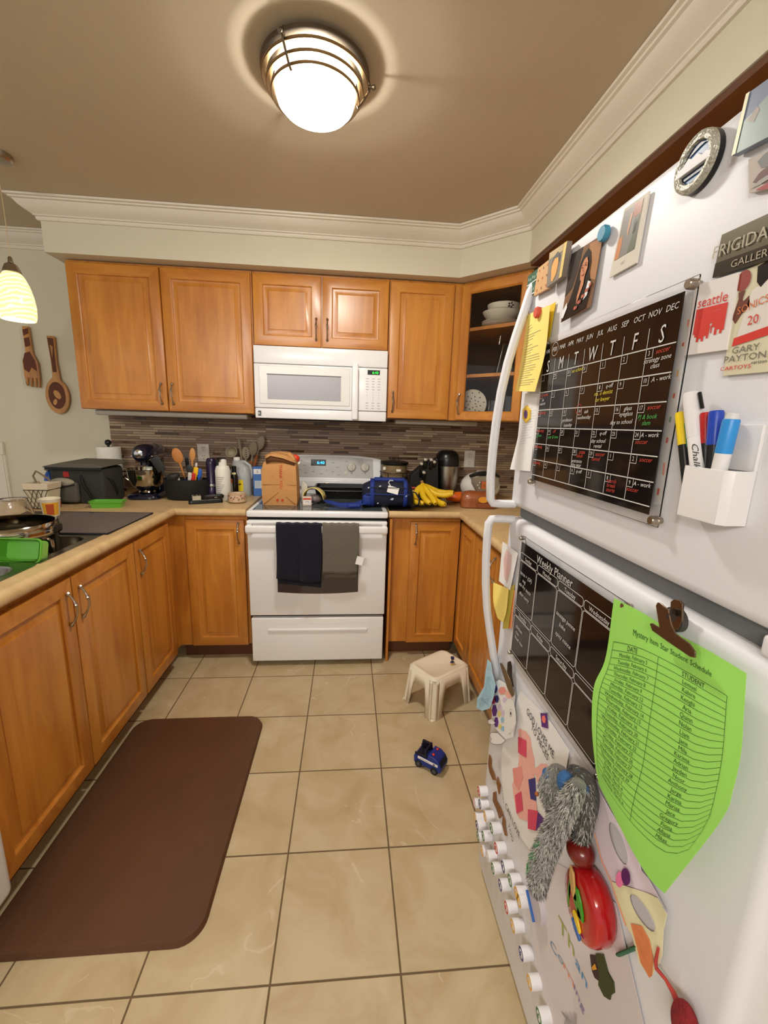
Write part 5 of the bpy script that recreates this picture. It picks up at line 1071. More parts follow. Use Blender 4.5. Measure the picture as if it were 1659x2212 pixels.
for k, (dx, dy, dz) in enumerate(((0, 0, 0), (0, 0, .052))):
    xx, yy = 1.545, -.47; T = thing('patterned_bowl', ('lower green patterned bowl right of the cream dishes', 'upper green patterned bowl right of the cream dishes')[k], 'dish', (xx, yy, zt + dz), 'green patterned bowls in the corner cabinet')
    m = MB(); m.lathe([(.04, 0), (.058, .008), (.063, .05), (.066, .058), (.062, .058), (.058, .01), (.001, .006)], (xx, yy, zt + dz), cr_, 32, cap1=False); m.build('bowl', T); m = MB()
    for q in range(22):
        for j in range(2): band((xx, yy, zt + dz), .016 + j * .020, .030 + j * .020, .0602 + j * .003, .0618 + j * .003, q * 16.4 + j * 8, q * 16.4 + j * 8 + 9, pat if (q + j) % 2 else INK, m, 2)
    m.build('pattern', T)
zm = 1.687
T = thing('food_mill', 'steel kitchen grater on the middle shelf of the corner cabinet', 'kitchenware', (1.43, -.40, zm)); m = MB(); m.prism([(-.05, 0), (.05, 0), (.038, .17), (-.02, .17)], lambda a, b: (1.44 + a, -.42, zm + b), lambda a, b: (1.44 + a * .9, -.36, zm + b), STEEL); m.build('body', T, bevel=.003)
m = MB(); m.tube([(1.40, -.41, zm + .165), (1.405, -.41, zm + .21), (1.41, -.40, zm + .215)], .007, STEEL, 10); m.build('handle', T)
cyl(thing('glass_bowl', 'small glass bowl on a tub on the middle shelf', 'bowl', (1.56, -.5, zm)), 'bowl', (1.555, -.49, zm + .082), [(.03, 0), (.048, .035), (.05, .05), (.047, .05), (.045, .035), (.001, .004)], GLASS, 28, cap1=False)
m = MB(); m.lathe([(.044, 0), (.05, .01), (.052, .072), (.048, .08), (.001, .081)], (1.555, -.49, zm), mat('tub_pale', (196, 204, 190), .6), 28); solo(m, 'storage_tub', 'pale round tub on the middle shelf of the corner cabinet', 'container')
zl = 1.439
m = MB(RZ((1.30, -.31, zl), -30) @ Matrix.Rotation(math.radians(8), 4, 'X')); m.prism(oval(0, .085, .085, .085, 28), lambda a, b: (a, -.004, b), lambda a, b: (a, .004, b), cr_); T = thing('patterned_plate', 'patterned plate standing at the left of the lowest cabinet shelf', 'dish', (1.30, -.31, zl)); m.build('plate', T)
m = MB(RZ((1.30, -.31, zl), -30) @ Matrix.Rotation(math.radians(8), 4, 'X'))
for q in range(26): a = q * 2.4; rr_ = .018 + .0024 * q; m.prism(oval(rr_ * math.cos(a), .085 + rr_ * math.sin(a), .006, .003, 6, a * 57), lambda a_, b_: (a_, -.0048, b_), lambda a_, b_: (a_, -.004, b_), INK)
m.build('pattern', T)
for k, (xx, yy, h_) in enumerate(((1.40, -.41, .10), (1.47, -.46, .125), (1.54, -.50, .10))):
    m = MB(); m.lathe([(.028, 0), (.034, .004), (.034, h_), (.031, h_), (.031, .006), (.001, .005)], (xx, yy, zl), GLASS, 24, cap1=False); solo(m, 'drinking_glass', ('leftmost clear glass on the lowest cabinet shelf', 'tall clear glass in the middle of the lowest shelf', 'clear glass nearest the fridge on the lowest shelf')[k], 'glass', 'glasses in the corner cabinet')
# ---------------------------------------------------------------- things on the fridge doors
def at(px, py, d=.002):
    # point on the plane x = XF - d seen at photo pixel (px, py)
    v = CF + CR * ((px - 829.5) / F_PX) - CU * ((py - 1106) / F_PX); t = (XF - d - CAM.x) / v.x
    return CAM + v * t
class Patch:
    # rows of control points (px, py, d) from the upper left; u to the right, v down
    def __init__(s, rows): s.P = [[at(*p) if len(p) == 3 else at(p[0], p[1]) for p in r] for r in rows]
    def cm(s, a, t):
        n = len(a)
        if n == 2: return a[0].lerp(a[1], t)
        q = min(max(t, 0), 1) * (n - 1); i = min(int(q), n - 2); f = q - i
        p1, p2 = a[i], a[i + 1]; p0 = a[i - 1] if i else p1 * 2 - p2; p3 = a[i + 2] if i + 2 < n else p2 * 2 - p1
        return .5 * (2 * p1 + (p2 - p0) * f + (2 * p0 - 5 * p1 + 4 * p2 - p3) * f * f + (3 * p1 - p0 - 3 * p2 + p3) * f ** 3)
    def __call__(s, u, v, o=0):
        p = s.cm([s.cm(r, u) for r in s.P], v); return (p.x - o, p.y, p.z)
    def size(s):
        w = (Vector(s(1, .5)) - Vector(s(0, .5))).length; h = (Vector(s(.5, 1)) - Vector(s(.5, 0))).length; return w, h
def sheet(mm, P, mt, th=.0008, nu=10, nv=10, back=None):
    f = [[P(i / nu, j / nv, th) for i in range(nu + 1)] for j in range(nv + 1)]; b = [[P(i / nu, j / nv, 0) for i in range(nu + 1)] for j in range(nv + 1)]
    mm.loft(f, mt, closed=False); mm.loft(b, back or mt, closed=False)
    ed = [(0, i) for i in range(nu + 1)] + [(j, nu) for j in range(1, nv + 1)] + [(nv, i) for i in range(nu - 1, -1, -1)] + [(j, 0) for j in range(nv - 1, -1, -1)]
    mm.loft([[f[j][i] for j, i in ed], [b[j][i] for j, i in ed]], mt, closed=False)
def quad(mm, P, u0, v0, u1, v1, mt, o=.0014, n=1):
    w = max(1, n); mm.loft([[P(u0 + (u1 - u0) * i / w, v, o) for i in range(w + 1)] for v in (v0, v1)], mt, closed=False)
def pol(mm, P, pts, mt, o=.0014): mm.add([P(u, v, o) for u, v in pts], [tuple(range(len(pts)))], mt)
def txt(mm, P, s, u, v, h, mt, asp=1, rot=0, shear=0, o=.0018):
    # h = letter size as a share of the patch height
    w, hh = P.size(); k = hh / w; vv, f = glyphs(s); c, q = math.cos(math.radians(rot)), math.sin(math.radians(rot)); out = []
    for a, b in vv:
        a = (a + shear * b) * h * asp; b = b * h; out.append(P(u + (a * c - b * q) * k, v - (a * q + b * c), o))
    mm.add(out, f, mt)
def disc(mm, P, u, v, r, mt, o=.0014, n=20, sy=1):
    w, h = P.size(); pol(mm, P, [(u + r * math.cos(2 * math.pi * k / n) * h / w, v + r * sy * math.sin(2 * math.pi * k / n)) for k in range(n)], mt, o)
def ln(mm, P, pts, w, mt, o=.0014):
    W_, H_ = P.size()
    for (u0, v0), (u1, v1) in zip(pts, pts[1:]):
        dx, dy = (u1 - u0) * W_, (v1 - v0) * H_; L = math.hypot(dx, dy) or 1; nx, ny = -dy / L * w / 2 / W_, dx / L * w / 2 / H_; n = max(1, int(L / .02))
        mm.loft([[P(u0 + (u1 - u0) * k / n + s * nx, v0 + (v1 - v0) * k / n + s * ny, o) for k in range(n + 1)] for s in (-1, 1)], mt, closed=False)
def pin(T_or_none, y, z, r=.011, L=.012, d0=0, name='standoff', parent=None, mt=NICKEL):
    m = MB(); m.tube([(XF - d0, y, z), (XF - d0 - L * .3, y, z), (XF - d0 - L * .35, y, z), (XF - d0 - L, y, z), (XF - d0 - L - .002, y, z)], [r * .7, r * .7, r, r, r * .8], mt, 20); return m.build(name, parent)
def cen(P): c = P(.5, .5, 0); return c

chalk = mat('chalk_white', (206, 204, 200), .8); chred = mat('chalk_red', (196, 62, 44), .8); chyel = mat('chalk_yellow', (216, 196, 50), .8); chgrn = mat('chalk_green', (70, 160, 76), .8)
board = mat('board_black', (26, 20, 18), .07, spec=.5)
acr = mat('acrylic', (255, 255, 255), .02, trans=1, ior=1.25)

# monthly calendar
class WP(Patch):
    def __init__(s, y0, y1, z0, z1, d=.012): s.P = [[Vector((XF - d, y0, z0)), Vector((XF - d, y1, z0))], [Vector((XF - d, y0, z1)), Vector((XF - d, y1, z1))]]
PC = WP(-1.994, -2.374, 1.557, 1.272, .012)
T = thing('wall_calendar', 'black acrylic monthly calendar board on the freezer door', 'calendar', cen(PC))
m = MB(); m.box(XF - .0115, XF - .009, -2.392, -1.980, 1.258, 1.571, acr); m.build('acrylic_sheet', T, bevel=.0008)
m = MB(); sheet(m, PC, board, .0006, 1, 1); m.build('black_panel', T)
vs = [.21, .338, .468, .60, .72, .842, .96]
m = MB()
for v in vs: ln(m, PC, [(0, v), (1, v)], .0016, chalk)
for k in range(1, 7): ln(m, PC, [(k / 7, .115 if k > 0 else 0), (k / 7, .96)], .0012, chalk)
for r_ in range(6):
    for c_ in range(7):
        u, v = c_ / 7, vs[r_]; ln(m, PC, [(u + .036, v), (u + .036, v + .045), (u, v + .045)], .0008, chalk)
m.build('grid_lines', T)
m = MB()
for k, s in enumerate(('JAN', 'FEB', 'MAR', 'APR', 'MAY', 'JUN', 'JUL', 'AUG', 'SEP', 'OCT', 'NOV', 'DEC')): txt(m, PC, s, .045 + k * .083, .05, .040, chalk, 1.0, 0, .15)
for k, s in enumerate('SMTWTFS'): txt(m, PC, s, (k + .5) / 7, .155, .115, chalk, .75, 0, .1)
for k in range(20): a0, a1 = k * .314, (k + 1) * .314; ln(m, PC, [(.128 + .034 * math.cos(a0), .05 + .045 * math.sin(a0)), (.128 + .034 * math.cos(a1), .05 + .045 * math.sin(a1))], .0009, chalk)
m.build('printed_lettering', T)
m = MB(); dn = 0
days = {(0, 4): '1', (0, 5): '2', (0, 6): '3'}
n_ = 4
for r_ in range(1, 5):
    for c_ in range(7): days[(r_, c_)] = str(n_) if n_ <= 29 else str(n_ - 29); n_ += 1
days[(0, 1)] = '29'; days[(0, 2)] = '30'; days[(0, 3)] = '31'
for c_ in range(7): days[(5, c_)] = str(3 + c_)
for (r_, c_), s in days.items(): txt(m, PC, s, c_ / 7 + .018, vs[r_] + .022, .032, chalk, .85)
m.build('date_numbers', T)
def hand(r_, c_, s, mt, dv=.02, du=.058, h=.032):
    m = MB(); txt(m, PC, s, c_ / 7 + du + .03, vs[r_] + dv, h, mt, 1.05, 2, .25); m.build('handwriting', T)
for a in ((0, 6, 'soccer', chred), (0, 6, 'strategy zone', chalk, .055, .035), (0, 6, 'class', chalk, .085, .03), (0, 2, 'no school', chyel, .02, .07), (1, 4, 'q-off', chalk), (1, 4, 'ms. o dentist', chyel, .055, .02), (1, 4, 'for lawyer', chyel, .09, .02), (1, 6, 'A - work', chalk, .02, .07),
          (1, 0, 'groceries', chred, .02, .03), (1, 0, 'six', chalk, .055, .02), (1, 0, 'season', chalk, .082, .02), (2, 0, 'swimming', chred, .02, .02), (2, 2, 'professor', chalk, .075, .03), (2, 2, 'tuesday', chalk, .108, .04), (2, 3, 'ash', chalk, .025, .05), (2, 3, 'wednesday', chalk, .06, .035), (2, 5, 'glass', chalk), (2, 5, 'eyeglass', chalk, .048, .05), (2, 5, 'day to school', chalk, .09, .025),
          (2, 6, 'soccer', chred), (2, 6, 'PJ & book', chgrn, .065, .03), (2, 6, 'slam', chgrn, .095, .03), (3, 0, 'swimming', chred, .02, .02), (3, 0, 'green', chgrn, .055, .02), (3, 1, 'off', chred, .02, .05), (3, 1, 'year & love', chgrn, .06, .04), (3, 4, 'q-off', chalk), (3, 4, 'day school', chalk, .065, .03), (3, 4, 'rental', chalk, .095, .03), (3, 6, 'A - work', chalk), (3, 6, 'soccer', chred, .055, .02),
          (4, 0, 'swimming', chred, .02, .02), (4, 3, 'pizza', chred), (4, 3, 'lunch', chred, .045, .04), (4, 3, 'entrance', chalk, .08, .02), (4, 3, 'the year', chalk, .105, .02), (4, 4, 'soccer', chred), (4, 4, 'cancel', chred, .05, .03), (4, 6, 'soccer', chred), (5, 0, 'swimming', chred, .02, .02), (5, 3, 'q-off', chalk, .02, .05), (5, 5, 'march', chred, .035, .02), (5, 5, 'break', chred, .06, .02), (5, 5, 'starts', chred, .085, .02), (5, 6, 'A - work', chalk), (5, 6, 'soccer', chred, .055, .01)):
    hand(*a)
m = MB()
for k in range(16): a0, a1 = k * .393, (k + 1) * .393; ln(m, PC, [(.437 + .026 * math.cos(a0), .478 + .03 * math.sin(a0)), (.437 + .026 * math.cos(a1), .478 + .03 * math.sin(a1))], .0008, chred)
m.build('date_circle', T)
for (y, z, r) in ((-2.381, 1.563, .0065), (-2.383, 1.266, .0065), (-1.988, 1.266, .0065), (-1.988, 1.563, .0065)): pin(None, y, z, r, .009 if (y > -2.1 and z > 1.4) else .015, parent=T)
# weekly planner
PW = WP(-1.976, -2.345, 1.120, .832, .012)
T = thing('weekly_planner', 'black acrylic weekly planner board on the lower fridge door', 'calendar', cen(PW))
m = MB(); m.box(XF - .0115, XF - .009, -2.362, -1.962, .818, 1.134, acr); m.build('acrylic_sheet', T, bevel=.0008)
m = MB(); sheet(m, PW, board, .0006, 1, 1); m.build('black_panel', T)
m = MB()
cols = [.0, .25, .5, .75, 1.0]; rws = [(.085, .145, .555), (.575, .635, .975)]
def rrect(P, u0, v0, u1, v1, ru, rv):
    pts = []
    for cx, cy, a0 in ((u1 - ru, v0 + rv, -90), (u1 - ru, v1 - rv, 0), (u0 + ru, v1 - rv, 90), (u0 + ru, v0 + rv, 180)):
        for k in range(4): a = math.radians(a0 + 30 * k); pts.append((cx + ru * math.cos(a), cy + rv * math.sin(a)))
    return pts + [pts[0]]
for a, b, c_ in rws:
    for k in range(4):
        ln(m, PW, rrect(PW, cols[k] + .008, a, cols[k + 1] - .008 + .008, b, .018, .018), .0013, chalk); ln(m, PW, rrect(PW, cols[k] + .008, b + .008, cols[k + 1], c_, .018, .018), .0013, chalk)
m.build('grid_lines', T)
m = MB(); txt(m, PW, 'Weekly Planner', .44, .045, .085, chalk, .95); m.build('title', T)
for k, s in enumerate(('Sunday', 'Monday', 'Tuesday', 'Wednesday')): m = MB(); txt(m, PW, s, (k + .5) / 4 + .004, .117, .046, chalk, .9); m.build('day_name', T)
for k, s in enumerate(('Thursday', 'Friday', 'Saturday')): m = MB(); txt(m, PW, s, (k + .5) / 4 + .004, .607, .046, chalk, .9); m.build('day_name', T)
for k, (s, u, v) in enumerate((('tacos + (GF)', .12, .25), ('veg', .10, .30), ('stir-fry sauce', .12, .35), ('after curry', .12, .42), ('chicken', .10, .72), ('rice', .08, .77), ('fried rice', .11, .82), ('sausage penne', .62, .31), ('bake', .60, .37), ('spicy mince', .62, .45))): m = MB(); txt(m, PW, s, u, v, .045, chalk, .95, -2, .2); m.build('handwriting', T)
for (y, z) in ((-1.969, 1.127), (-1.969, .826), (-2.354, .826), (-2.354, 1.127)): pin(None, y, z, .0055, .014, parent=T)

# yellow notes and white list under it
yel = mat('note_yellow', (240, 216, 118), .8); yel2 = mat('note_yellow_deep', (226, 192, 40), .8)
Pq = Patch([[(1140, 680, .006), (1189, 658, .014)], [(1128, 770, .012), (1178, 760, .018)], [(1114, 845, .024), (1156, 846, .026)]])
Pq2 = Patch([[(1190, 655, .004), (1201, 652, .006)], [(1180, 760, .004), (1188, 740, .006)], [(1160, 850, .004), (1172, 840, .008)]])
T = thing('note_paper', 'pale yellow printed note sheet clipped under the red magnet', 'paper', cen(Pq))
m = MB(); sheet(m, Pq, yel, .0006, 6, 12); m.build('page', T)
m = MB(); sheet(m, Patch([[(1188, 660, .003), (1201, 652, .003)], [(1180, 745, .003), (1186, 740, .003)], [(1160, 848, .003), (1172, 806, .003)]]), yel2, .0006, 2, 6); m.build('back_page', T)
m = MB(); r_ = random.Random(4)
for k in range(24):
    v = .14 + k * .033; L = .75 if k > 10 else (.2 + .5 * r_.random()); ln(m, Pq, [(.12, v + .02), (.12 + L * (.5 + .5 * r_.random()), v)], .0008, INKG, .0012)
m.build('printed_text', T)
m = MB(); c = at(1159, 675, .018); m.tube([(c.x + .009, c.y, c.z), (c.x, c.y, c.z), (c.x - .003, c.y, c.z)], [.011, .012, .010], mat('magnet_coral', (206, 84, 62), .5), 24); solo(m, 'fridge_magnet', 'round red magnet holding the pale yellow note', 'magnet')
Pl = Patch([[(1135, 850, .004), (1178, 850, .004)], [(1120, 940, .010), (1162, 930, .004)], [(1102, 1014, .018), (1146, 1018, .005)]])
T = thing('list_paper', 'white list paper left of the calendar under a hexagon magnet', 'paper', cen(Pl))
m = MB(); sheet(m, Pl, PAPER, .0006, 5, 8); m.build('page', T)
m = MB()
for k in range(14): ln(m, Pl, [(.2, .18 + k * .035), (.2 + .3 + .3 * r_.random(), .18 + k * .035)], .0006, mat('faint_print', (176, 178, 190), .8), .0012)
m.build('printed_text', T)
P6 = Patch([[(1131, 876, .006), (1149, 876, .006)], [(1131, 914, .006), (1147, 914, .006)]])
T = thing('fridge_magnet', 'small yellow hexagon magnet with purple centre on the white list', 'magnet', cen(P6))
m = MB(); hx = [(.5 + .5 * math.cos(math.radians(a)), .5 + .5 * math.sin(math.radians(a))) for a in range(30, 390, 60)]
m.add([P6(u, v, .004) for u, v in hx] + [P6(u, v, 0) for u, v in hx], [tuple(range(6))] + [(k, (k + 1) % 6, (k + 1) % 6 + 6, k + 6) for k in range(6)], mat('hex_yellow', (226, 186, 60), .5)); m.build('body', T)
m = MB(); disc(m, P6, .5, .5, .25, mat('hex_purple', (90, 50, 110), .5), .0044); m.build('print', T)
# small photo magnets at the far top corner
def flatthing(kind, label, cat, rows, mt, th=.0012, group=None, pname='card', nu=6, nv=6):
    P = Patch(rows); T = thing(kind, label, cat, cen(P), group); m = MB(); sheet(m, P, mt, th, nu, nv); m.build(pname, T); return T, P
gg = mat('magnet_green', (32, 84, 60), .5)
T, P = flatthing('photo_magnet', 'dark green and white magnet, farthest on the top edge of the fridge', 'magnet', [[(1144, 597, .002), (1170, 577, .002)], [(1140, 646, .002), (1163, 630, .002)]], gg, .004)
m = MB()
for v in (.22, .72):
    for k in range(5): disc(m, P, .15 + .17 * k, v + .05 * (k % 2), .07, mat('pale_leaf', (140, 160, 146), .6), .0045, 8)
quad(m, P, 0, .42, 1, .46, PAPER, .0046); quad(m, P, 0, .94, 1, .99, PAPER, .0046); m.build('print', T)
tan = mat('magnet_tan', (204, 160, 112), .5)
T, P = flatthing('photo_magnet', 'tan magnet with brown leaves on the top edge of the fridge', 'magnet', [[(1168, 580, .004), (1197, 557, .004)], [(1158, 640, .004), (1192, 622, .004)]], tan, .006)
m = MB(); br = mat('leaf_brown', (130, 80, 42), .6)
for k in range(9): a = r_.random() * 6.28; disc(m, P, .18 + .3 * (k % 3), .15 + .35 * (k // 3), .05, br if k % 2 else mat('leaf_orange', (190, 96, 50), .6), .0064, 5)
m.build('print', T)
T, P = flatthing('photo_magnet', 'thick square magnet with sketched portrait and gold edge on the fridge top', 'magnet', [[(1197, 548, .008), (1237, 521, .008)], [(1190, 622, .008), (1224, 598, .008)]], mat('magnet_grey', (128, 118, 106), .5), .010)
m = MB(); quad(m, P, .02, .0, .82, .20, mat('portrait_sand', (186, 166, 120), .6), .0104); pol(m, P, [(.3, .30), (.45, .22), (.6, .28), (.66, .5), (.6, .8), (.4, .95), (.3, .9), (.25, .55)], mat('portrait_skin', (222, 162, 84), .6), .0106); pol(m, P, [(.22, .45), (.3, .22), (.55, .12), (.72, .3), (.70, .5), (.6, .3), (.4, .28)], mat('portrait_grey', (84, 80, 76), .6), .0108); quad(m, P, .84, .0, 1, 1, mat('gold_edge', (226, 200, 120), .4), .0106); m.build('print', T)
# portrait photo
Pp = Patch([[(1236, 549, .004), (1304, 505, .004)], [(1212, 697, .012), (1277, 662, .006)]])
T = thing('portrait_photo', 'glossy portrait photo of a smiling person with long dark hair', 'photo', cen(Pp))
m = MB(); sheet(m, Pp, mat('photo_backdrop', (126, 92, 70), .25), .0006, 6, 10); m.build('print', T)
m = MB(); o = .0010
pol(m, Pp, [(0, 0), (.40, 0), (.34, .3), (.22, .55), (0, .62)], mat('photo_dark', (52, 42, 42), .25), o)
pol(m, Pp, [(.62, .02), (1, .05), (1, .62), (.80, .55), (.70, .3)], mat('photo_tan', (176, 128, 90), .25), o)
hair = mat('photo_hair', (26, 18, 18), .25)
pol(m, Pp, [(.50, .14), (.62, .08), (.72, .16), (.78, .30), (.78, .45), (.84, .58), (.90, .75), (.84, .98), (.30, 1), (.04, 1), (.10, .84), (.22, .74), (.30, .6), (.36, .42), (.42, .24)], hair, .0020)
skin = mat('photo_skin', (206, 140, 106), .25)
pol(m, Pp, [(.56, .22), (.64, .20), (.70, .28), (.71, .38), (.66, .48), (.58, .54), (.52, .50), (.49, .40), (.50, .30)], skin, .0030)
pol(m, Pp, [(.56, .52), (.66, .48), (.66, .60), (.58, .74), (.52, .86), (.50, .74), (.54, .62)], skin, .0030)
pol(m, Pp, [(.53, .33), (.57, .325), (.57, .34), (.53, .345)], hair, .0040); pol(m, Pp, [(.62, .315), (.67, .31), (.67, .325), (.62, .33)], hair, .0040)
pol(m, Pp, [(.52, .305), (.58, .295), (.58, .302), (.52, .312)], hair, .0040); pol(m, Pp, [(.61, .285), (.68, .285), (.68, .292), (.61, .294)], hair, .0040)
pol(m, Pp, [(.585, .34), (.60, .395), (.575, .395)], mat('photo_shade', (160, 96, 70), .3), .0040)
pol(m, Pp, [(.54, .43), (.60, .438), (.66, .42), (.63, .455), (.57, .46)], mat('photo_lips', (170, 60, 56), .3), .0040); pol(m, Pp, [(.555, .435), (.60, .442), (.645, .43), (.60, .448)], PAPER, .0044)
pol(m, Pp, [(.80, .58), (.90, .62), (.84, .80), (.74, .84), (.78, .68)], PAPER, .0030)
pol(m, Pp, [(.04, .84), (.16, .74), (.20, .82), (.10, .96), (.04, .94)], PAPER, .0030)
for k in range(9): disc(m, Pp, .50 + .05 * k, .90 - .03 * k + .03 * (k % 2), .028, mat('petal_red', (150, 50, 40), .5) if k % 2 else mat('leaf_orange', (190, 96, 50), .6), .0036, 8)
m.build('portrait', T)
m = MB(); c = at(1302, 504, .010); P0 = c; m.tube([(c.x + .006, c.y, c.z), (c.x, c.y, c.z), (c.x - .003, c.y, c.z)], [.012, .0125, .011], mat('magnet_teal', (62, 138, 168), .5), 26); solo(m, 'fridge_magnet', 'round teal magnet at the top corner of the portrait photo', 'magnet')
# instant photo
T, P = flatthing('instant_photo', 'white-bordered instant photo in a sleeve, right of the portrait', 'photo', [[(1353, 452, .002), (1406, 413, .002)], [(1320, 600, .002), (1378, 568, .002)]], mat('sleeve_white', (222, 216, 204), .15), .003)
m = MB(); pc_ = [mat('snap_grey', (140, 138, 134), .3), mat('snap_orange', (206, 140, 98), .3), mat('snap_green', (110, 116, 100), .3), mat('snap_dark', (70, 66, 62), .3), mat('snap_skin', (200, 160, 130), .3)]
quad(m, P, .06, .05, .84, .76, pc_[0], .0034)
pol(m, P, [(.06, .45), (.22, .42), (.26, .60), (.24, .76), (.06, .76)], pc_[1], .0036); pol(m, P, [(.5, .05), (.84, .05), (.84, .24), (.6, .26), (.5, .16)], mat('snap_brick', (168, 112, 90), .3), .0036); pol(m, P, [(.4, .16), (.5, .16), (.45, .5), (.38, .4)], pc_[4], .0037)
pol(m, P, [(.6, .3), (.8, .26), (.84, .76), (.56, .76), (.66, .5)], pc_[2], .0036); pol(m, P, [(.66, .36), (.76, .34), (.74, .48), (.64, .5)], pc_[3], .0038); m.build('picture', T)
m = MB(); txt(m, P, '12.2', .46, .87, .06, mat('pencil', (140, 138, 140), .8), 1, 0, .2, .0036); m.build('caption', T)
# oval sculpted souvenir magnet
P = Patch([[(1490, 310, .003), (1585, 268, .003)], [(1438, 436, .003), (1538, 402, .003)]])
# round magnet: fit an ellipse in world space
cyo = at(1512, 352, .004); T = thing('souvenir_magnet', 'round blue magnet with silver rope rim and white banner', 'magnet', tuple(cyo))
def ring3(cx, r, dx, n=40): return [(cx[0] - dx, cx[1] + r * math.cos(2 * math.pi * k / n), cx[2] + r * math.sin(2 * math.pi * k / n)) for k in range(n)]
c = (XF - .001, cyo.y, cyo.z); R0 = .0325; rs_ = mat('souvenir_silver', (176, 174, 160), .4, .4, noise=.35, nscale=120, bump=1, bscale=160)
m = MB(); m.loft([ring3(c, R0, 0), ring3(c, R0, .007)], BLACK, True, False); m.build('back', T)
m = MB(); m.loft([ring3(c, R0, .007), ring3(c, R0 - .001, .011), ring3(c, R0 - .005, .013), ring3(c, R0 - .010, .012), ring3(c, R0 - .011, .008)], rs_); m.build('rim', T)
m = MB(); m.loft([ring3(c, R0 - .010, .0075), ring3(c, .001, .0077)], mat('souvenir_blue', (64, 98, 140), .4, noise=.15, nscale=50), False, True); m.add([(c[0] - .009, c[1] + y * .72, c[2] + z * .72) for y, z in ((.026, .012), (.014, .024), (-.004, .028), (-.018, .022), (-.006, .021), (.01, .017))], [tuple(range(6))], mat('souvenir_navy', (14, 24, 50), .4)); m.add([(c[0] - .009, c[1] + y * .66, c[2] + z * .72) for y, z in ((.034, -.012), (-.034, -.012), (-.030, -.019), (.030, -.019))], [(0, 1, 2, 3)], mat('souvenir_navy')); m.build('enamel', T)
m = MB(); m.prism([(-.038, -.010), (.040, -.010), (.036, -.001), (.028, .004), (.018, .002), (.008, .010), (-.002, .006), (-.012, .012), (-.022, .004), (-.034, .002)], lambda a, b: (c[0] - .0125, c[1] - a * .72, c[2] + b * .72), lambda a, b: (c[0] - .007, c[1] - a * .72, c[2] + b * .72), mat('souvenir_white', (214, 214, 216), .5)); m.build('banner', T, bevel=.0006)
# acrylic photo frame at upper right edge
T, P = flatthing('seaside_picture', 'magnetic acrylic block with blue seaside picture at the top corner', 'photo', [[(1628, 205, .002), (1720, 140, .002)], [(1596, 338, .002), (1690, 290, .002)]], mat('seaside_blue', (126, 136, 158), .2), .008)
m = MB(); pol(m, P, [(0, .5), (.3, .42), (.6, .3), (1, .25), (1, 1), (0, 1)], mat('seaside_green', (112, 132, 128), .3), .0084); pol(m, P, [(.22, .5), (.42, .36), (.5, .44), (.42, .6), (.3, .56)], mat('seaside_rock', (120, 106, 90), .4), .0086); quad(m, P, 0, 0, .10, 1, mat('acrylic_bevel', (238, 234, 200), .2), .009); m.build('picture', T)
# clear magnet with red and grey shapes
T, P = flatthing('bear_magnet', 'clear magnet with a grey bear silhouette and red band at the photo edge', 'magnet', [[(1624, 345, .001), (1700, 310, .001)], [(1626, 418, .001), (1710, 400, .001)]], mat('clear_tile', (196, 188, 182), .1), .004)
m = MB(); pol(m, P, [(.28, .18), (.5, .05), (1, .0), (1, .35), (.5, .42), (.38, .40)], mat('bear_grey', (96, 94, 92), .5), .0044); pol(m, P, [(.12, .72), (.3, .52), (.42, .46), (1, .3), (1, .7), (.42, .84)], mat('bear_brown', (84, 26, 20), .5), .0044); pol(m, P, [(.05, .9), (.3, .72), (1, .5), (1, .62), (.3, .84)], mat('bear_stone', (150, 146, 138), .5), .0048); pol(m, P, [(.2, .95), (1, .7), (1, 1), (.4, 1)], mat('bear_red', (150, 24, 24), .5), .0048); m.build('print', T)
# brand plate
T, P = flatthing('fridge_badge', 'brushed metal maker badge on the freezer door near its right edge', 'badge', [[(1568, 508, .001), (1740, 430, .001)], [(1548, 601, .001), (1728, 545, .001)]], mat('badge_bronze', (112, 106, 90), .3, .8), .005)
m = MB(); quad(m, P, 0, .66, 1, 1, mat('badge_dark', (70, 64, 52), .3, .8), .0055); m.build('lower_band', T)
m = MB(); txt(m, P, 'FRIGIDAIRE', .44, .38, .40, mat('badge_silver', (206, 200, 184), .25, .8), 1.0, 0, 0, .0062); m.build('lettering', T); m = MB(); txt(m, P, 'GALLERY', .52, .82, .24, mat('badge_silver'), 1.1, 0, 0, .0062); m.build('lettering', T)
# city magnet
T, P = flatthing('city_magnet', 'white magnet with red skyline panel and the word seattle', 'magnet', [[(1512, 617, .001), (1606, 588, .001)], [(1488, 768, .001), (1577, 756, .001)]], mat('magnet_white', (226, 220, 218), .3), .005)
rdm = mat('city_red', (206, 56, 48), .4); sky = [(.13, .36), (.88, .36), (.88, .72), (.84, .72), (.84, .76), (.78, .76), (.78, .70), (.72, .70), (.72, .77), (.66, .77), (.66, .66), (.60, .66), (.60, .74), (.575, .74), (.56, .64), (.59, .61), (.56, .60), (.555, .56), (.55, .60), (.52, .61), (.55, .64), (.53, .80), (.48, .80), (.48, .76), (.42, .76), (.42, .83), (.36, .83), (.36, .79), (.30, .79), (.30, .83), (.24, .83), (.24, .76), (.18, .76), (.18, .72), (.13, .72)]
m = MB(); pol(m, P, sky, rdm, .0056); txt(m, P, '. . . . .', .66, .42, .05, PAPER, 1, 0, 0, .006); m.build('print', T)
m = MB(); txt(m, P, 'seattle', .50, .27, .20, rdm, 1.0, 0, 0, .0058); m.build('lettering', T)
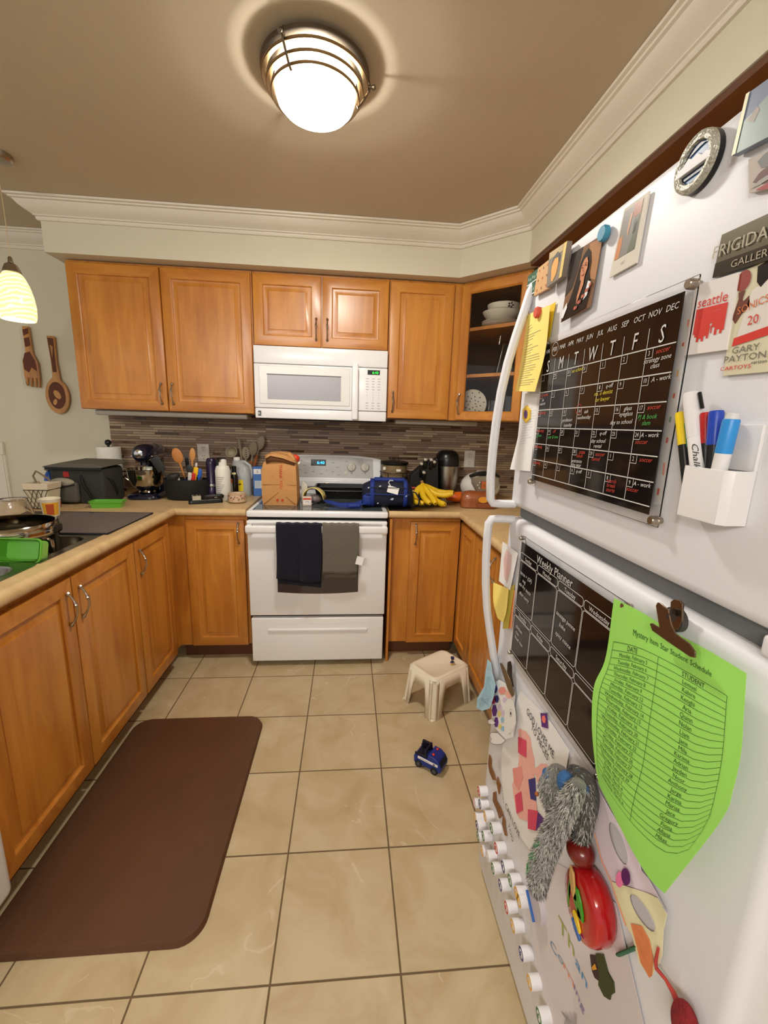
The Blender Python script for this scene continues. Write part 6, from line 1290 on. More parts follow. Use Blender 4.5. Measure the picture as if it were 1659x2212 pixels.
# sports card
T, P = flatthing('player_card', 'basketball card magnet of a player holding up a ball', 'card', [[(1600, 590, .001), (1720, 540, .001)], [(1567, 812, .001), (1700, 800, .001)]], mat('card_cream', (214, 208, 180), .12), .003)
sk = mat('card_skin', (104, 52, 36), .4); m = MB()
pol(m, P, [(.02, .44), (.10, .26), (.14, .24), (.20, .30), (.30, .26), (.34, .36), (.20, .42), (.10, .50)], sk, .0034)
disc(m, P, .15, .10, .085, mat('card_ball', (140, 48, 34), .5), .0038, 20, 1.15); pol(m, P, [(.08, .2), (.22, .2), (.18, .28), (.11, .28)], sk, .0036)
pol(m, P, [(.40, .02), (.62, .0), (.64, .16), (.50, .22), (.42, .16)], hair, .0036); pol(m, P, [(.34, .22), (.50, .20), (.66, .16), (.9, .2), (.9, .62), (.14, .68), (.26, .40)], mat('card_jersey', (216, 210, 204), .5), .0034)
pol(m, P, [(.12, .64), (.9, .58), (.9, .66), (.10, .72)], rdm, .0038); m.build('player', T)
gm_ = mat('card_grey', (110, 108, 96), .5)
for w_, u, v, h_, mt, asp, ro, oo in (('SONICS', .40, .36, .10, mat('card_orange', (206, 110, 50), .5), .95, 8, .0042), ('20', .44, .50, .12, rdm, 1, 0, .0042), ('GARY', .36, .76, .09, gm_, 1.2, 0, .004), ('PAYTON', .36, .84, .09, gm_, 1.2, 0, .004), ('CARTOYS', .22, .93, .055, rdm, 1.3, 0, .004), ('verizon', .62, .90, .045, INK, 1.1, 0, .004)):
    m = MB(); txt(m, P, w_, u, v, h_, mt, asp, ro, 0, oo); m.build('lettering', T)
# marker holder with pens
PM = Patch([[(1478, 900, .002), (1608, 895, .002)], [(1442, 1118, .002), (1562, 1130, .002)]])
T = thing('marker_holder', 'white plastic cup of markers stuck to the freezer door', 'holder', cen(PM)); hp = mat('holder_white', (226, 224, 224), .35)
a0 = at(1456, 1008, .002); y1_, y2_ = at(1458, 1008, .002).y, at(1585, 1010, .002).y; zt_, zb_ = at(1500, 1012, .030).z, at(1500, 1122, .030).z; zr = at(1600, 898, .002).z
m = MB(); y1_, y2_ = at(1462, 1060, .030).y, at(1570, 1060, .030).y
zt_, zb_ = at(1515, 1010, .030).z, at(1515, 1125, .030).z
def u2(x0, z): return [(XF - .001, y1_, z), (XF - .024, y1_, z), (XF - .030, y1_ - .007, z), (XF - .030, y2_ + .007, z), (XF - .024, y2_, z), (XF - .001, y2_, z)]
m.loft([u2(0, zb_), u2(0, zt_)], hp, True, False, closed=True); m.box(XF - .0035, XF - .0005, y2_, y1_, zt_, zr - .01, hp); m.build('cup', T, solid=.0015, bevel=.001)
def pen(label, px0, py0, px1, py1, r, body, cap, frac, dd=.020, extra=None, seq=None):
    a, b = at(px0, py0, dd), at(px1, py1, dd); T = thing('marker_pen', label, 'marker', tuple(b), 'markers in the white holder')
    d = a - b; m = MB(); m.tube([b, b + d * (1 - frac)], [r * .96, r * .96], body, 20); m.build('barrel', T)
    m = MB(); m.tube([b + d * (1 - frac), b + d * .97, a], [r, r, r * .9], cap, 20); m.build('cap', T); return T, a, b, d
def tk(dz=0): return None
pen('yellow-capped black marker, leftmost in the white holder', 1469, 892, 1486, 1060, .0058, BLACK, mat('pen_yellow', (232, 200, 30), .35), .42, .014)
pen('green marker just right of the yellow one', 1484, 915, 1496, 1060, .0055, BLACK, mat('pen_green', (30, 140, 100), .35), .36, .010)
T, a, b, d = pen('large white chalk marker with black script, tallest in the holder', 1492, 850, 1514, 1060, .0088, PAPER, mat('pen_white', (226, 224, 224), .3), .46, .016)
m = MB(); P = Patch([[(1492, 950, .0255), (1512, 950, .0255)], [(1500, 1030, .0255), (1518, 1030, .0255)]]); txt(m, P, 'Chalk', .45, .45, .30, INK, 1.0, -88, .2, 0); m.build('lettering', T)
m = MB(); m.tube([at(1511, 848, .016), at(1517, 882, .016)], .0022, BLACK, 8); m.build('clip', T)
pen('red-capped marker behind the white chalk marker', 1524, 892, 1523, 1050, .0055, BLACK, mat('pen_red', (186, 34, 34), .35), .42, .012)
pen('dark blue-capped marker in the white holder', 1548, 888, 1536, 1050, .0075, BLACK, mat('pen_blue', (28, 66, 176), .35), .45, .015)
pen('light blue and white marker, rightmost in the holder', 1581, 905, 1545, 1050, .0080, mat('pen_white'), mat('pen_sky', (44, 140, 214), .35), .50, .022)
m = MB(); m.tube([at(1586, 892, .022), at(1581, 907, .022)], [.006, .007], mat('pen_tip_white', (210, 210, 210), .4), 16); solo(m, 'pen_cap', 'loose white cap tip on the light blue marker', 'cap')

# post-it card and yellow notes at left of planner
T, P = flatthing('sketch_card', 'white card with faint pink pencil drawing by the lower handle', 'paper', [[(1086, 1170, .010), (1119, 1195, .006)], [(1078, 1255, .014), (1102, 1275, .010)]], PAPER, .0006)
m = MB(); pk_ = mat('pencil_pink', (222, 190, 186), .8); pol(m, P, [(.3, .1), (.7, .15), (.8, .5), (.7, .9), (.4, .8), (.2, .4)], pk_, .0010)
for k in range(8): ln(m, P, [(.25 + .06 * k, .2 + .05 * k), (.35 + .05 * k, .55 + .04 * k)], .0006, mat('pencil_orange', (220, 150, 120), .8), .0013)
m.build('drawing', T)
Pn = Patch([[(1066, 1258, .022), (1099, 1272, .012)], [(1066, 1300, .026), (1094, 1320, .014)], [(1075, 1335, .022), (1087, 1345, .014)]])
T = thing('sticky_note', 'yellow folded note behind the lower fridge handle', 'paper', cen(Pn)); m = MB(); sheet(m, Pn, yel, .0006, 6, 8); m.build('page', T)
m = MB(); sheet(m, Patch([[(1098, 1272, .008), (1112, 1262, .004)], [(1086, 1358, .010), (1098, 1358, .006)]]), mat('note_olive', (188, 170, 70), .8), .0006, 3, 6); m.build('back_page', T)
T, P = flatthing('orange_note', 'thin orange paper strip beside the weekly planner', 'paper', [[(1108, 1275, .003), (1113, 1275, .003)], [(1097, 1358, .003), (1108, 1356, .003)]], mat('note_orange', (232, 140, 78), .8), .0006)

# green schedule sheet with its clip
PG = Patch([[(1327, 1292, .014), (1385, 1322, .016), (1450, 1362, .014), (1530, 1405, .016), (1613, 1455, .016)],
            [(1309, 1420, .020), (1372, 1432, .024), (1440, 1462, .024), (1520, 1508, .024), (1606, 1555, .022)],
            [(1284, 1482, .030), (1355, 1528, .032), (1425, 1572, .032), (1510, 1622, .030), (1601, 1625, .026)],
            [(1279, 1560, .034), (1340, 1620, .036), (1410, 1672, .036), (1495, 1722, .034), (1584, 1705, .030)],
            [(1285, 1640, .034), (1325, 1700, .038), (1385, 1765, .040), (1465, 1815, .042), (1556, 1775, .038)],
            [(1294, 1694, .034), (1333, 1772, .038), (1368, 1840, .044), (1402, 1895, .050), (1436, 1930, .054)]])
gr = mat('sheet_green', (152, 216, 96), .8); gr.node_tree.nodes['Principled BSDF'].inputs['Subsurface Weight'].default_value = 0
T = thing('green_schedule', 'bright green printed student schedule sheet hanging from a bulldog clip', 'paper', cen(PG))
m = MB(); sheet(m, PG, gr, .0006, 28, 36); m.build('page', T, smooth=60)
grl = mat('green_line', (40, 74, 22), .8); m = MB(); U0, U1, V0, V1 = .05, .90, .135, .865
for u in (U0, .43, U1): ln(m, PG, [(u, V0), (u, V1)], .0007, grl, .0012)
NR = 24
for k in range(NR + 1): v = V0 + (V1 - V0) * k / NR; ln(m, PG, [(U0, v), (U1, v)], .0006, grl, .0012)
m.build('table_lines', T)
m = MB(); txt(m, PG, 'Mystery Item Star Student Schedule', .50, .085, .034, grl, .98, 0, 0, .0013); h = (V1 - V0) / NR
txt(m, PG, 'DATE', .22, V0 + h * .5, .028, INK, 1.0, 0, 0, .0013); txt(m, PG, 'STUDENT', .68, V0 + h * .5, .028, INK, 1.0, 0, 0, .0013)
dts = ['Monday, February 5', 'Tuesday, February 6', 'Wednesday, February 7', 'Thursday, February 8', 'Friday, February 9', 'Monday, February 12', 'Tuesday, February 13', 'Wednesday, February 14', 'Thursday, February 15', 'Friday, February 16', 'Tuesday, February 20', 'Wednesday, February 21', 'Thursday, February 22', 'Friday, February 23', 'Monday, February 26', 'Tuesday, February 27', 'Wednesday, February 28', 'Thursday, February 29', 'Friday, March 1', 'Monday, March 4', 'Tuesday, March 5', 'Wednesday, March 6']
stu = ['Lemuel', 'Kabirn', 'Keoghi', 'Aria', 'Quinn', 'Nolan', 'Liam', 'Jane', 'Mila', 'Karima', 'Adrian', 'Jayden', 'Noor', 'Anthony', 'Jerge', 'Karina', 'Marisa', 'Jace', 'Gregory', 'Fiona', 'Afiana', 'Mikes']
for k in range(22):
    v = V0 + h * (k + 1.5); txt(m, PG, dts[k], .235, v, .024, grl, 1.0, 0, 0, .0013); txt(m, PG, stu[k], .66, v, .026, grl, 1.05, 0, 0, .0013)
m.build('printed_text', T)
T = thing('bulldog_clip', 'large metal bulldog clip gripping the green schedule sheet', 'clip', tuple(at(1455, 1345, .03)))
bz = mat('clip_bronze', (132, 112, 92), .28, .9)
def clip_plate(outl, d, th, name, mt=bz):
    m = MB(); A_ = [at(px, py, d) for px, py in outl]; n = len(A_); B_ = [(p.x + th, p.y, p.z) for p in A_]
    m.add([tuple(p) for p in A_] + B_, [tuple(range(n))] + [tuple(range(2 * n - 1, n - 1, -1))] + [(k, (k + 1) % n, (k + 1) % n + n, k + n) for k in range(n)], mt); m.build(name, T, bevel=.0006)
clip_plate([(1403, 1347), (1408, 1346), (1424, 1356), (1416, 1308), (1420, 1301), (1428, 1304), (1443, 1318), (1450, 1350), (1458, 1368), (1488, 1390), (1501, 1408), (1501, 1421), (1490, 1419), (1440, 1385), (1408, 1362)], .036, .002, 'front_jaw')
clip_plate([(1448, 1300), (1456, 1294), (1468, 1297), (1474, 1306), (1472, 1342), (1464, 1362), (1452, 1360), (1447, 1335)], .010, .003, 'back_jaw')
m = MB(); m.tube([at(1452, 1322, .012), at(1450, 1334, .034)], .005, mat('clip_dark', (60, 48, 40), .3, .8), 12); m.build('spring', T)
m = MB(); c = at(1462, 1338, .003); m.tube([(XF - .0005, c.y, c.z), (XF - .009, c.y, c.z)], .016, mat('clip_magnet', (70, 66, 64), .5), 20); m.build('magnet', T)

# fish paper craft and its clip
T = thing('fish_craft', 'paper fish craft with blue tail and coloured scales on the fridge', 'paper craft', tuple(at(1080, 1520, .02)))
def cut(name, pts, mt, d, th=.0008, T_=None):
    m = MB(); A_ = [at(px, py, d if not isinstance(d, (list, tuple)) else d[i]) for i, (px, py) in enumerate(pts)]; n = len(A_)
    m.add([tuple(p) for p in A_] + [(p.x + th, p.y, p.z) for p in A_], [tuple(range(n)), tuple(range(2 * n - 1, n - 1, -1))] + [(k, (k + 1) % n, (k + 1) % n + n, k + n) for k in range(n)], mt); return m.build(name, T_ or T)
lb = mat('tail_blue', (166, 204, 222), .8, noise=.25, nscale=60)
def mk(pts, mt, d, mm, w=.0006):
    A_ = [at(px, py, d) for px, py in pts]
    for a, b in zip(A_, A_[1:]):
        t = (b - a); t = t.normalized() if t.length > 1e-6 else Vector((0, 0, 1)); n = Vector((0, -t.z, t.y)) * w / 2
        mm.add([tuple(a - n), tuple(a + n), tuple(b + n), tuple(b - n)], [(0, 1, 2, 3)], mt)
tl = cut('tail', [(1053, 1424), (1060, 1432), (1062, 1450), (1070, 1480), (1066, 1505), (1058, 1530), (1040, 1536), (1029, 1528), (1031, 1508), (1046, 1482), (1048, 1458)], lb, .030)
m = MB()
for k in range(7): mk([(1034 + k * 4, 1530 - k * 2), (1040 + k * 3, 1510), (1048 + k * 2, 1490), (1052 + k, 1462)], mat('tail_line', (70, 130, 170), .8), .0306, m)
for k in range(4): mk([(1030 + k * 3, 1518 + k * 3), (1038 + k * 3, 1508 + k * 3), (1048 + k * 2, 1512 + k * 4), (1056, 1508 + k * 4)], INK, .0307, m, .0005)
m.build('tail_lines', tl)
bd = cut('body', [(1063, 1478), (1078, 1468), (1100, 1482), (1112, 1496), (1110, 1530), (1114, 1560), (1108, 1592), (1092, 1598), (1084, 1590), (1072, 1575), (1062, 1540), (1060, 1505)], PAPER, .016)
cols_ = [('scale_pink', (230, 150, 140)), ('scale_navy', (60, 50, 120)), ('scale_crimson', (186, 50, 90)), ('scale_purple', (96, 44, 130)), ('scale_yellow', (222, 206, 120)), ('scale_sky', (150, 190, 216)), ('scale_lilac', (206, 190, 216)), ('scale_salmon', (236, 176, 160))]
m = MB()
def hexp(px, py, rx, ry, k): mm_ = mat(*cols_[k % 8][:1], cols_[k % 8][1], .8); A_ = [at(px + rx * math.cos(a), py + ry * math.sin(a), .0168) for a in [math.radians(q) for q in range(0, 360, 60)]]; m.add([tuple(p) for p in A_], [tuple(range(6))], mm_)
for px, py, rx, ry, k in ((1085, 1492, 9, 9, 0), (1100, 1500, 9, 9, 7), (1069, 1488, 6, 10, 1), (1066, 1512, 5, 10, 2), (1073, 1510, 5, 9, 1), (1068, 1535, 6, 14, 3), (1072, 1560, 5, 12, 3), (1080, 1528, 4, 7, 6), (1079, 1542, 4, 7, 4), (1085, 1555, 4, 7, 5), (1080, 1570, 4, 6, 4), (1086, 1574, 4, 6, 5), (1090, 1512, 5, 6, 6), (1086, 1540, 4, 7, 6)): hexp(px, py, rx, ry, k)
m.build('scales', bd)
hd = cut('head', [(1092, 1515), (1108, 1512), (1113, 1540), (1114, 1562), (1106, 1580), (1108, 1592), (1094, 1596), (1089, 1580), (1090, 1545)], mat('fish_head', (228, 226, 222), .8), .018)
m = MB(); A_ = [at(1103 + 3.2 * math.cos(q / 3), 1540 + 8 * math.sin(q / 3), .0186) for q in range(19)]
for a, b in zip(A_, A_[1:]): m.add([tuple(a), tuple(b), tuple(b + Vector((0, .0004, .0006))), tuple(a + Vector((0, .0004, .0006)))], [(0, 1, 2, 3)], INK)
m.add([tuple(at(1103 + 1.4 * math.cos(q), 1541 + 4 * math.sin(q), .0187)) for q in range(6)], [tuple(range(6))], INK); mk([(1099, 1586), (1104, 1583), (1103, 1575)], INK, .0188, m, .0008); m.build('eye', hd)
for k, o_ in enumerate(([(1062, 1552), (1054, 1556), (1055, 1563), (1064, 1566), (1070, 1562)], [(1075, 1583), (1062, 1582), (1057, 1588), (1062, 1596), (1058, 1602), (1066, 1608), (1082, 1608), (1092, 1600)])):
    f = cut('fin', o_, PAPER, .020); m = MB(); mk(o_ + o_[:1], INK, .0204, m, .0008); m.build('outline', f)
T = thing('bulldog_clip', 'small dark metal bulldog clip above the paper fish', 'clip', tuple(at(1097, 1455, .02)))
clip_plate([(1079, 1432), (1084, 1433), (1094, 1452), (1104, 1476), (1110, 1500), (1106, 1506), (1096, 1488), (1084, 1450)], .024, .002, 'front_jaw')
clip_plate([(1096, 1430), (1101, 1428), (1104, 1440), (1104, 1462), (1108, 1484), (1100, 1470), (1095, 1450)], .012, .003, 'back_jaw', mat('clip_dark'))

# child's drawing: pink figure and lettering
PD = Patch([[(1124, 1492, .003), (1180, 1548, .003), (1230, 1622, .003)], [(1085, 1620, .005), (1150, 1700, .003), (1205, 1760, .003)], [(1088, 1730, .003), (1120, 1800, .003), (1166, 1862, .003)]])
T = thing('child_drawing', 'child drawing with pink figure and the words GOD LOVES ME TO PIECES', 'drawing', cen(PD)); m = MB(); sheet(m, PD, PAPER, .0006, 8, 10); m.build('page', T)
m = MB(); pkl = mat('crayon_pink', (238, 178, 166), .8, noise=.12, nscale=120); pks = mat('paper_pink', (216, 76, 104), .8); pu = mat('paper_purple', (92, 46, 120), .8)
def pz(pts, mt, d=.0044):
    m.add([tuple(at(px, py, d)) for px, py in pts], [tuple(range(len(pts)))], mt)
pz([(1112, 1585), (1122, 1574), (1136, 1580), (1146, 1594), (1148, 1612), (1154, 1640), (1156, 1668), (1150, 1700), (1160, 1740), (1160, 1765), (1140, 1774), (1122, 1768), (1115, 1755), (1108, 1710), (1104, 1670), (1106, 1630)], pkl)
pz([(1154, 1662), (1168, 1650), (1180, 1650), (1190, 1662), (1180, 1690), (1160, 1690)], pkl, .0043)
for q in (((1119, 1591), (1137, 1600), (1137, 1637), (1119, 1626)), ((1112, 1718), (1126, 1709), (1130, 1750), (1116, 1758)), ((1140, 1748), (1162, 1752), (1157, 1795), (1140, 1790))): pz(q, pks, .0052)
pz([(1141, 1684), (1156, 1680), (1158, 1730), (1146, 1726)], mat('paper_navy', (60, 52, 120), .8), .0050); pz([(1160, 1752), (1176, 1770), (1160, 1794), (1157, 1794)], pu, .0050)
pz([(1107, 1660), (1126, 1656), (1130, 1680), (1120, 1708), (1110, 1690)], mat('crayon_salmon', (230, 150, 140), .8), .0050)
pz([(1167, 1540), (1182, 1541), (1184, 1574), (1170, 1570)], pu, .0050); pz([(1171, 1547), (1176, 1545), (1179, 1553), (1178, 1562), (1173, 1561), (1170, 1554)], mat('crayon_coral', (236, 120, 108), .8), .0056)
m.build('crayon_figure', T)
m = MB()
def wt(s, x0, y0, x1, y1, h, mt, d=.0058, asp=.8, T_=None):
    a, b = at(x0, y0, d), at(x1, y1, d); L = b - a; L.x = 0; n = len(s); t = L.normalized(); up = Vector((0, -t.z, t.y));
    if up.z < 0: up = -up
    vv, f = glyphs(s); wd = max(v[0] for v in vv) - min(v[0] for v in vv); x_0 = min(v[0] for v in vv); k = L.length / wd
    m.add([tuple(a + t * ((x - x_0) * k) + up * (y * h)) for x, y in vv], f, mt)
wt('GOD LOVES ME', 1138, 1534, 1196, 1632, .024, INK); wt('TO PIECES', 1148, 1568, 1184, 1638, .022, INK)
wt('CAN LOVE', 1092, 1738, 1122, 1806, .022, INK); wt('TOO', 1098, 1780, 1108, 1818, .020, INK); wt('GOD', 1084, 1700, 1088, 1736, .010, INKG)
m.build('lettering', T)
# brown letter-like cutouts
brm = mat('cutout_brown', (128, 84, 42), .6, noise=.35, nscale=120)
for k, (pts, lab) in enumerate(((((1056, 1630), (1060, 1638), (1060, 1655), (1067, 1672), (1070, 1686), (1064, 1684), (1057, 1668), (1054, 1650)), 'uppermost brown speckled paper cutout low on the fridge'), (((1074, 1678), (1080, 1695), (1077, 1716), (1072, 1690)), 'small brown speckled cutout beside the drawing edge'), (((1065, 1712), (1070, 1710), (1071, 1728), (1080, 1744), (1086, 1760), (1078, 1768), (1072, 1748), (1064, 1730)), 'brown speckled cutout above the white cap magnets'), (((1086, 1762), (1090, 1772), (1091, 1790), (1094, 1806), (1090, 1804), (1084, 1780)), 'lowest brown speckled cutout beside the drawing text'))):
    m = MB(); A_ = [at(px, py, .004) for px, py in pts]; n = len(A_); m.add([tuple(p) for p in A_] + [(p.x + .003, p.y, p.z) for p in A_], [tuple(range(n))] + [(q, (q + 1) % n, (q + 1) % n + n, q + n) for q in range(n)], brm); solo(m, 'paper_cutout', lab, 'cutout', 'brown speckled cutouts')

# white cap magnets with coloured fronts
caps = [(1034, 1709, 'r'), (1024, 1735, 'p'), (1036, 1737, 'b'), (1026, 1765, 'y'), (1047, 1763, 'y'), (1030, 1783, 'b'), (1061, 1789, 'g'), (1032, 1806, 'g'), (1043, 1806, 'g'), (1071, 1832, 'r'), (1041, 1838, 'y'), (1052, 1849, 'w'), (1064, 1876, 'g'), (1086, 1872, 'b'), (1080, 1912, 'b'), (1101, 1902, 'g'), (1115, 1930, 'y'), (1120, 1946, 'y'), (1093, 1960, 'r'), (1107, 2000, 'y'), (1125, 2060, 'b'), (1143, 2122, 'y'), (1163, 2195, 'g')]
cc = {'r': ('cap_red', (206, 70, 62), 'red'), 'p': ('cap_rose', (226, 170, 176), 'rose'), 'b': ('cap_blue', (60, 74, 126), 'blue'), 'y': ('cap_yellow', (226, 172, 60), 'yellow'), 'g': ('cap_green', (66, 120, 64), 'green'), 'w': ('cap_cream', (226, 222, 210), 'cream')}
wcap = mat('cap_white', (226, 224, 228), .35)
order = sorted(range(len(caps)), key=lambda i: caps[i][1]); seen = {}
words = ['first', 'second', 'third', 'fourth', 'fifth', 'sixth', 'seventh', 'eighth']; tot = {}
for c_ in caps: tot[c_[2]] = tot.get(c_[2], 0) + 1
for i in order:
    px, py, k = caps[i]; seen[k] = seen.get(k, 0) + 1; nm = cc[k]; f = at(px, py, .026)
    w_ = words[seen[k] - 1]; lab = f'white cap magnet with {nm[2]} ring, {w_} from the top of the {nm[2]}-ringed ones' if tot[k] > 1 else f'white cap magnet with {nm[2]} ring, the only one of its colour'
    T = thing('cap_magnet', lab, 'magnet', (XF, f.y, f.z), 'white cap magnets low on the fridge'); r = .0140
    m = MB(); m.tube([(XF - .0005, f.y, f.z), (XF - .023, f.y, f.z), (XF - .0255, f.y, f.z)], [r * .96, r, r * .94], wcap, 20); m.build('cap', T)
    m = MB(); m.loft([ring3((XF - .0257, f.y, f.z), r * q, 0, 20) for q in (.93, .62)], mat(nm[0], nm[1], .5)); m.build('ring', T)
    m = MB(); m.tube([(XF - .0257, f.y, f.z + r * .35), (XF - .0262, f.y + r * .2, f.z), (XF - .0257, f.y, f.z - r * .35)], .0012, mat(nm[0]), 6); m.build('letter', T)

# big drawing at the bottom
PB = Patch([[(1140, 1830, .002), (1230, 1880, .002), (1330, 1950, .002)], [(1150, 2020, .003), (1260, 2090, .003), (1370, 2120, .003)], [(1190, 2240, .002), (1300, 2290, .002), (1420, 2340, .002)]])
T = thing('thank_you_drawing', 'large white paper with coloured crayon letters low on the fridge', 'drawing', cen(PB)); m = MB(); sheet(m, PB, mat('drawing_paper', (214, 206, 208), .8), .0005, 8, 8); m.build('page', T)
m = MB()
wt('Th', 1206, 1990, 1240, 2052, .036, mat('crayon_olive', (160, 168, 80), .8), .0046); wt('an', 1243, 2072, 1268, 2126, .026, mat('crayon_blue', (80, 150, 200), .8), .0046)
wt('Co', 1188, 2036, 1216, 2078, .022, mat('crayon_steel', (130, 160, 186), .8), .0046); wt('m', 1217, 2080, 1240, 2128, .020, mat('crayon_orange', (222, 150, 120), .8), .0046); wt('ing', 1240, 2130, 1262, 2186, .018, mat('crayon_violet', (140, 126, 184), .8), .0046)
m.build('lettering', T)
m = MB(); gsc = mat('pencil_scribble', (160, 152, 156), .9, noise=.3, nscale=200)
for k in range(12): mk([(1212 + 3 * k, 2185 + 3 * (k % 3)), (1222 + 2 * k, 2200 + k), (1215 + 3 * k, 2230)], gsc, .0046, m, .0016)
m.build('scribble', T)

# oval name magnet
T = thing('oval_magnet', 'oval white magnet with blue stripe beside the plush toy', 'magnet', tuple(at(1155, 1955, .01))); c = at(1156, 1955, .012)
m = MB(); m.tube([(XF - .0005, c.y, c.z), (XF - .012, c.y, c.z), (XF - .014, c.y, c.z)], [.034, .034, .032], mat('oval_grey', (190, 182, 190), .4), 32); m.build('body', T)
m = MB(); a, b = at(1139, 1922, .0155), at(1154, 1992, .0155); m.tube([a, b], .0042, mat('stripe_blue', (40, 90, 160), .5), 10, flat=.3); m.build('stripe', T)

# grey furry plush
fur = mat('plush_grey', (112, 110, 104), .95, noise=.45, nscale=110, bump=1, bscale=300, sheen=.6); furb = mat('plush_blue', (58, 104, 158), .95, noise=.4, nscale=80, bump=1, bscale=300); furd = mat('plush_dark', (84, 82, 78), .95, noise=.2, nscale=110, bump=.6, bscale=300)
T = thing('plush_toy', 'grey furry plush toy with blue and green stains draped on the fridge', 'toy', tuple(at(1215, 1760, .05)))
class Blob:
    def __init__(s): s.p = []
PLV = []
def limb(pts, name, mt, seg=22, flat=1.0):
    P = [at(px, py, d) for px, py, d, r in pts]; R_ = [q[3] for q in pts]; pp, rr2 = [], []
    for i in range(len(P) - 1):
        p0 = P[i - 1] if i else P[i] * 2 - P[i + 1]; p3 = P[i + 2] if i + 2 < len(P) else P[i + 1] * 2 - P[i]
        for k in range(6):
            f = k / 6; pp.append(.5 * (2 * P[i] + (P[i + 1] - p0) * f + (2 * p0 - 5 * P[i] + 4 * P[i + 1] - p3) * f * f + (3 * P[i] - p0 - 3 * P[i + 1] + p3) * f ** 3)); rr2.append(R_[i] + (R_[i + 1] - R_[i]) * f)
    pp.append(P[-1]); rr2.append(R_[-1]); m = MB(); m.tube(pp, rr2, mt, seg, flat=flat); o = m.build(name, T, smooth=80); PLV.append((pp, rr2)); return o
limb([(1200, 1655, .045, .010), (1204, 1675, .048, .026), (1206, 1702, .050, .034), (1208, 1732, .050, .028), (1206, 1760, .050, .014), (1206, 1770, .05, .005)], 'head', fur)
limb([(1236, 1662, .035, .010), (1256, 1688, .034, .022), (1266, 1725, .030, .020), (1262, 1770, .026, .016), (1256, 1808, .024, .015), (1252, 1838, .022, .006)], 'back_flap', furd)
limb([(1252, 1690, .070, .010), (1240, 1715, .074, .016), (1212, 1770, .072, .019), (1186, 1825, .068, .021), (1168, 1875, .062, .022), (1164, 1912, .058, .018), (1170, 1935, .055, .008)], 'long_ear', fur)

m = MB(); P_ = at(1160, 1715, .078); m.ell(tuple(P_), (.004, .004, .004), mat('plush_amber', (170, 90, 30), .4), 10, 8); m.build('eye', T)
m = MB(); P_ = at(1222, 1690, .072); m.ell(tuple(P_), (.013, .016, .018), furb, 16, 10); m.build('blue_stain', T)
m = MB(); P_ = at(1184, 1670, .062); m.ell(tuple(P_), (.010, .010, .008), furb, 16, 10); m.build('blue_stain', T)
m = MB(); P_ = at(1146, 1872, .070); m.ell(tuple(P_), (.008, .007, .008), mat('stain_green', (36, 130, 60), .9), 12, 8); m.build('green_stain', T)
# fur: thousands of short hairs over the limbs
rf = random.Random(11); hv = []; hf = []; mats3 = [mat('hair_light', (196, 194, 186), .9), mat('hair_mid', (110, 108, 102), .9), mat('hair_dark', (46, 44, 42), .9), mat('hair_blue', (60, 110, 170), .9)]
m = MB()
for li, (pp, rr2) in enumerate(PLV):
    for q in range(5200):
        i = rf.randrange(len(pp) - 1); f = rf.random(); c0 = pp[i].lerp(pp[i + 1], f); r0 = rr2[i] * (1 - f) + rr2[i + 1] * f; t = (pp[i + 1] - pp[i]).normalized()
        a = rf.random() * 6.283; x = t.orthogonal().normalized(); y = t.cross(x); n = x * math.cos(a) + y * math.sin(a)
        if n.x > .35: continue
        base = c0 + n * r0 * .97; dr_ = (n * .6 + t * (.5 + .5 * rf.random()) + Vector((rf.uniform(-.4, .4), rf.uniform(-.4, .4), -.3))).normalized() * (.006 + .005 * rf.random()); s = dr_.cross(n).normalized() * .0006
        uu = base - CAM; pxx = 829.5 + F_PX * uu.dot(CR) / uu.dot(CF); pyy = 1106 - F_PX * uu.dot(CU) / uu.dot(CF)
        bl_ = any(((pxx - a_) / w_) ** 2 + ((pyy - b_) / h_) ** 2 < 1 for a_, b_, w_, h_ in ((1222, 1688, 20, 24), (1180, 1668, 12, 8), (1252, 1702, 20, 12), (1230, 1668, 26, 10))) and li != 2
        gn_ = li == 2 and any(((pxx - a_) / w_) ** 2 + ((pyy - b_) / h_) ** 2 < 1 for a_, b_, w_, h_ in ((1141, 1874, 9, 12), (1160, 1822, 9, 7), (1152, 1850, 8, 12)))
        if li == 1 and rf.random() < .5: continue
        mt = mats3[3] if bl_ and rf.random() < .8 else (mat('hair_green', (50, 130, 70), .9) if gn_ and rf.random() < .7 else mats3[rf.randrange(3)])
        m.add([tuple(base - s), tuple(base + s), tuple(base + dr_)], [(0, 1, 2)], mt)
fo = m.build('fur', T); fo['kind'] = 'stuff'

# red toy on the fridge
T = thing('toy_magnet', 'red round plastic learning toy with coloured buttons under the plush', 'toy', tuple(at(1265, 1940, .03))); rdp = mat('toy_redplastic', (178, 22, 26), .15, coat=.5); c = at(1262, 1955, .030)
def ellr(dx, ry, rz, n=40): return [(XF - dx, c.y + ry * math.cos(2 * math.pi * k / n), c.z + rz * math.sin(2 * math.pi * k / n)) for k in range(n)]
ry, rz = .050, .058
m = MB(); m.loft([ellr(.003, ry * .9, rz * .9), ellr(.010, ry * .98, rz), ellr(.026, ry, rz), ellr(.034, ry * .97, rz * .97), ellr(.039, ry * .90, rz * .90), ellr(.040, ry * .6, rz * .6)], rdp, True, True); m.build('body', T, smooth=60)
m = MB(); a = at(1250, 1855, .03); m.ell((XF - .026, a.y + .004, c.z + rz + .010), (.022, .026, .022), mat('toy_redbrown', (110, 22, 14), .25, coat=.4), 24, 14); m.build('top_knob', T)
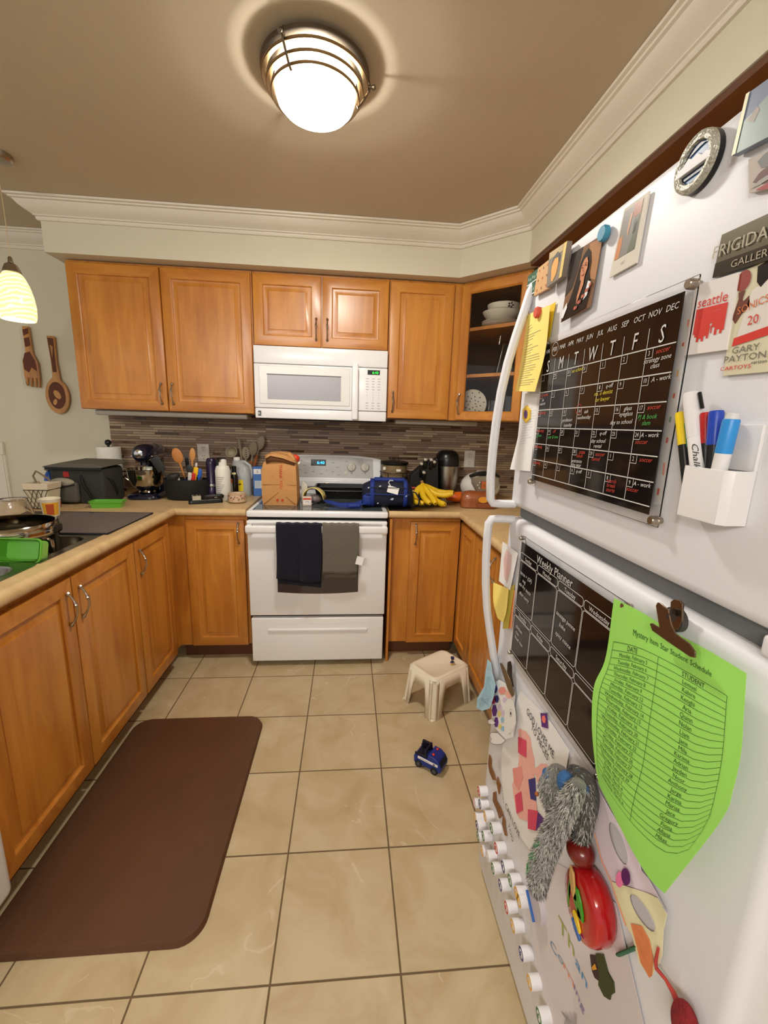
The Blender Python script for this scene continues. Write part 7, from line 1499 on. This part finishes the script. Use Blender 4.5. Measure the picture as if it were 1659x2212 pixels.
def deco(name, y, z, pts, mt, o=.040, th=.004): y += .016; o = min(o, .042); m = MB(); m.prism(pts, lambda a_, b_: (XF - o - th, c.y - y - a_, c.z + z + b_), lambda a_, b_: (XF - o, c.y - y - a_, c.z + z + b_), mt); return m.build(name, T, bevel=.0015)
deco('green_button', -.014, .004, [(-.016, .020), (-.006, .024), (.006, .014), (.016, .000), (.018, -.012), (.006, -.016), (-.010, -.006), (-.020, .008)], mat('toy_green', (60, 150, 34), .3))
deco('window_upper', -.022, .010, [(-.005, .009), (.003, .006), (.006, -.004), (-.002, -.008), (-.007, .0)], mat('toy_mint', (130, 170, 130), .3), .059, .002)
deco('window_lower', -.008, -.004, [(-.006, .007), (.003, .006), (.009, -.002), (.005, -.008), (-.004, -.006)], mat('toy_mint'), .059, .002)
deco('yellow_button', -.010, -.026, [(-.012, .010), (.0, .008), (.012, -.004), (.010, -.012), (-.004, -.006), (-.014, .002)], mat('toy_yellow2', (232, 200, 40), .3))
deco('blue_button', -.006, -.036, [(-.016, .004), (-.004, .002), (.010, -.006), (.008, -.014), (-.008, -.010), (-.018, -.003)], mat('toy_blue2', (40, 100, 180), .3))
deco('tan_slot', -.035, .028, [(-.010, .020), (.002, .016), (.012, -.008), (.010, -.024), (.002, -.018), (-.008, .0)], mat('toy_tan2', (200, 160, 96), .4), .050)
deco('green_edge', -.044, -.006, [(-.006, .030), (.002, .022), (.006, -.010), (.004, -.034), (-.002, -.026), (-.006, .0)], mat('toy_green'), .036)

# paper dog with orange mane, green bar, string and pompom
T = thing('paper_animal', 'cream paper animal with oval holes and orange crayon mane', 'paper craft', tuple(at(1370, 1920, .01))); cream = mat('craft_cream', (226, 220, 180), .8); lil = mat('craft_lilac', (222, 206, 216), .8)
up_ = cut('upper_body', [(1290, 1700), (1306, 1730), (1340, 1790), (1380, 1860), (1384, 1880), (1400, 1898), (1418, 1930), (1440, 1972), (1437, 1990), (1400, 1960), (1340, 1925), (1318, 1900), (1300, 1860), (1284, 1800), (1282, 1740)], lil, .009)
lo_ = cut('lower_body', [(1322, 1905), (1345, 1912), (1400, 1930), (1420, 1940), (1440, 1976), (1432, 2010), (1430, 2060), (1424, 2080), (1405, 2110), (1380, 2080), (1365, 2020), (1352, 2000), (1334, 1950)], cream, .011)
mn = cut('mane', [(1362, 1995), (1385, 2000), (1402, 2030), (1410, 2070), (1408, 2108), (1402, 2112), (1384, 2080), (1374, 2040)], mat('crayon_mane', (222, 134, 84), .8, noise=.2, nscale=100), .0125)
def ovl(px, py, rx, ry, rot): c_, s_ = math.cos(math.radians(rot)), math.sin(math.radians(rot)); return [(px + rx * math.cos(t) * c_ - ry * math.sin(t) * s_, py + rx * math.cos(t) * s_ + ry * math.sin(t) * c_) for t in [k * .3927 for k in range(16)]]
for nm_, o_, par, dd_ in (('upper_hole', ovl(1336, 1822, 12, 48, -20), up_, .0095), ('lower_hole', ovl(1388, 1972, 12, 46, -32), lo_, .0125)):
    h_ = cut(nm_, o_, mat('hole_grey', (184, 180, 184), .8), dd_); m = MB(); mk(o_[4:13], INKG, dd_ + .001, m, .0014); m.build('outline', h_)
cut('pink_spot', ovl(1338, 1900, 8, 17, 0), mat('spot_pink', (236, 120, 170), .8), .0125); cut('purple_spot', ovl(1351, 1894, 9, 19, -8), mat('spot_purple', (90, 26, 90), .8, noise=.2, nscale=100), .0135)
m = MB(); m.tube([at(1284, 1800, .011), at(1300, 1862, .011), (lambda p: p)(at(1320, 1905, .012)), at(1334, 1950, .012), at(1352, 2000, .013)], .0008, mat('edge_orange', (222, 140, 96), .8), 6); m.build('crayon_edge', T)
m = MB(); A_ = Vector(at(1337, 2062, .006)); B_ = Vector(at(1380, 2044, .006)); m.tube([A_, B_], .0055, mat('bar_green', (26, 96, 68), .5), 12, flat=.5); solo(m, 'craft_stick', 'dark green craft stick beside the orange paper mane', 'stick')
T = thing('yarn_string', 'red yarn string with dark red pompom at the bottom right', 'yarn', tuple(at(1450, 2100, .01)))
m = MB(); m.tube([at(1422, 2048, .014), at(1416, 2078, .014), at(1418, 2092, .014), at(1438, 2116, .010), at(1455, 2145, .010), at(1466, 2172, .010)], [.0016, .0022, .0026, .0022, .0032, .004], mat('yarn_red', (172, 60, 52), .8, noise=.3, nscale=90), 10); m.build('string', T)
m = MB(); P_ = at(1480, 2215, .014); m.ell(tuple(P_), (.010, .019, .030), mat('pompom_red', (130, 30, 36), .9, noise=.5, nscale=110, bump=1, bscale=200), 24, 14); m.build('pompom', T)
# dark green leaf
T = thing('leaf_craft', 'dark olive paper leaf below the red toy', 'paper craft', tuple(at(1300, 2100, .01)))
cut('leaf', [(1286, 2060), (1302, 2062), (1312, 2100), (1324, 2122), (1326, 2144), (1318, 2150), (1316, 2160), (1304, 2152), (1292, 2128), (1294, 2104)], mat('leaf_olive', (58, 66, 32), .6), .006, .003)
cut('stem', [(1274, 2062), (1286, 2064), (1294, 2100), (1294, 2120), (1284, 2112), (1278, 2096)], mat('leaf_plum', (60, 36, 44), .6), .005, .002); cut('petal', [(1278, 2090), (1284, 2082), (1288, 2094), (1280, 2096)], mat('leaf_amber', (224, 160, 50), .6), .007, .001)
# small coloured strip right of the calendar
m = MB()
for k, (px, py, h_, q) in enumerate(((1489, 690, 16, 'strip_coral'), (1478, 740, 8, 'strip_red'), (1466, 800, 14, 'strip_amber'), (1458, 850, 10, 'strip_red'), (1450, 900, 12, 'strip_green'), (1443, 945, 12, 'strip_red'), (1436, 1000, 26, 'strip_coral'), (1424, 1055, 14, 'strip_red'))):
    mc = mat(q, {'strip_coral': (236, 160, 140), 'strip_red': (222, 100, 80), 'strip_amber': (226, 190, 130), 'strip_green': (120, 180, 140)}[q], .7); m.add([tuple(at(px - 2, py, .0035)), tuple(at(px + 2, py, .0035)), tuple(at(px + 0, py + h_, .0035)), tuple(at(px - 4, py + h_, .0035))], [(0, 1, 2, 3)], mc)
T = thing('paper_strip', 'thin white paper edge with coloured marks right of the calendar', 'paper', tuple(at(1460, 860, .003))); m.build('colour_marks', T)
m = MB(); sheet(m, Patch([[(1478, 640, .0015), (1500, 640, .0015)], [(1412, 1090, .0015), (1432, 1090, .0015)]]), PAPER, .0008, 2, 4); m.build('page', T)
